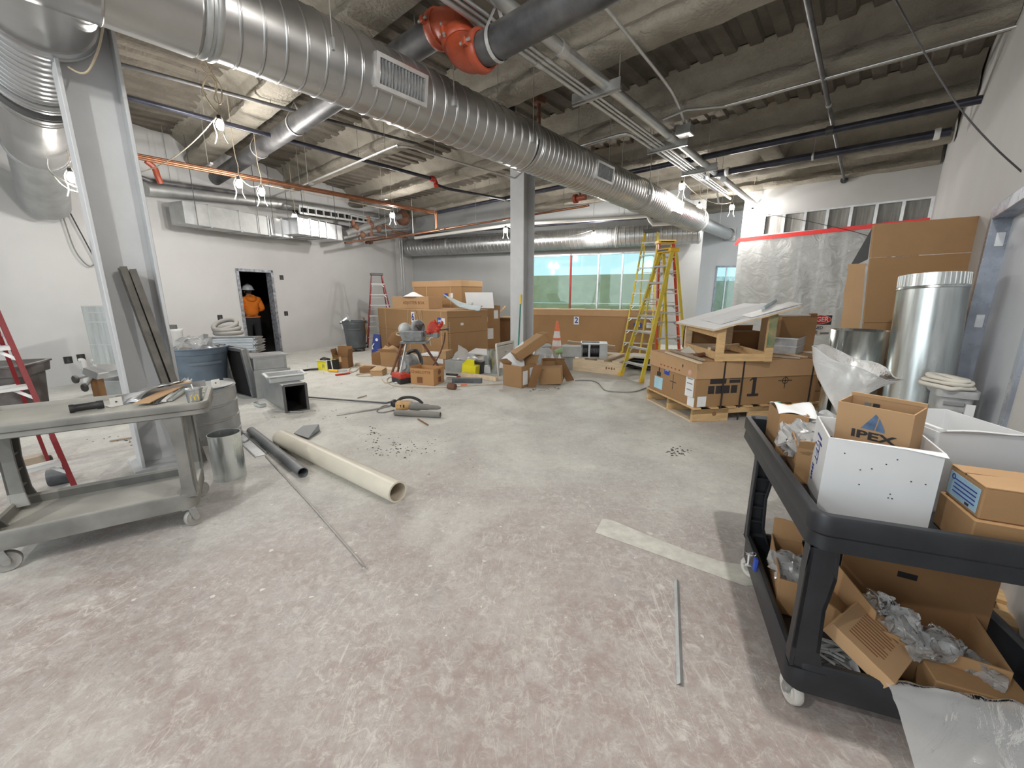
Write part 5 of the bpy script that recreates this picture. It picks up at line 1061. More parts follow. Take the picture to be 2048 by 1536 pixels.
for s in (-1, 1): MB().lathe2([(.0,-1),(.8,-1),(1,-.5),(.9,.2),(.5,.8),(.0,1)], Vector((s*.125,.05,.055)), .055, 12, (.85,2.3,1)).build('boot', 'black_plastic', pt, smooth=60)
MB().ball((0,.02,1.655), .088, 14, 9, (.93,1.12,1.15)).build('hair', 'hair', pt, smooth=60)
for s in (-1, 1): MB().ball((s*.084,.045,1.645), .028, 8, 6, (.4,.8,1.2)).build('ear', 'skin', pt, smooth=60)
MB().tube([(0,.135,1.67),(0,.158,1.635),(0,.14,1.625)], [.008,.014,.010], 8).build('nose', 'skin', pt, smooth=60)
hh = MB().lathe([(0,.135),(.05,.13),(.10,.095),(.128,.04),(.135,0),(.155,-.008),(.155,-.014),(.13,-.008),(.12,.03),(0,.12)], (0,.03,1.70), (0,-.06,1), 24); hh.build('hard_hat', 'hardhat', pt, smooth=40)
MB().tube([(0,.03+.138*math.cos(a),1.70+.145*max(0,math.sin(a))) for a in [math.pi*i/12 for i in range(13)]], .012, 8).build('hat_ridge', 'hardhat', pt, smooth=60)
# ---------------------------------------------------------------- crates and cartons in the middle of the room
up = Vector((0,0,1))
def fit(pA, pB, depth, pyTop, z=0.0):
    A, B = fl(*pA, z), fl(*pB, z); Mt, w = floorframe(A, B, z); return Mt, w, depth, zat(A, pyTop)-z
# crate 6: one long carton from the left, its right side turned towards the column
N6 = fl(897, 720); L6 = Vector((-3.98, 12.05, 0)); Mt, w6 = floorframe(L6, N6); h6 = zat(N6, 622); d6 = 1.30
t = carton('crate', 'long brown cardboard crate with number 6 behind the pipe machine', Mt, w6, d6, h6, 'cardboard', 'crate', tape=False)
MB().b2((-.01,-.01,h6-.02), (w6+.01,d6+.01,h6+.004)).build('lid', 'cardboard_light', t)
MB().b2((0,-.002,h6*.50), (w6*.99,0.0,h6*.507)).build('fold_line', 'cardboard_dark', t); MB().b2((w6,-.0,h6*.54), (w6+.002,d6,h6*.55)).build('fold_line', 'cardboard_dark', t); MB().b2((w6,.03,h6-.17), (w6+.003,d6-.2,h6-.16)).build('fold_line', 'cardboard_dark', t)
x6 = w6*.56; patch(t, Fx(x6, h6*.83), .16, .27, 'paper'); text('6', .27, 'ink_blue', t, Fx(x6, h6*.83, -.004), 'number', .02)
patch(t, Fx(w6*.91, h6*.80), .17, .13, 'tag_blue'); marks(t, Fx(w6*.91, h6*.79, -.004), .11, .06, 'paper'); patch(t, Fx(w6*.955, h6*.79), .14, .14, 'paper'); 
patch(t, Fr(w6+.001, .45, h6*.72), .09, .06, 'paper')
for x in (.13, .50, .67, .685, .93): MB().b2((w6*x-.009,-.005,.02), (w6*x+.009,-.002,h6)).build('strap', 'cardboard_edge', t); 
for x0, x1 in ((.50,.485), (.60,.665), (.665,.66), (.69,.68)): MB().bar((w6*x0,-.02,h6+.0), (w6*x1,-.02,h6-.42), .016, .003, up=(0,1,0)).build('loose_strap', 'cardboard_edge', t)
for k in range(16): MB().b2((w6+.001,.05,.05+k*.055), (w6+.002,.075,.085+k*.055)).build('perforation', 'cardboard_edge', t)
# taller carton right of it
A, B = fl(927, 702), fl(1004, 688); A = N6.lerp(N6+Vector((Mt[0][1], Mt[1][1], 0))*d6, 1.0)+Vector((-.55,-.02,0)) if False else dep(945, 690, 11.15); A.z = 0; B = dep(1000, 690, 11.6); B.z = 0
Mt, w = floorframe(A, B); A = A; h7 = zat(A, 612); 
t = carton('carton', 'tall brown carton with taped document pouches, right of crate 6', Mt, w, .55, h7, 'cardboard', 'box', tape=False); MB().b2((-.01,-.01,h7-.13), (w+.01,.56,h7)).build('lid', 'cardboard', t)
for x, z, a, b in ((.12,.80,.15,.27), (.86,.82,.14,.27), (.48,.86,.10,.10)): patch(t, Fx(w*x, h7*z), a, b, 'paper', 'document_pouch')
patch(t, Fx(w*.48, h7*.70), .14, .14, 'off_white', 'document_pouch'); patch(t, Fx(w*.55, h7*.38), .36, .30, 'paper', 'document_sheet'); patch(t, Fx(w*.06, h7*.42), .06, .12, 'paper', 'document_pouch')
MB().box((w+.10,-.0,h7-.10), (.26,.10,.012), Matrix.Rotation(-.75, 3, 'Y')).build('flap', 'cardboard_edge', t)
# back crates on top and behind
A = dep(829, 640, 12.9); B = dep(925, 640, 11.7); A.z = B.z = h6+.01; Mt, w = floorframe(A, B, A.z); hh8 = zat(A, 563)-A.z
A0_ = A
t = carton('crate', 'long brown cardboard crate behind the adjuster box, highest in the pile', Mt, w, .9, hh8, 'cardboard', 'crate', tape=False); MB().b2((-.012,-.012,hh8-.17), (w+.012,.912,hh8)).build('lid', 'cardboard_light', t)
patch(t, Fx(w*.70, hh8*.45), .14, .12, 'tag_blue'); patch(t, Fx(w*.80, hh8*.45), .13, .13, 'paper'); patch(t, Fx(w*.06, hh8*.28), .12, .22, 'paper')
for x in (.02, .30, .78): MB().b2((w*x,-.006,0), (w*x+.02,-.003,hh8)).build('strap', 'cardboard_edge', t)
B = dep(968, 640, 12.0); B.z = h6+.01; A = dep(918, 640, 11.95); A.z = h6+.01; 
A = L6.lerp(N6, .0); tt_ = Matrix.Translation((0,0,0))
# adjuster box on crate 6
zt6 = h6+.005; A, B = fl(782, 612, zt6), fl(878, 614, zt6); A = dep(784, 600, 11.55); B = dep(857, 600, 10.85); A.z = B.z = zt6; Mt, w = floorframe(A, B, zt6); ha = zat(A, 593)-zt6
t = carton('carton', 'flat brown box printed ADJUSTER BOX lying on crate 6', Mt, w, .55, ha, 'cardboard_light', 'box'); text('ADJUSTER BOX', .115, 'ink_brown', t, Fx(w*.60, ha*.48, -.002), 'lettering', .008)
q = dep(827, 590, 11.3); t = thing('cone_bag', 'small heap of white sheet on the left end of the adjuster box', 'sheet', (q.x, q.y, zt6+ha))
MB().lathe([(.30,.0), (.22,.03), (.10,.09), (.04,.12), (0,.125)], (q.x, q.y, zt6+ha), (0,0,1), 14).build('sheet', 'paper', t, True, smooth=60); MB().box((q.x-.22,q.y,zt6+ha+.012), (.16,.10,.024)).build('clip', 'seal_dark', t, True)
# foam sheets and white board on top
q = dep(905, 600, 10.6); q.z = zt6
t = thing('foam_sheet', 'curled pale blue foam sheet on the right end of crate 6', 'foam', q)
MB().grid(lambda u, v: Vector((q.x-.22+.95*u, q.y-.1+.5*v-.25*u, zt6+.03+.36*max(0, 1-u*2.2)**1.4*(1-.4*v)+.05*math.sin(5*u)+.10*v)), 20, 6).build('sheet', 'foam_blue', t, True, smooth=60, solid=.01)
A = dep(934, 612, 11.2); B = dep(988, 612, 11.35); A.z = B.z = zt6; D = (B-A); t = thing('white_board', 'white board leaning against the brown crates, above the tall carton', 'panel', A)
MB().slab([A, B, B+Vector((-.05,.25,zat(A,585)-zt6)), A+Vector((-.08,.25,zat(A,585)-zt6))], .012).build('board', 'white_board', t, True)
q = dep(942, 607, 10.9); t = thing('paper_cup', 'small pale cup standing before the leaning white board', 'cup', (q.x,q.y,zt6)); MB().lathe([(0,0),(.05,0),(.065,.17),(.06,.17),(.045,.01),(0,.01)], (q.x,q.y,zt6), (0,0,1), 14).build('cup_wall', 'white_plastic', t, True, smooth=40)
# cartons behind, between tall carton and column
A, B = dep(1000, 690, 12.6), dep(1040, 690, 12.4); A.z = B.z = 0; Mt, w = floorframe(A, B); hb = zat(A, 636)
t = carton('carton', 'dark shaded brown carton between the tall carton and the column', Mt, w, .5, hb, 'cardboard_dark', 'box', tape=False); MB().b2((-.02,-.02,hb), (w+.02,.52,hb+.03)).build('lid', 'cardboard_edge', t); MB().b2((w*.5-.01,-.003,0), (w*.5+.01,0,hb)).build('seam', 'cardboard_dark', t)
# crate 2
R2 = fl(1317, 709); L2 = Vector((.05, 12.15, 0)); Mt, w2 = floorframe(L2, R2); h2 = zat(R2, 622); 
t = carton('crate', 'very long brown cardboard crate with number 2 below the window', Mt, w2, .85, h2, 'cardboard', 'crate', tape=False); MB().b2((-.012,-.012,h2-.16), (w2+.012,.862,h2+.004)).build('lid', 'cardboard_light', t)
xx2 = ((onp(1153, 640, L2, math.degrees(math.atan2((R2-L2).x, (R2-L2).y)))-L2).length**2-(EYE*0))**.5; xx2 = Vector((onp(1153,640,L2,math.degrees(math.atan2((R2-L2).x,(R2-L2).y)))-L2)[0:2]).length
patch(t, Fx(xx2, h2*.74, -.012), .15, .22, 'paper'); text('2', .22, 'ink_blue', t, Fx(xx2, h2*.74, -.014), 'number', .02); patch(t, Fx(w2*.86, h2*.66, -.012), .22, .13, 'tag_blue'); marks(t, Fx(w2*.86, h2*.65, -.014), .14, .06, 'paper'); patch(t, Fx(w2*.93, h2*.67, -.012), .14, .14, 'paper')
MB().b2((w2-.02,-.02,.02), (w2+.02,.02,h2-.03)).build('corner_post', 'pine', t); MB().b2((w2,.05,.12), (w2+.02,.75,.2)).build('pallet_board', 'pine', t)
for k in range(4): MB().b2((.9+k*.75,.1,h2+.004), (1.3+k*.75,.5,h2+.02)).build('spacer_board', 'pine_pale', t)
# things along the foot of crate 2
c = dep(1113, 700, 9.35); c.z = 0; hc = zat(c, 642); c.z = .0
t = thing('traffic_cone', 'dusty orange traffic cone with white bands in front of crate 2', 'cone', c)
zb = .0
MB().b2((-.19,-.19,0), (.19,.19,.03)).build('base', 'cone_pink', t, bev=.01)
rr = lambda z: .165-.135*(z/hc)
for z0, z1, m in ((.03,.40,'cone_pink'), (.40,.54,'reflect_white'), (.54,.60,'cone_orange'), (.60,.76,'reflect_white'), (.76,1.0,'cone_orange')):
    MB().lathe([(rr(z0*hc),z0*hc), (rr(z1*hc),z1*hc)]+([(0,hc)] if z1 == 1 else []), (0,0,0), (0,0,1), 22, cap=False).build('cone_body' if 'reflect' not in m else 'reflective_band', m, t, smooth=40)
c = dep(1088, 705, 8.9); c.z = 0; t = thing('wrapped_fitting', 'plastic wrapped grey fitting with dark round hole beside the cone', 'fitting', c)
crumple(MB().ball(c+Vector((0,0,.22)), .22, 18, 12, (1,.9,.95)), 'wrap', 'clear_gray', t, .05, 12, 5, world=True); MB().cyl(c+Vector((.06,-.21,.17)), c+Vector((.06,-.23,.17)), .06, n=16).build('opening', 'black_void', t, True); crumple(MB().ball(c+Vector((.05,0,.44)), .08, 10, 7, (1.4,1,.7)), 'wrap_top', 'clear_gray', t, .03, 12, 6, world=True)
c = dep(1077, 700, 9.0); t = thing('cone_bag', 'pale pink bag end showing between the column and the wrapped fitting', 'bag', (c.x,c.y,0)); MB().lathe([(.10,0),(.10,.2),(.05,.42),(.0,.5)], (c.x,c.y,0), (0,0,1), 12).build('bag', 'cone_pink', t, True, smooth=60)
# broom
A = fl(1036, 722); A = dep(1034, 745, 7.6); A.z = .02; T = dep(1042, 590, 8.75)
t = thing('broom', 'green broom handle with yellow top leaning on the middle column', 'broom', A); MB().cyl(A, A.lerp(T, .87), .016, n=10).build('handle', 'broom_green', t, True, smooth=40); MB().cyl(A.lerp(T, .87), T, .024, n=10).build('grip', 'broom_yellow', t, True, smooth=40); MB().box(A+up*.03, (.30,.07,.06)).build('brush_head', 'black_plastic', t, True, bev=.01)
# louvred panel against the column
A, B = fl(997, 750), fl(1030, 738); A = fl(997, 752); B = dep(1030, 740, 8.3); B.z = 0; Mt, w = floorframe(A, B); hl = zat(A, 690)
t = thingM('louvre_panel', 'off white louvred grille panel standing on edge left of the middle column', 'grille', Mt @ Matrix.Rotation(-.08, 4, 'X'))
for a, b in (((0,0,.02),(w,0,.02)), ((0,0,hl),(w,0,hl)), ((.015,0,0),(.015,0,hl)), ((w-.015,0,0),(w-.015,0,hl))): MB().bar(a, b, .05, .035, up=(0,1,0)).build('frame_bar', 'off_white', t)
nl = 22
for k in range(nl): z = .05+(hl-.08)*k/nl; MB().bar((.02,0,z), (w-.02,0,z), .004, .030, up=(0,.6,.8)).build('louvre', 'off_white', t)
MB().b2((.02,.02,.02), (w-.02,.025,hl)).build('backing', 'wood_gray', t)
# pile of emptied cartons in front of the column
A, B = fl(1006, 770), fl(1043, 777); Mt, w = floorframe(A, B); 
t = openbox('open_carton', 'open brown carton with shipping labels, left one of the emptied pile', Mt, w, .42, zat(A, 728), 'cardboard', (('l',.12,150), ('b',.16,120)))
patch(t, Fr(w+.001,.10,zat(A,728)*.45), .13, .24, 'paper'); patch(t, Fr(w+.001,.28,zat(A,728)*.55), .12, .24, 'paper')
q = A.lerp(B,.4)+Vector((0,.25,zat(A,728)+.02)); s = MB().grid(lambda u, v: q+Vector((-.18+.42*u, .1*v, -.12+.34*v*(.4+u))), 6, 5); tag(crumple(s, 'paper_sheet', 'paper', None, .03, 6, 2), 'white paper sticking up out of the left open carton', 'paper')
A = fl(1043, 778); q = Vector((A.x-.02, A.y+.30, 0)); Mt = Matrix.Translation((q.x, q.y, .42)) @ Matrix.Rotation(math.radians(18), 4, 'Z') @ Matrix.Rotation(math.radians(-32), 4, 'Y') 
t = openbox('open_carton', 'long brown carton lying tilted on top of the emptied pile', Mt, .62, .30, .16, 'cardboard', (('r',.10,200),)); MB().b2((0,0,.158), (.60,.30,.164)).build('top_panel', 'cardboard_light', t)
A, B = fl(1078, 770), fl(1124, 772); Mt, w = floorframe(A, B); hq = zat(A, 738)
t = carton('carton', 'small closed brown carton at the front of the emptied pile', Mt @ Matrix.Rotation(math.radians(-5), 4, 'Y'), w, .30, hq, 'cardboard', tape=False)
A, B = fl(1084, 758), fl(1128, 758); Mt, w = floorframe(A, B); t = openbox('open_carton', 'open brown carton behind the small closed one, white paper corners sticking out', Mt, w, .3, zat(A, 722), 'cardboard', (('f',.10,140),))
for k in range(3): 
    q = A.lerp(B, .15+.33*k)+Vector((0,.12,zat(A,722))); tag(MB().add([q+Vector(v) for v in ((-.05,0,-.03),(.06,.02,-.04),(.0,.03,.12),(.03,.05,.02))], [(0,1,2),(1,3,2),(0,2,3)]).build('paper_scrap', 'paper', solid=.003), ['left white paper corner in the open carton of the emptied pile', 'middle white paper corner in the open carton of the emptied pile', 'right white paper corner in the open carton of the emptied pile'][k], 'paper')
A = fl(1128, 762); t = thing('cardboard_flap', 'loose brown cardboard sheet leaning at the right end of the emptied pile', 'cardboard', A); MB().slab([A+Vector(v) for v in ((-.16,.05,.40),(.0,.12,.38),(.19,.0,.015),(.04,-.08,.012))], .012).build('sheet', 'cardboard_dark', t, True)
A = fl(1055, 775); t = thing('cardboard_flap', 'dark cardboard sheet leaning between the two front cartons of the pile', 'cardboard', A); MB().slab([A+Vector(v) for v in ((.0,-.02,.01),(.14,.0,.01),(.26,.06,.40),(.10,.06,.36))], .012).build('sheet', 'cardboard_dark', t, True)
# low timber skid with fan boxes right of the pile
A, B = fl(1118, 737), fl(1243, 752); Mt, w = floorframe(A, B); hs = zat(B, 727)
t = thingM('timber_skid', 'low pine skid with long front beam lying in front of crate 2', 'pallet', Mt)
for y in (0, 1.1): MB().b2((0,y,0), (w,y+.05,hs)).build('beam', 'pine_pale', t, bev=.004)
for x in (.05,.32,.62,.85): MB().b2((w*x,0,hs), (w*x+.15,1.15,hs+.03)).build('slat', 'pine_pale', t, bev=.003)
marks(t, Fx(w*.83, hs*.5, -.001), .22, .05, 'knot', 4)
A, B = dep(1160, 720, 8.2), dep(1214, 720, 8.1); Mt, w = floorframe(Vector((A.x,A.y,0)), Vector((B.x,B.y,0))); zb = hs+.03
t = thingM('fan_housing', 'grey sheet metal fan box with black drum inside, on the pine skid', 'fan', Mt @ Matrix.Translation((0,0,zb)))
for b in (((0,0,0),(w,.5,.02)), ((0,0,.02),(.02,.5,.30)), ((w-.16,0,.02),(w,.5,.30)), ((0,.48,0),(w,.5,.30)), ((0,0,.28),(w-.16,.12,.30))): MB().b2(*b).build('housing_panel', 'galv_dull', t)
MB().lathe([(.0,0),(.125,0),(.125,.36),(0,.36)], (.05,.22,.14), (1,0,0), 20).build('fan_drum', 'black_plastic', t, smooth=40); MB().b2((.16,-.01,.02), (.20,.01,.29)).build('bracket', 'galv', t)
for k in range(10): MB().bar((.06+.033*k,.092,.10), (.06+.033*k,.092,.19), .006, .006).build('blade_slot', 'machine_gray', t)
A = dep(1135, 722, 8.4); t = thing('wire_box', 'clear cage box with green lid left of the fan housing on the skid', 'box', (A.x, A.y, zb)); MB().box((A.x+.08,A.y,zb+.12), (.42,.3,.22)).build('box_body', 'clear_gray', t, True, bev=.01); MB().cyl((A.x-.28,A.y-.1,zb+.10), (A.x-.02,A.y-.05,zb+.16), .05,.08, n=14).build('lid', 'broom_green' if False else 'foam_green' if 'foam_green' in M else 'cone_green' if 'cone_green' in M else 'pale_green', t, True, smooth=40)
for k, (a, b, z, lab) in enumerate((((1135,683),(1230,693),.40,'upper pale plank lying behind the fan housing'), ((1128,690),(1228,700),.30,'lower pale plank lying behind the fan housing'))):
    A, B = dep(*a, 9.7), dep(*b, 9.3); tag(MB().bar(A, B, .14, .04).build('plank', 'wood_gray'), lab, 'plank')
A, B = dep(1076, 712, 8.6), dep(1150, 716, 8.3); t = thing('steel_tray', 'grey steel channel on edge behind the emptied cartons', 'steel', A); MB().hexa([Vector((p.x, p.y+dy, z)) for z in (.0, .30) for dy in (0, .05) for p in (A, B)]).build('channel', 'galv_dull', t, True)
t = thing('black_rack', 'low black rack of bundled frames on the floor behind the nearest ladder', 'rack', dep(1290, 740, 8.0)); 
for k in range(4):
    A, B = dep(1258, 715, 8.7), dep(1322, 722, 8.3); MB().bar(Vector((A.x,A.y,.06+.07*k)), Vector((B.x,B.y,.06+.07*k)), .5, .035).build('frame_bar', 'black_plastic' if k % 2 == 0 else 'wheel_white', t, True)
# ---------------------------------------------------------------- pipe threading machine
c = dep(838, 740, 7.75); c.z = 0; mh = zat(c, 660); k_ = 7.75/800*1.0
t = thing('threading_machine', 'grey pipe threading machine with red die head on a tripod stand', 'machine', c)
P = lambda px, py, dy=0.0: dep(px, py+3, 7.75+dy)
feet = (P(797,776,-.75), P(783,752,.05), P(885,738,.30)); tops = (P(814,678), P(806,678,.12), P(846,684,.12))
for f, q, m in zip(feet, tops, ('galv_dull', 'rust', 'rust')):
    f = Vector((f.x, f.y, .0)); MB().cyl(q, f, .024, n=10).build('leg', m, t, True, smooth=40)
MB().cyl(Vector((feet[0].x-.06, feet[0].y, .012)), Vector((feet[0].x+.06, feet[0].y, .012)), .022, n=8).build('foot', 'galv', t, True)
MB().tube([P(803,682,.1), P(798,720,.1), P(795,750,.15)], .018, 8).build('brace', 'rust', t, True, smooth=40)
MB().box(P(830,681,.05), (.52,.30,.05)).build('stand_plate', 'machine_gray', t, True, bev=.01)
bx = P(829,668); s_ = .0097
MB().hexa([Vector((bx.x+x, bx.y+y, bx.z+z)) for (x,z) in ((0,0),) for x, y, z in ((-.20,-.16,-.10),(.18,-.16,-.10),(-.20,.18,-.10),(.18,.18,-.10),(-.26,-.18,.10),(.19,-.18,.10),(-.26,.2,.10),(.19,.2,.10))]).build('gear_case', 'machine_gray', t, True, bev=.02)
MB().ball(P(810,655,.05), .13, 14, 10, (1,1,.95)).build('motor_cover', 'machine_light', t, True, smooth=60)
ax = Vector((.75,-.66,0)); ch = P(836,652,-.05)
MB().lathe([(.02,-.05),(.125,-.05),(.145,-.03),(.145,.03),(.125,.05),(.06,.05),(.05,.02),(.02,.02)], ch, ax, 24).build('chuck_wheel', 'machine_gray', t, True, smooth=40)
for k in range(3):
    a = 2*math.pi*k/3+.4; x = ax.cross(up); MB().bar(ch+ax*.055, ch+ax*.055+(x*math.cos(a)+up*math.sin(a))*.11, .035, .03, up=ax).build('chuck_jaw', 'black_steel', t, True)
for dz in (0, .07): MB().cyl(P(845,664,0)-up*dz*.3, P(874,666,-.2)-up*dz*.5, .028, n=10).build('carriage_rail', 'machine_gray', t, True, smooth=40)
MB().box(P(873,667,-.18), (.10,.20,.10)).build('carriage_end', 'machine_gray', t, True, bev=.015); MB().tube([P(872,672,-.2), P(862,672,-.22), P(858,677,-.22)], .014, 8).build('crank_handle', 'machine_light', t, True, smooth=40); MB().tube([P(860,678,-.2), P(862,688,-.2)], .008, 6).build('drain_hook', 'cable_tan', t, True)
rc = P(867,652,-.15); mb = MB().lathe([(.05,-.05),(.10,-.05),(.115,-.02),(.115,.03),(.09,.05),(.05,.05)], rc, Vector((.3,-.95,.1)), 18); mb.build('die_head', 'machine_red', t, True, smooth=40)
for q, r in ((P(857,660,-.15),.05), (P(873,660,-.16),.06), (P(880,648,-.15),.045), (P(884,643,-.15),.035), (P(869,640,-.15),.03), (P(876,655,-.18),.05)): crumple(MB().ball(q, r, 10, 7), 'die_lever', 'machine_red', t, .015, 30, 3, world=True)
MB().tube([P(880,657,-.15), P(895,655,-.15)], .016, 8).build('cutter_arm', 'black_steel', t, True, smooth=40); MB().ball(P(895,655,-.15), .03, 8, 6).build('cutter_knob', 'black_steel', t, True)
MB().tube(bez([P(890,662,-.1), P(888,680,-.1), P(878,708,-.1), P(862,735,-.1)], 6), .014, 8).build('oil_hose', 'rust', t, True, smooth=60)
MB().tube(bez([P(808,665,.1), P(796,662,.1), P(793,666,.05), P(800,668,.0)], 5), .012, 6).build('cord_loop', 'cable_tan', t, True, smooth=60)
# floor motor behind the tripod, red tool case, box printed with a name
q = fl(817, 750); q = dep(818, 748, 8.0); q.z = 0; t = thing('floor_motor', 'dusty grey round motor on the floor behind the tripod legs', 'motor', q); MB().lathe([(.05,-.14),(.16,-.14),(.19,-.10),(.19,.10),(.16,.14),(.05,.14)], q+up*.19, (.5,.8,0), 20).build('motor_body', 'machine_gray', t, True, smooth=40); MB().lathe([(.02,0),(.1,0),(.1,.03),(.02,.03)], q+up*.19-Vector((.5,.8,0)).normalized()*.17, (.5,.8,0), 16).build('hub', 'machine_light', t, True)
cable('hose', 'thick black hose arching from the floor motor into the printed box', [q+up*.2, q+Vector((.0,.05,.40)), q+Vector((.18,.0,.45)), q+Vector((.28,-.10,.30)), q+Vector((.30,-.2,.18))], .04, 'black_plastic', cat='hose')
A = fl(783, 763); Mt, w = floorframe(A, fl(803, 770)); t = carton('tool_case', 'small red and black tool case by the tripod foot', Mt, w*.9, .22, .17, 'machine_red', 'case', tape=False, bev=.015); MB().b2((.03,-.01,.0), (w*.9+.01,.225,.10)).build('case_base', 'black_plastic', t, bev=.01)
A, B = fl(822, 768), fl(868, 772); Mt, w = floorframe(A, B); hq = zat(A, 736)
t = openbox('printed_box', 'open orange tinted cardboard box printed CHARLOTTE in front of the tripod', Mt, w, .36, hq, 'cardboard_orange', (('l',.03,100),)); text('CHARLOTTE', .068, 'ink_brown', t, Fx(w*.45, hq*.78, -.001), 'lettering', .010); patch(t, Fx(w*.40, hq*.30), .11, .11, 'ink_brown', 'print_block'); MB().lathe([(.03,0),(.05,0),(.05,.001),(.03,.001)], (w+.002,.2,hq*.75), (1,0,0), 18).build('print_ring', 'ink_brown', t); patch(t, Fr(w+.001,.2,hq*.28), .10,.10,'ink_brown','print_block')
# boxes behind the machine
A, B = dep(845, 732, 8.6), dep(892, 732, 8.4); A.z = B.z = 0; Mt, w = floorframe(A, B); t = carton('carton', 'brown box with white lid behind the printed box', Mt, w, .4, zat(A, 711), 'cardboard', tape=False); MB().b2((-.02,-.02,zat(A,711)), (w*.75,.40,zat(A,711)+.04)).build('lid', 'paper', t); patch(t, Fx(w*.75,.18), .16,.12,'paper'); MB().b2((w*.72,-.01,zat(A,711)-.05), (w+.01,.3,zat(A,700))).build('flap', 'cardboard_light', t)
A, B = fl(744, 733), fl(757, 735); A = dep(744, 730, 8.95); B = dep(762, 730, 8.9); A.z = B.z = 0; Mt, w = floorframe(A, B); carton('carton', 'small brown carton left of the torn one in front of crate 6', Mt, w, .4, zat(A, 706), 'cardboard_dark')
A, B = dep(762, 732, 8.75), dep(795, 732, 8.7); A.z = B.z = 0; Mt, w = floorframe(A, B); t = openbox('open_carton', 'torn open brown carton with crumpled paper in front of crate 6', Mt, w, .4, zat(A, 704), 'cardboard', (('f',.08,120),('l',.08,140))); crumple(MB().ball(A.lerp(B,.5)+Vector((0,.2,zat(A,704))), .17, 12, 8, (1.2,.9,.6)), 'packing_paper', 'cardboard_light', None, .08, 10, 4); tag(bpy.data.objects['packing_paper'], 'crumpled tan packing paper bursting from the torn carton', 'paper')
q = dep(795, 672, 9.3); q.z = 0; t = thing('paper_bundle', 'brown crumpled paper hanging on the front of crate 6', 'paper', q); crumple(MB().ball(dep(792, 680, 9.2), .20, 12, 9, (1,.6,1)), 'bundle', 'cardboard_dark', t, .08, 9, 8, world=True); MB().cyl(dep(792, 690, 9.2), Vector((dep(792,690,9.2).x, dep(792,690,9.2).y, 0)), .05, n=8).build('bundle_tail', 'cardboard_dark', t, True)
# blue sack by crate 6
A, B = dep(742, 703, 10.9), dep(760, 705, 10.8); A.z = B.z = 0; t = thing('blue_sack', 'upright blue bag with white print left of crate 6', 'bag', A); hq = zat(A, 669); D = B-A
MB().hexa([A, B, A+Vector((0,.25,0)), B+Vector((0,.25,0)), A+Vector((.06,.1,hq)), B+Vector((0,.1,hq)), A+Vector((.06,.16,hq)), B+Vector((0,.16,hq))]).build('sack_body', 'blue_bag', t, True, bev=.02)
MB().tube([A+D*.25+Vector((0,-.012,.10)), A+D*.18+Vector((.0,-.0,.18)), A+D*.3+Vector((.02,.03,.26))], .014, 6).build('print_curve', 'paper', t, True); MB().ball(A+D*.55+Vector((.03,.045,.36)), .04, 10, 6, (1,.3,1)).build('print_dot', 'paper', t, True)
# boxes by the left: yellow tool case, carton
A, B = fl(636, 739), fl(656, 742); Mt, w = floorframe(A, B); hq = zat(A, 720)
t = openbox('yellow_case', 'yellow and black open tool carton left of the tall brown carton on the floor', Mt, w, .26, hq, 'yellow_case', (), cat='case'); MB().b2((w,-.005,0), (w+.01,.27,hq+.01)).build('end_panel', 'black_plastic', t); marks(t, Fx(w*.58, hq*.42, -.001), .08, .09, 'machine_gray')
crumple(MB().ball(A.lerp(B,.5)+Vector((0,.12,hq)), .10, 10, 7, (1.1,.9,.5)), 'tool_heap', 'black_plastic', t, .05, 20, 4, world=True)
for a, b in (((w+.012,-.02,0),(w+.012,-.02,hq+.03)), ((0,-.015,hq),(w+.02,-.015,hq+.01)), ((w+.20,-.02,.0),(w+.16,-.02,hq+.05)), ((w,-.02,hq+.02),(w+.17,-.02,hq+.04))): MB().bar(a, b, .018, .008).build('edge_strip', 'paper', t)
A, B = fl(667, 737), fl(697, 737); Mt, w = floorframe(A, B); hq = zat(A, 712); t = openbox('open_carton', 'tall brown open carton with dark flap beside the yellow tool carton', Mt, w, .28, hq, 'cardboard_dark', (('b',.18,95),('l',.14,100),('r',.14,100),('f',.03,150))); patch(t, Fx(w*.5,hq*.75), .05, .12, 'cardboard_edge')
q = fl(622, 742); tag(MB().tube([fl(606,741,.02), fl(620,739,.02), fl(636,738,.03)], .02, 8).build('black_bar', 'black_plastic'), 'short black bar on the floor left of the yellow tool carton', 'tool')
t = thing('yellow_torch', 'yellow tool handle on the floor in front of the yellow carton', 'tool', fl(665,742)); MB().cyl(fl(658,741,.03), fl(676,742,.03), .03, n=10).build('grip', 'cap_yellow', t, True, smooth=40); MB().cyl(fl(676,742,.03), fl(695,741,.03), .015, n=8).build('shaft', 'rod_steel', t, True)
t = thing('red_torch', 'orange torch handle with coiled cord on the floor left of the lumber', 'tool', fl(680,747)); MB().cyl(fl(671,750,.02), fl(700,746,.02), .018, n=8).build('grip', 'machine_red', t, True); MB().tube([fl(x, y, .01) for x, y in ((700,746),(712,742),(717,737),(712,733),(702,735),(698,741),(706,744))], .010, 6).build('cord', 'cable_tan', t, True)
for i, (x, y) in enumerate(((698,742),(704,741))): pass
def lumber(name, label, a, b, w, h, m, z=0, cat='lumber'):
    A, B = fl(*a, z), fl(*b, z); A.z += h/2+.001; B.z += h/2+.001; return tag(MB().bar(A, B, w, h).build(name, m, bev=.003), label, cat)
lumber('plank', 'pale plank lying flat in front of the torn carton', (716,730), (798,745), .14, .05, 'pine_pale')
A, B = fl(719, 746), fl(742, 747); Mt, w = floorframe(A, B); carton('carton', 'small low brown carton behind the flat open one on the floor', Mt, w, .2, .12, 'cardboard_dark', tape=False)
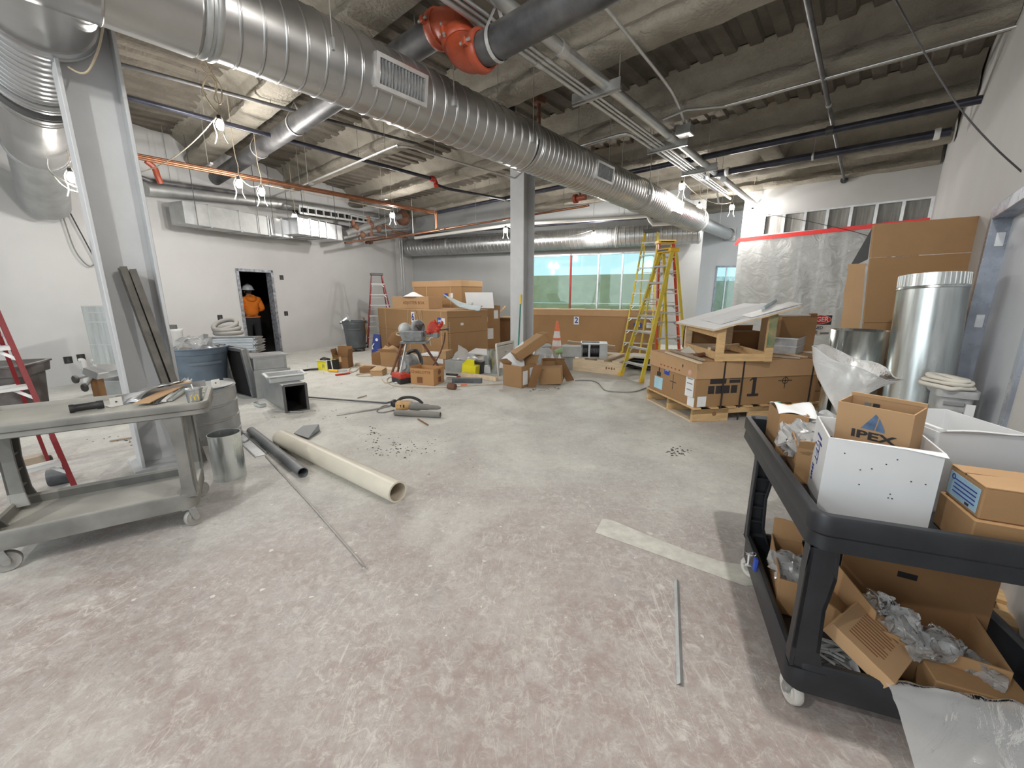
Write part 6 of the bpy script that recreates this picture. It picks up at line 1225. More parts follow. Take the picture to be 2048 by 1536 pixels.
A, B = fl(741, 752), fl(764, 752); Mt, w = floorframe(A, B); t = carton('carton', 'flat tan carton with loose top lying near the tripod', Mt, w*1.05, .30, .10, 'cardboard_light', tape=False); MB().box((w*.5,.15,.115), (w*1.05,.32,.01), Matrix.Rotation(.05, 3, 'X')).build('loose_top', 'cardboard_edge', t)
cable('cord', 'tan cord lying in a curve on the floor beside the flat carton', [fl(x, y, .01) for x, y in ((740,746),(722,748),(712,750),(718,752),(745,752))], .010, 'cable_tan')
cable('cord', 'tan extension cord looping on the floor left of the tripod foot', [fl(x, y, .01) for x, y in ((764,758),(772,766),(790,760),(782,754),(774,759),(780,768),(800,773),(880,775),(960,770),(1005,768))], .008, 'cable_tan')
lumber('plank', 'long pale plank on the floor right of the printed box', (925,752), (994,762), .09, .07, 'pine_pale'); 
t = lumber('steel_pipe', 'short dark steel pipe on the floor right of the printed box', (905,765), (964,766), .09, .09, 'pipe_black', cat='pipe')
t = thing('pipe_wrench', 'red pipe wrench lying beside the printed box', 'tool', fl(915,756)); MB().bar(fl(893,757,.06), fl(912,757,.06), .06, .05).build('handle', 'rod_steel', t, True, bev=.01); MB().box(fl(917,757,.06), (.08,.12,.10)).build('jaw', 'fiber_red', t, True, bev=.02); MB().bar(fl(893,748,.08), fl(915,750,.10), .05, .04).build('handle', 'black_plastic', t, True, bev=.01)
t = thing('drill_bit', 'brown core bit with teeth lying at the end of the dark pipe', 'tool', fl(900,770)); MB().lathe([(.03,0),(.055,0),(.06,.06),(.05,.14),(.03,.14)], fl(897,772,.05), (.8,-.4,0), 14).build('bit_body', 'rust', t, True, smooth=40)
A, B = fl(923, 750), fl(950, 752); A2 = A; Mt, w = floorframe(A, B); hq = .22; t = carton('yellow_case', 'yellow tilted tool carton with black end near the louvred panel', Mt @ Matrix.Rotation(math.radians(6), 4, 'Y'), w, .26, hq, 'yellow_case', 'case', tape=False); MB().b2((w*.5,.20,.0), (w+.03,.36,hq+.06)).build('end_panel', 'black_plastic', t); MB().slab([(0,0,hq), (w*.9,0,hq), (w*.7,.1,hq+.10), (w*.2,.1,hq+.10)], .008).build('lid', 'yellow_case', t)
A, B = fl(893, 742), fl(925, 742); A = dep(890, 742, 8.3); B = dep(946, 742, 8.0); A.z = B.z = 0; Mt, w = floorframe(A, B); t = carton('grey_box', 'low grey box with clear film behind the yellow tilted carton', Mt, w, .35, .22, 'clear_gray', tape=False); crumple(MB().grid(lambda u, v: (w*.35+.5*u-.1, .05+.3*v, .24+.25*(1-u)*v), 10, 6), 'film_sheet', 'poly_milk', t, .03, 9, 3)
A = dep(937, 705, 9.0); B = dep(985, 712, 8.6); zw = zat(A, 707); t = thing('white_board', 'white table like board on low supports in front of the tall carton', 'panel', A); MB().slab([Vector((A.x,A.y,zw)), Vector((B.x,B.y,zw)), Vector((B.x+.15,B.y+.8,zw)), Vector((A.x+.1,A.y+.7,zw))], .03).build('board', 'white_board', t, True)
for q in (Vector((A.x+.03,A.y+.06,0)), Vector((B.x-.2,B.y+.1,0))): MB().b2((q.x,q.y,0), (q.x+.12,q.y+.5,zw)).build('support', 'galv_dull', t, True)
c = dep(992, 730, 8.1); c.z = 0; t = thing('duct_offcut', 'bright round sheet metal piece behind the louvred panel', 'duct', c); MB().lathe([(.15,0),(.21,zat(c,700))], c, (.05,0,1), 22, cap=False).build('duct_wall', 'galv_bright', t, True, smooth=40)
A, B = fl(968, 746), fl(984, 746); Mt, w = floorframe(A, B); carton('carton', 'small white carton on the floor left of the louvred panel', Mt, w, .2, .13, 'white_plastic', tape=False)
q = fl(955, 744); t = thing('debris', 'white rubbish heap left of the small white carton', 'rubbish', q); crumple(MB().ball(q+up*.04, .11, 10, 7, (1.3,1,.5)), 'debris_heap', 'paper', t, .06, 14, 2, world=True)
tag(MB().cyl(fl(922,771,.012), fl(934,770,.012), .025, n=8).build('orange_cap', 'cone_orange'), 'small orange cap on the floor in front of the dark pipe', 'cap')
cable('cord', 'pale cord snaking on the floor from the emptied cartons to the big pallet', [fl(x, y, .01) for x, y in ((1150,761),(1180,761),(1196,766),(1203,774),(1212,781),(1238,784),(1270,783),(1296,774),(1312,766),(1330,762))], .008, 'cable_gray')
cable('cord', 'short loop of pale cord by the pallet corner', [fl(x, y, .01) for x, y in ((1330,780),(1310,779),(1298,775),(1310,770),(1328,764))], .007, 'cable_tan')
# ---------------------------------------------------------------- rotary hammer drill, rods and pipes on the open floor
q = fl(818, 812); t = thing('hammer_drill', 'yellow and grey hammer drill lying on the floor behind a cut pipe', 'drill', q)
P = lambda px, py, z: fl(px, py, z)
c1_ = P(807, 811, .09); MB().lathe([(.03,-.10),(.062,-.10),(.075,-.06),(.07,.0),(.06,.08),(.05,.12),(.03,.12)], c1_, (.9,.15,.05), 18).build('motor_housing', 'drill_orange', t, True, smooth=40)
for k in range(3): MB().box(c1_+Vector((-.06+.04*k,-.066,.01)), (.015,.02,.035)).build('vent_slot', 'black_plastic', t, True)
MB().lathe([(.03,0),(.055,.02),(.055,.14),(.042,.17),(.042,.26),(.034,.28),(.028,.40),(.012,.44)], P(818, 812, .085), (.92,-.12,-.02), 18).build('gear_housing', 'concrete_dust', t, True, smooth=40)
MB().tube(bez([c1_+Vector((-.11,0,.02)), c1_+Vector((-.05,.06,.08)), c1_+Vector((.07,.08,.095)), c1_+Vector((.18,.06,.07)), c1_+Vector((.25,.03,.02))], 6), .020, 10).build('handle', 'black_plastic', t, True, smooth=60)
MB().ball(c1_+Vector((-.12,.0,.03)), .055, 12, 8).build('end_cap', 'black_plastic', t, True, smooth=60)
A, B = fl(790, 831), fl(881, 836); A.z = B.z = .040; d = (B-A).normalized(); t = tag(MB().lathe([(.02,0),(.038,0),(.038,(B-A).length),(.031,(B-A).length),(.031,.02)], A, d, 20).build('pipe_offcut', 'concrete_dust', smooth=40), 'short dusty grey pipe offcut in front of the hammer drill', 'pipe')
tag(MB().tube([fl(612,794,.03), fl(760,805,.02), fl(772,806,.015), fl(788,802,.02), fl(796,808,.03)], .013, 8).build('steel_rod', 'pipe_black', smooth=40), 'dark steel rod on the floor from the square duct to the drill', 'rod')
tag(MB().tube([fl(673,830,.012), fl(758,817,.012), fl(785,810,.012)], .010, 8).build('steel_rod', 'rod_steel', smooth=40), 'grey rod on the floor pointing at the drill, in front of the dark one', 'rod')
cable('wire_loop', 'bent grey wire loop on the floor beside the drill', [fl(x, y, .008) for x, y in ((786,812),(770,811),(758,817),(754,823),(765,825),(790,820))], .007, 'cable_gray')
A, B = fl(563, 890), fl(797, 1004); A.z = B.z = .084; ax = (B-A).normalized(); Ln = (B-A).length
t = thing('plastic_pipe', 'long cream plastic pipe lying on the floor, open end to the right', 'pipe', A)
MB().lathe([(.0,.0),(.070,.0),(.084,.012),(.084,Ln),(.070,Ln),(.070,.1),(0,.1)], A, ax, 32).build('pipe_wall', 'pvc_cream', t, True, smooth=40); MB().lathe([(.0695,Ln-.001),(.0695,Ln-.9)], A, ax, 32, cap=False).build('bore', 'pvc_inside', t, True, smooth=40)
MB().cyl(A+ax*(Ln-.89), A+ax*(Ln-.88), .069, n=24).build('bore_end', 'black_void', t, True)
A, B = fl(503, 869), fl(607, 955); A.z = B.z = .045; ax = (B-A).normalized(); Ln = (B-A).length
t = thing('steel_pipe', 'dark scuffed pipe on the floor left of the cream pipe', 'pipe', A); MB().lathe([(.0,0),(.040,0),(.045,.004),(.045,Ln),(.039,Ln),(.039,.3),(0,.3)], A, ax, 24).build('pipe_wall', 'pipe_black', t, True, smooth=40); MB().cyl(A+ax*(Ln-.3), A+ax*(Ln-.29), .0385, n=20).build('bore_end', 'black_void', t, True)
A, B = fl(468, 862), fl(522, 912); d = (B-A).normalized(); n_ = Vector((-d.y, d.x, 0)); Lc = (B-A).length
t = thing('metal_channel', 'flat bright channel strip on the floor left of the dark pipe', 'metal scrap', A)
MB().hexa([A+d*x+n_*y+up*z for z in (.002,.005) for y in (-.05,.05) for x in (0, Lc)]).build('channel_web', 'galv', t, True)
for y in (-.05,.05): MB().hexa([A+d*x+n_*(y+k)+up*z for z in (.002,.022) for k in (-.0015,.0015) for x in (0, Lc)]).build('channel_flange', 'galv_bright', t, True)
tag(MB().tube(bez([fl(466,858,.02), fl(485,862,.10), fl(500,872,.03)], 5), .016, 6).build('metal_strap', 'galv_dull', smooth=60), 'curved grey strap beside the grey spiral duct drum', 'metal scrap')
tag(MB().cyl(fl(500,860,.05), fl(592,920,.035), .006, n=8).build('steel_rod', 'rod_steel'), 'thin rod lying along the right side of the dark scuffed pipe', 'rod')
tag(MB().tube([fl(531,912,.008), fl(622,1010,.008), fl(716,1118,.008), fl(729,1134,.012), fl(727,1136,.03)], .0055, 8).build('steel_rod', 'rod_steel', smooth=40), 'long thin rod on the floor running towards the camera in front of the pipes', 'rod')
q = fl(615, 873); A = q; t = thing('metal_offcut', 'dark dusty metal plate folded on the floor beyond the cream pipe', 'metal scrap', q)
MB().slab([fl(588,868,.02), fl(617,878,.01), fl(640,862,.02), fl(638,850,.06), fl(607,853,.05)], .012).build('plate', 'pipe_black', t, True)
A, B = fl(1353, 1163), fl(1360, 1372); d = (B-A).normalized(); n_ = Vector((-d.y, d.x, 0)); Lc = (B-A).length; t = thing('steel_angle', 'grey steel angle strip lying alone on the floor in the foreground', 'steel', A)
for y, k in ((-.0135,1), (.0135,-1)): MB().hexa([A+d*x+n_*yy+up*z for x in (0,Lc) for z, yy in ((.001,y*1.0), (.003,y*1.0), (.014,0), (.017,0))] if False else [A+n_*(y*1.0)+up*.001, A+d*Lc+n_*(y*1.0)+up*.001, A+up*.014, A+d*Lc+up*.014, A+n_*y+up*.003, A+d*Lc+n_*y+up*.003, A+up*.016, A+d*Lc+up*.016]).build('angle_leg', 'machine_light' if k > 0 else 'machine_gray', t, True)
t = tag(MB().add([fl(1205,1037,.0015), fl(1226,1041,.0015), fl(1300,1072,.0015), fl(1380,1103,.0015), fl(1440,1122,.0015), fl(1500,1132,.0015), fl(1528,1168,.0015), fl(1490,1172,.0015), fl(1400,1140,.0015), fl(1290,1100,.0015), fl(1190,1065,.0015)], [tuple(range(11))]).build('floor_sheet', 'floor_film'), 'pale strip of flattened paper on the floor left of the right cart', 'paper')
# crumbs and dust on the floor: nobody could count them
mb = MB(); r2 = random.Random(5)
def crumb(p, r): mb.add([p+Vector((r*r2.uniform(.6,1.2)*math.cos(a), r*r2.uniform(.5,1)*math.sin(a), 0)) for a in (0,1.3,2.5,3.8,5.1)]+[p+up*r*r2.uniform(.3,.8)], [(0,1,5),(1,2,5),(2,3,5),(3,4,5),(4,0,5)])
for cx, cy, n, sx, sy, r in ((790,895,90,60,22,.012), (745,862,12,12,8,.016), (1357,905,40,18,8,.014), (1090,778,16,40,5,.02), (640,830,14,60,15,.010), (240,880,16,60,14,.014), (590,740,20,90,12,.014), (740,770,20,100,10,.010), (1000,960,10,200,80,.006), (820,890,30,90,26,.008)):
    for _ in range(n): crumb(fl(cx+r2.gauss(0, sx*.6), cy+r2.gauss(0, sy*.6)), r*r2.uniform(.4,1.3))
o = mb.build('floor_crumbs', 'dirt'); o['kind'] = 'stuff'; o['label'] = 'dark crumbs and grit scattered on the open floor'
for px, py, r, m, lab in ((1357,905,.07,'dirt','small dark smear of dirt on the floor in front of the big pallet'), (780,900,.20,'dirt','dark grit pile left where the drill was used')): pass
mb = MB()
for _ in range(110):
    x, y = r2.uniform(150,1500), 760+520*r2.random()**1.6; p = fl(x, y, .0012); r = r2.uniform(.004,.016)
    k = r2.randint(4,6); a0 = r2.uniform(0,6); mb.add([p+Vector((r*r2.uniform(.4,1.3)*math.cos(a0+2*math.pi*i/k), r*r2.uniform(.4,1.3)*math.sin(a0+2*math.pi*i/k), 0)) for i in range(k)], [tuple(range(k))])
o = mb.build('floor_flakes', 'flake'); o['kind'] = 'stuff'; o['label'] = 'pale paint and paper flakes scattered on the floor'
for i, (a, b, m, lab) in enumerate((((836,838),(856,850),'cardboard_dark','short brown stick on the floor right of the pipe offcut'), ((220,882),(282,872),'wood_gray','thin grey stick on the floor seen under the left cart'), ((548,822),(606,824),'galv_dull','thin grey strip on the floor in front of the black duct opening'), ((715,796),(733,791),'wood_gray','thin bent twig on the floor before the dark rod'))):
    tag(MB().cyl(fl(*a, .012), fl(*b, .012), .009, n=6).build('floor_stick', m), lab, 'stick')
q = fl(133, 945); tag(MB().lathe([(.045,0),(.07,0),(.07,.12),(.045,.12),(.045,.02)], fl(138,948,.07), (-.6,-.5,0), 16).build('pipe_offcut', 'pipe_black', smooth=40), 'short black pipe piece on the floor behind the red ladder foot', 'pipe')
lumber('timber_beam', 'grey timber lying on the floor behind the left cart', (-40,955), (95,925), .12, .09, 'wood_gray')
# ---------------------------------------------------------------- big crate 1 on its pallet
N1 = fl(1383, 845); zp = zat(N1, 816); R1 = fl(1645, 803, zp); R1.z = 0; Mt, w1 = floorframe(N1, R1); w1 = 2.02
Lf = fl(1327, 772, zp); d1_ = 1.15
t = thingM('shipping_pallet', 'pine pallet carrying the strapped crate with number 1', 'pallet', Mt)
for y in (0, d1_/2-.02, d1_-.04): 
    for x0, x1 in ((0,.50), (w1-.5,w1), (w1/2-.22,w1/2+.22)): MB().b2((x0,y,.0), (x1,y+.04,zp-.022)).build('stringer_block', 'pine', t, bev=.004)
    MB().b2((0,y,zp-.09), (w1,y+.04,zp-.022)).build('stringer', 'pine', t, bev=.004)
for k in range(9): x = (w1-.10)*k/8; MB().b2((x,-.02,zp-.022), (x+.10,d1_+.02,zp)).build('deck_board', 'pine', t, bev=.002)
for x in (0, w1-.1): MB().b2((x,.0,-.001), (x+.10,d1_,.018)).build('bottom_board', 'pine_pale', t)
MB().lathe([(.03,0),(.018,.001),(0,.001)], (.30,-.001,.10), (0,-1,0), 12).build('knot', 'knot', t)
h1 = zat(N1, 727)-zp; print('h1', h1, zp)
M1 = Mt @ Matrix.Translation((.02, .02, zp))
t = carton('crate', 'large strapped cardboard crate with number 1 on a pallet at the right', M1, w1, d1_-.04, h1, 'cardboard', 'crate', tape=False)
D1 = d1_-.04
MB().b2((-.015,-.015,h1-.20), (w1+.015,D1+.015,h1+.012)).build('lid', 'cardboard_light', t, bev=.003)
for x, z0 in ((.36,-zp+.0), (.62,-zp+.0), (1.62,-.02)):
    MB().b2((x-.011,-.019,z0), (x+.011,-.0155,h1+.014)).build('strap', 'ink', t); MB().b2((x-.011,-.019,h1+.012), (x+.011,D1,h1+.0145)).build('strap', 'ink', t)
x1, zc = .80, .245
for P4 in ([(x1-.015,zc-.11),(x1+.035,zc-.11),(x1+.035,zc+.13),(x1-.015,zc+.13)], [(x1-.075,zc-.135),(x1+.085,zc-.135),(x1+.085,zc-.10),(x1-.075,zc-.10)], [(x1-.065,zc+.075),(x1-.055,zc+.065),(x1-.01,zc+.085),(x1+.0,zc+.13)]):
    MB().slab([(a,-.0015,b) for a,b in P4], .0012, (0,1,0)).build('number', 'ink', t)
patch(t, Fx(.30,.36), .22,.14,'ink','print_block'); patch(t, Fx(.53,.37), .15,.045,'ink','print_block'); patch(t, Fx(.53,.315), .15,.04,'ink','print_block')
for k in range(4): patch(t, Fx(.215+.105*k,.215), .085,.10,'ink','print_block'); 
for k in range(4): patch(t, Fx(.215+.105*k,.215,-.0018), (.03,.045,.03,.05)[k], (.05,.03,.06,.03)[k],'cardboard','pictogram')
marks(t, Fx(.30,.345,-.0018), .17, .04, 'cardboard', 5)
MB().b2((1.245,-.002,.20), (1.255,0,.40)).build('balance_mark', 'ink', t); MB().b2((1.15,-.002,.295), (1.35,0,.305)).build('balance_mark', 'ink', t); MB().lathe([(.035,0),(.045,0),(.045,.001),(.035,.001)], (1.25,0,.30), (0,-1,0), 20, cap=False).build('balance_mark', 'ink', t)
patch(t, Fx(1.78,.36), .10,.012,'ink_brown','print_line'); MB().slab([(1.74,-.001,.40),(1.82,-.001,.40),(1.78,-.001,.47)], .0006).build('print_line', 'ink_brown', t); patch(t, Fx(1.78,.24) @ Matrix.Rotation(.6,4,'Z'), .04,.09,'ink','print_line'); patch(t, Fx(1.78,.14), .12,.012,'ink_brown','print_line')
patch(t, Fl(-.001,.12,.26), .17,.30,'paper'); patch(t, Fl(-.001,.07,.05), .14,.13,'paper'); patch(t, Fx(.10,.07), .12,.13,'paper'); patch(t, Fx(.11,.06,-.0018), .03,.04,'ink','pictogram')
for z in (.34,.28,.20): patch(t, Fl(-.0025,.12,z), .11,.012,'machine_gray','print_line')
patch(t, Fl(-.001,.66,.37), .13,.17,'tag_blue'); marks(t, Fl(-.0025,.66,.37), .08, .07, 'paper')
patch(t, Fl(-.001,.86,.13), .22,.17,'cyan_tag','tip_indicator'); patch(t, Fl(-.0025,.86,.26), .10,.06,'ink','tip_indicator'); patch(t, Fl(-.001,.86,.36), .03,.17,'ink','tip_indicator')
MB().b2((-.002,.49,.12), (0,.50,.32)).build('balance_mark', 'ink', t); MB().b2((-.002,.42,.215), (0,.57,.225)).build('balance_mark', 'ink', t)
for k in range(6): patch(t, Fl(-.017,.80-.09*k,h1-.15), .03,.015,'machine_red','print_line')
MB().ball((-.016,.12,h1-.14), .035, 10, 6, (.1,1,1)).build('print_dot', 'cone_pink', t); MB().ball((-.016,.28,h1-.08), .022, 8, 6, (.1,.5,1)).build('hand_hole', 'black_void', t)
ZB = zp+h1+.015
def onB(px, py): return fl(px, py, ZB)
# sloping drawing table on top of it
FL, FR, BL = onB(1437, 723), onB(1534, 723), onB(1374, 700); FLt, FRt = zat(FL, 655), zat(FR, 627)
dv = (BL-FL); BR = FR+dv
t = thing('plan_table', 'home made sloping plan table of pine with drawings on its white top, on crate 1', 'table', FL)
X = (FR-FL).normalized(); Yv = dv.normalized(); 
def post(P_, z1, m, w_=.095): return MB().hexa([P_+X*x+Yv*y+up*z for z in (0, z1-ZB) for y in (-.02,.02) for x in (-w_/2,w_/2)]).build('leg', m, t, True, bev=.003)
post(FL, FLt, 'pine'); post(FR, FRt, 'pine'); post(BL, FLt+.02, 'pine_pale'); post(BR, FRt+.02, 'pine_pale')
MB().hexa([FR+X*x+Yv*y+up*z for z in (.17, FRt-ZB-.01) for y in (-.023,-.0205) for x in (-.047,.047)]).build('green_paint', 'pine_green', t, True)
for a, b, z, m in ((FL,FR,.05,'pine'), (BL,BR,.05,'pine_pale'), (FL,BL,.06,'pine'), (FR,BR,.06,'pine')): MB().bar(a+up*z, b+up*z, .035, .09).build('rail', m, t, True, bev=.002)
MB().bar(FL+Yv*.3+up*.12, FR+Yv*.75+up*.12, .04, .03).build('brace', 'pine_pale', t, True); MB().bar(FL+Yv*.06+up*(FLt-ZB-.09), FL+Yv*(dv.length)+up*(FLt-ZB-.07), .04, .08).build('rail', 'pine', t, True)
slope = (FRt-FLt)/(FR-FL).length; 
def tp(u, v, off=0): p = FL+X*u+Yv*v; return Vector((p.x, p.y, FLt+slope*u+off))
u0, u1, v0, v1 = -.14, (FR-FL).length+.26, -.10, dv.length+.16
MB().hexa([tp(u, v, o) for o in (.0, .022) for v in (v0, v1) for u in (u0, u1)]).build('table_top', 'pine_pale', t, True, bev=.002)
MB().hexa([tp(u, v, o) for o in (.022, .030) for v in (v0, v1) for u in (u0+.0, u1-.02)]).build('white_top', 'white_board', t, True)
for k, (a, b, c, d, m) in enumerate(((.00,.62,.05,.85,'paper'), (.05,.80,.15,.75,'paper'), (.30,.88,-.06,.28,'white_plastic'))):
    t2 = thing('drawing_sheet', ['large white drawing sheet lying at the back of the plan table', 'middle white drawing sheet overlapping on the plan table', 'narrow white drawing sheet along the front edge of the plan table'][k], 'drawing', tp(a, c, .033))
    MB().grid(lambda u, v: tp(a+(b-a)*u+.05*v, c+(d-c)*v, .033+.002*k+.006*noise.noise((u*3+k, v*3, k))+.012*max(0, u-.8)), 10, 6).build('sheet', m, t2, True, smooth=60)
    MB().hexa([tp(a+.06+x, c+.05+y, .0352+.002*k+.006) for z in (0,1) for y in (0,.006) for x in (0,b-a-.16)]).build('print_line', 'machine_gray', t2, True)
q = tp(.72, .40, .05); t2 = thing('paper_roll', 'pale blue tinted roll of paper at the high end of the plan table', 'drawing', q); MB().tube([tp(.58,.22,.055), tp(.88,.50,.06)], .022, 10).build('roll', 'pale_blue_paint', t2, True, smooth=40)
# dark carton behind the table, boxes at the right
A, B = onB(1386, 699), onB(1527, 697); A = dep(1383, 690, 5.9); B = dep(1528, 690, 5.9); A.z = B.z = ZB; Mt, w = floorframe(A, B, ZB); t = openbox('open_carton', 'dark empty carton lying open towards the camera under the plan table', Mt, w, .32, zat(A, 664)-ZB, 'cardboard_dark', (('b',.08,90),)); MB().b2((0,.28,0), (w,.30,zat(A, 664)-ZB)).build('inner_back', 'wood_gray', t)
for k in range(2): MB().b2((w*(.66+.12*k),.05,.0), (w*(.72+.12*k),.25,.16)).build('divider', 'cardboard_dark', t)
A, B = dep(1552, 697, 5.55), dep(1626, 697, 5.72); A.z = B.z = ZB; Mt, w = floorframe(A, B, ZB); hq = zat(A, 633)-ZB
t = carton('carton', 'brown carton with cream edges on crate 1, hiding half of the red sign', Mt, w, .28, hq, 'cardboard', tape=False)
MB().b2((-.02,-.008,0), (.018,.28,hq+.012)).build('edge_strip', 'cardboard_edge', t); MB().b2((-.02,-.008,hq), (w,.28,hq+.018)).build('edge_strip', 'off_white', t); MB().b2((w*.78,-.012,hq-.01), (w*.95,.02,hq+.035)).build('clip', 'knot', t)
# danger sign clipped behind it
A, B = dep(1592, 650, 6.12), dep(1664, 650, 6.20); z1, z0 = zat(A.lerp(B,1), 628), zat(A.lerp(B,1), 671); A.z = B.z = z0; Mt, w = floorframe(A, B, z0); hs_ = z1-z0
t = thingM('danger_sign', 'white DANGER CONFINED SPACE sign with red oval, half hidden by the brown carton', 'sign', Mt)
MB().b2((0,0,0), (w,.006,hs_)).build('sign_board', 'sign_white', t); MB().b2((.02,-.001,hs_*.50), (w-.02,0,hs_-.02)).build('black_field', 'sign_black', t)
ov = [(w/2+math.cos(a)*(w/2-.035), hs_*.745+math.sin(a)*hs_*.21) for a in [2*math.pi*i/32 for i in range(32)]]; ov2 = [(w/2+math.cos(a)*(w/2-.026), hs_*.745+math.sin(a)*hs_*.226) for a in [2*math.pi*i/32 for i in range(32)]]
MB().prism(ov2, 0, .0006, lambda x, y, z: Vector((x, -.0012-z, y))).build('oval_rim', 'sign_white', t); MB().prism(ov, 0, .0006, lambda x, y, z: Vector((x, -.002-z, y))).build('red_oval', 'sign_red', t)
text('DANGER', hs_*.30, 'sign_white', t, Fx(w/2, hs_*.745, -.003), 'lettering', .02, sx=1.15); text('CONFINED', hs_*.20, 'sign_black', t, Fx(w*.46, hs_*.36, -.001), 'lettering', .015, sx=1.1); text('SPACE', hs_*.20, 'sign_black', t, Fx(w*.46, hs_*.15, -.001), 'lettering', .015, sx=1.1)
MB().b2((w*.70,-.001,.02), (w*.95,0,.05)).build('print_line', 'machine_gray', t)
# grey metal box and strips on the crate lid
A, B = onB(1590, 711), onB(1638, 700); Mt, w = floorframe(A, B, ZB); hq = zat(A, 678)-ZB; bk = .34
t = openbox('metal_box', 'open grey sheet metal box with folded middle seam on crate 1', Mt @ Matrix.Rotation(math.radians(8), 4, 'Z'), w, bk, hq, 'machine_light', (), .008, 'box'); MB().b2((-.008,-.010,hq*.48), (w+.008,bk+.01,hq*.54)).build('seam', 'galv', t); MB().b2((-.008,-.010,hq-.008), (w+.008,.0,hq+.006)).build('rim', 'galv', t); MB().b2((-.008,0,hq-.008), (.002,bk,hq+.006)).build('rim', 'galv', t)
q = onB(1562, 702); t = thing('work_glove', 'black and white work glove beside the grey metal box on crate 1', 'glove', q); crumple(MB().ball(q+up*.05+Vector((0,.05,0)), .07, 12, 8, (1.1,.8,.9)), 'glove_cuff', 'black_plastic', t, .035, 22, 3, world=True); crumple(MB().ball(q+up*.03+Vector((-.05,.0,0)), .045, 10, 7), 'glove_palm', 'white_plastic', t, .02, 25, 5, world=True)
for i, (a, b, lab, m) in enumerate((((1333,706),(1400,728),'wooden strip along the left edge of the lid of crate 1','pine_pale'), ((1340,703),(1406,724),'second wooden strip along the left edge of the lid of crate 1','wood_gray'), ((1552,706),(1612,716),'wooden strip lying in front of the grey metal box','pine_pale'), ((1545,714),(1600,718),'shorter wooden strip right of the plan table leg','wood_gray'), ((1562,699),(1545,701),'short pale strip left of the black and white glove','pine'))):
    A, B = onB(*a), onB(*b); A.z += .013+.012*(i == 1); B.z += .013+.012*(i == 1); tag(MB().bar(A, B, .05, .02).build('wood_strip', m), lab, 'lumber')
q = onB(1378, 706); t = thing('offcut_heap', 'small heap of folded paper and card on the left part of the crate 1 lid', 'rubbish', q); MB().add([q+Vector(v) for v in ((-.15,0,.0),(.1,-.05,.0),(.02,.15,.0),(0,.04,.09),(.22,.02,.01),(.14,.12,.07))], [(0,1,3),(1,2,3),(2,0,3),(1,4,5),(4,2,5)]).build('folded_card', 'off_white', t, True, solid=.004)
t2 = MB().tube([onB(1390,716)+up*.03, onB(1412,713)+up*.03], .03, 10).build('metal_rings', 'rust', smooth=40); tag(t2, 'rust coloured part lying between the plan table legs on crate 1', 'part')
# ---------------------------------------------------------------- polythene over the cross wall, with red tape
t0_, t1_ = .62, CL+.02
t = thing('plastic_sheet', 'translucent plastic sheet hanging from red tape over the cross wall', 'plastic', cp(t1_, -.05, 0))
def shz(k): return 3.14-.10*k
def sh(u, v):
    k = u; tt2 = t0_+(t1_-t0_)*u+.05*v*(u-.5); n = -.06-.03*(1-v)-.025*math.sin(tt2*9+1.5*math.sin(v*5))*(.35+.65*(1-v))-.02*noise.noise((tt2*3, v*2.5, 1))
    return cp(tt2, n, .02+(shz(u)-.02)*v)
MB().grid(sh, 70, 40).build('sheet', 'poly_sheet', t, True, smooth=80)
mb = MB().grid(lambda u, v: cp(.02+.42*0+(t1_-.02+.04)*u, -.075, shz(u)+.0-.05+.10*v+.06*0), 12, 1); mb.build('tape', 'tape_red', t, True, solid=.004)
MB().slab([cp(t1_+.04,-.076,shz(1)+.05), cp(t1_-.12,-.076,shz(1)+.05), cp(t1_-.02,-.076,shz(1)-.05), cp(t1_+.10,-.076,shz(1)-.16), cp(t1_+.13,-.076,shz(1)-.10)], .004).build('tape', 'tape_red', t, True)
# ---------------------------------------------------------------- giant flattened carton, sheet metal and timber at the right wall
TL, TRt, BLp, BRp = dep(1745, 449, 4.62), dep(1966, 431, 4.36), dep(1690, 700, 4.45), dep(1912, 795, 4.2)
bl = Vector((TL.x-.02, TL.y-.25, .02)); br = Vector((TRt.x-.05, TRt.y-.25, .02))
t = thing('cardboard_sheet', 'huge flattened brown carton leaning upright against the right wall', 'cardboard', bl)
def pq(u, v): 
    lo, hi = bl.lerp(br, u), TL.lerp(TRt, u); p = lo.lerp(hi, v); return p
nn_ = Vector((.35,-.9,0)).normalized()
creases = (0, .27, .54, .845, 1)
for i in range(4):
    a, b = creases[i], creases[i+1]
    MB().hexa([pq(u, v)+nn_*n for v in (a+.001, b-.001) for n in (0, .012+(.008 if i == 3 else 0)) for u in (0, 1)]).build('panel_fold', 'cardboard' if i < 3 else 'cardboard_fold', t, True)
ed = (bl-br).normalized()
MB().hexa([pq(0, v)+ed*e+nn_*(-.02-.18*e) for v in (.0, .84) for n in (0,) for e in (.0, .0)]+[]) if False else None
MB().grid(lambda u, v: pq(0, .02+.80*v)+ed*(.02+.16*u*(1-.25*v)+.01*noise.noise((v*9, u*3, 2)))-nn_*(.05*u), 4, 24).build('side_flap', 'cardboard_light', t, True, solid=.008)
MB().slab([pq(0,.985)+ed*.0, pq(0,.84)+ed*.01, pq(0,.79)+ed*.16-nn_*.05, pq(0,.80)+ed*.13-nn_*.05], .006).build('dark_flap', 'black_plastic', t, True)
for i in (1, 2): v = creases[i]; MB().bar(pq(0,v)+nn_*.014, pq(1,v)+nn_*.014, .004, .006).build('crease', 'cardboard_dark', t, True)
c = dep(1712, 700, 4.0); c.z = 0; hq = zat(c, 660)
t = thing('sheet_metal_roll', 'short rolled shiny metal cylinder left of the tall half round duct', 'duct', c)
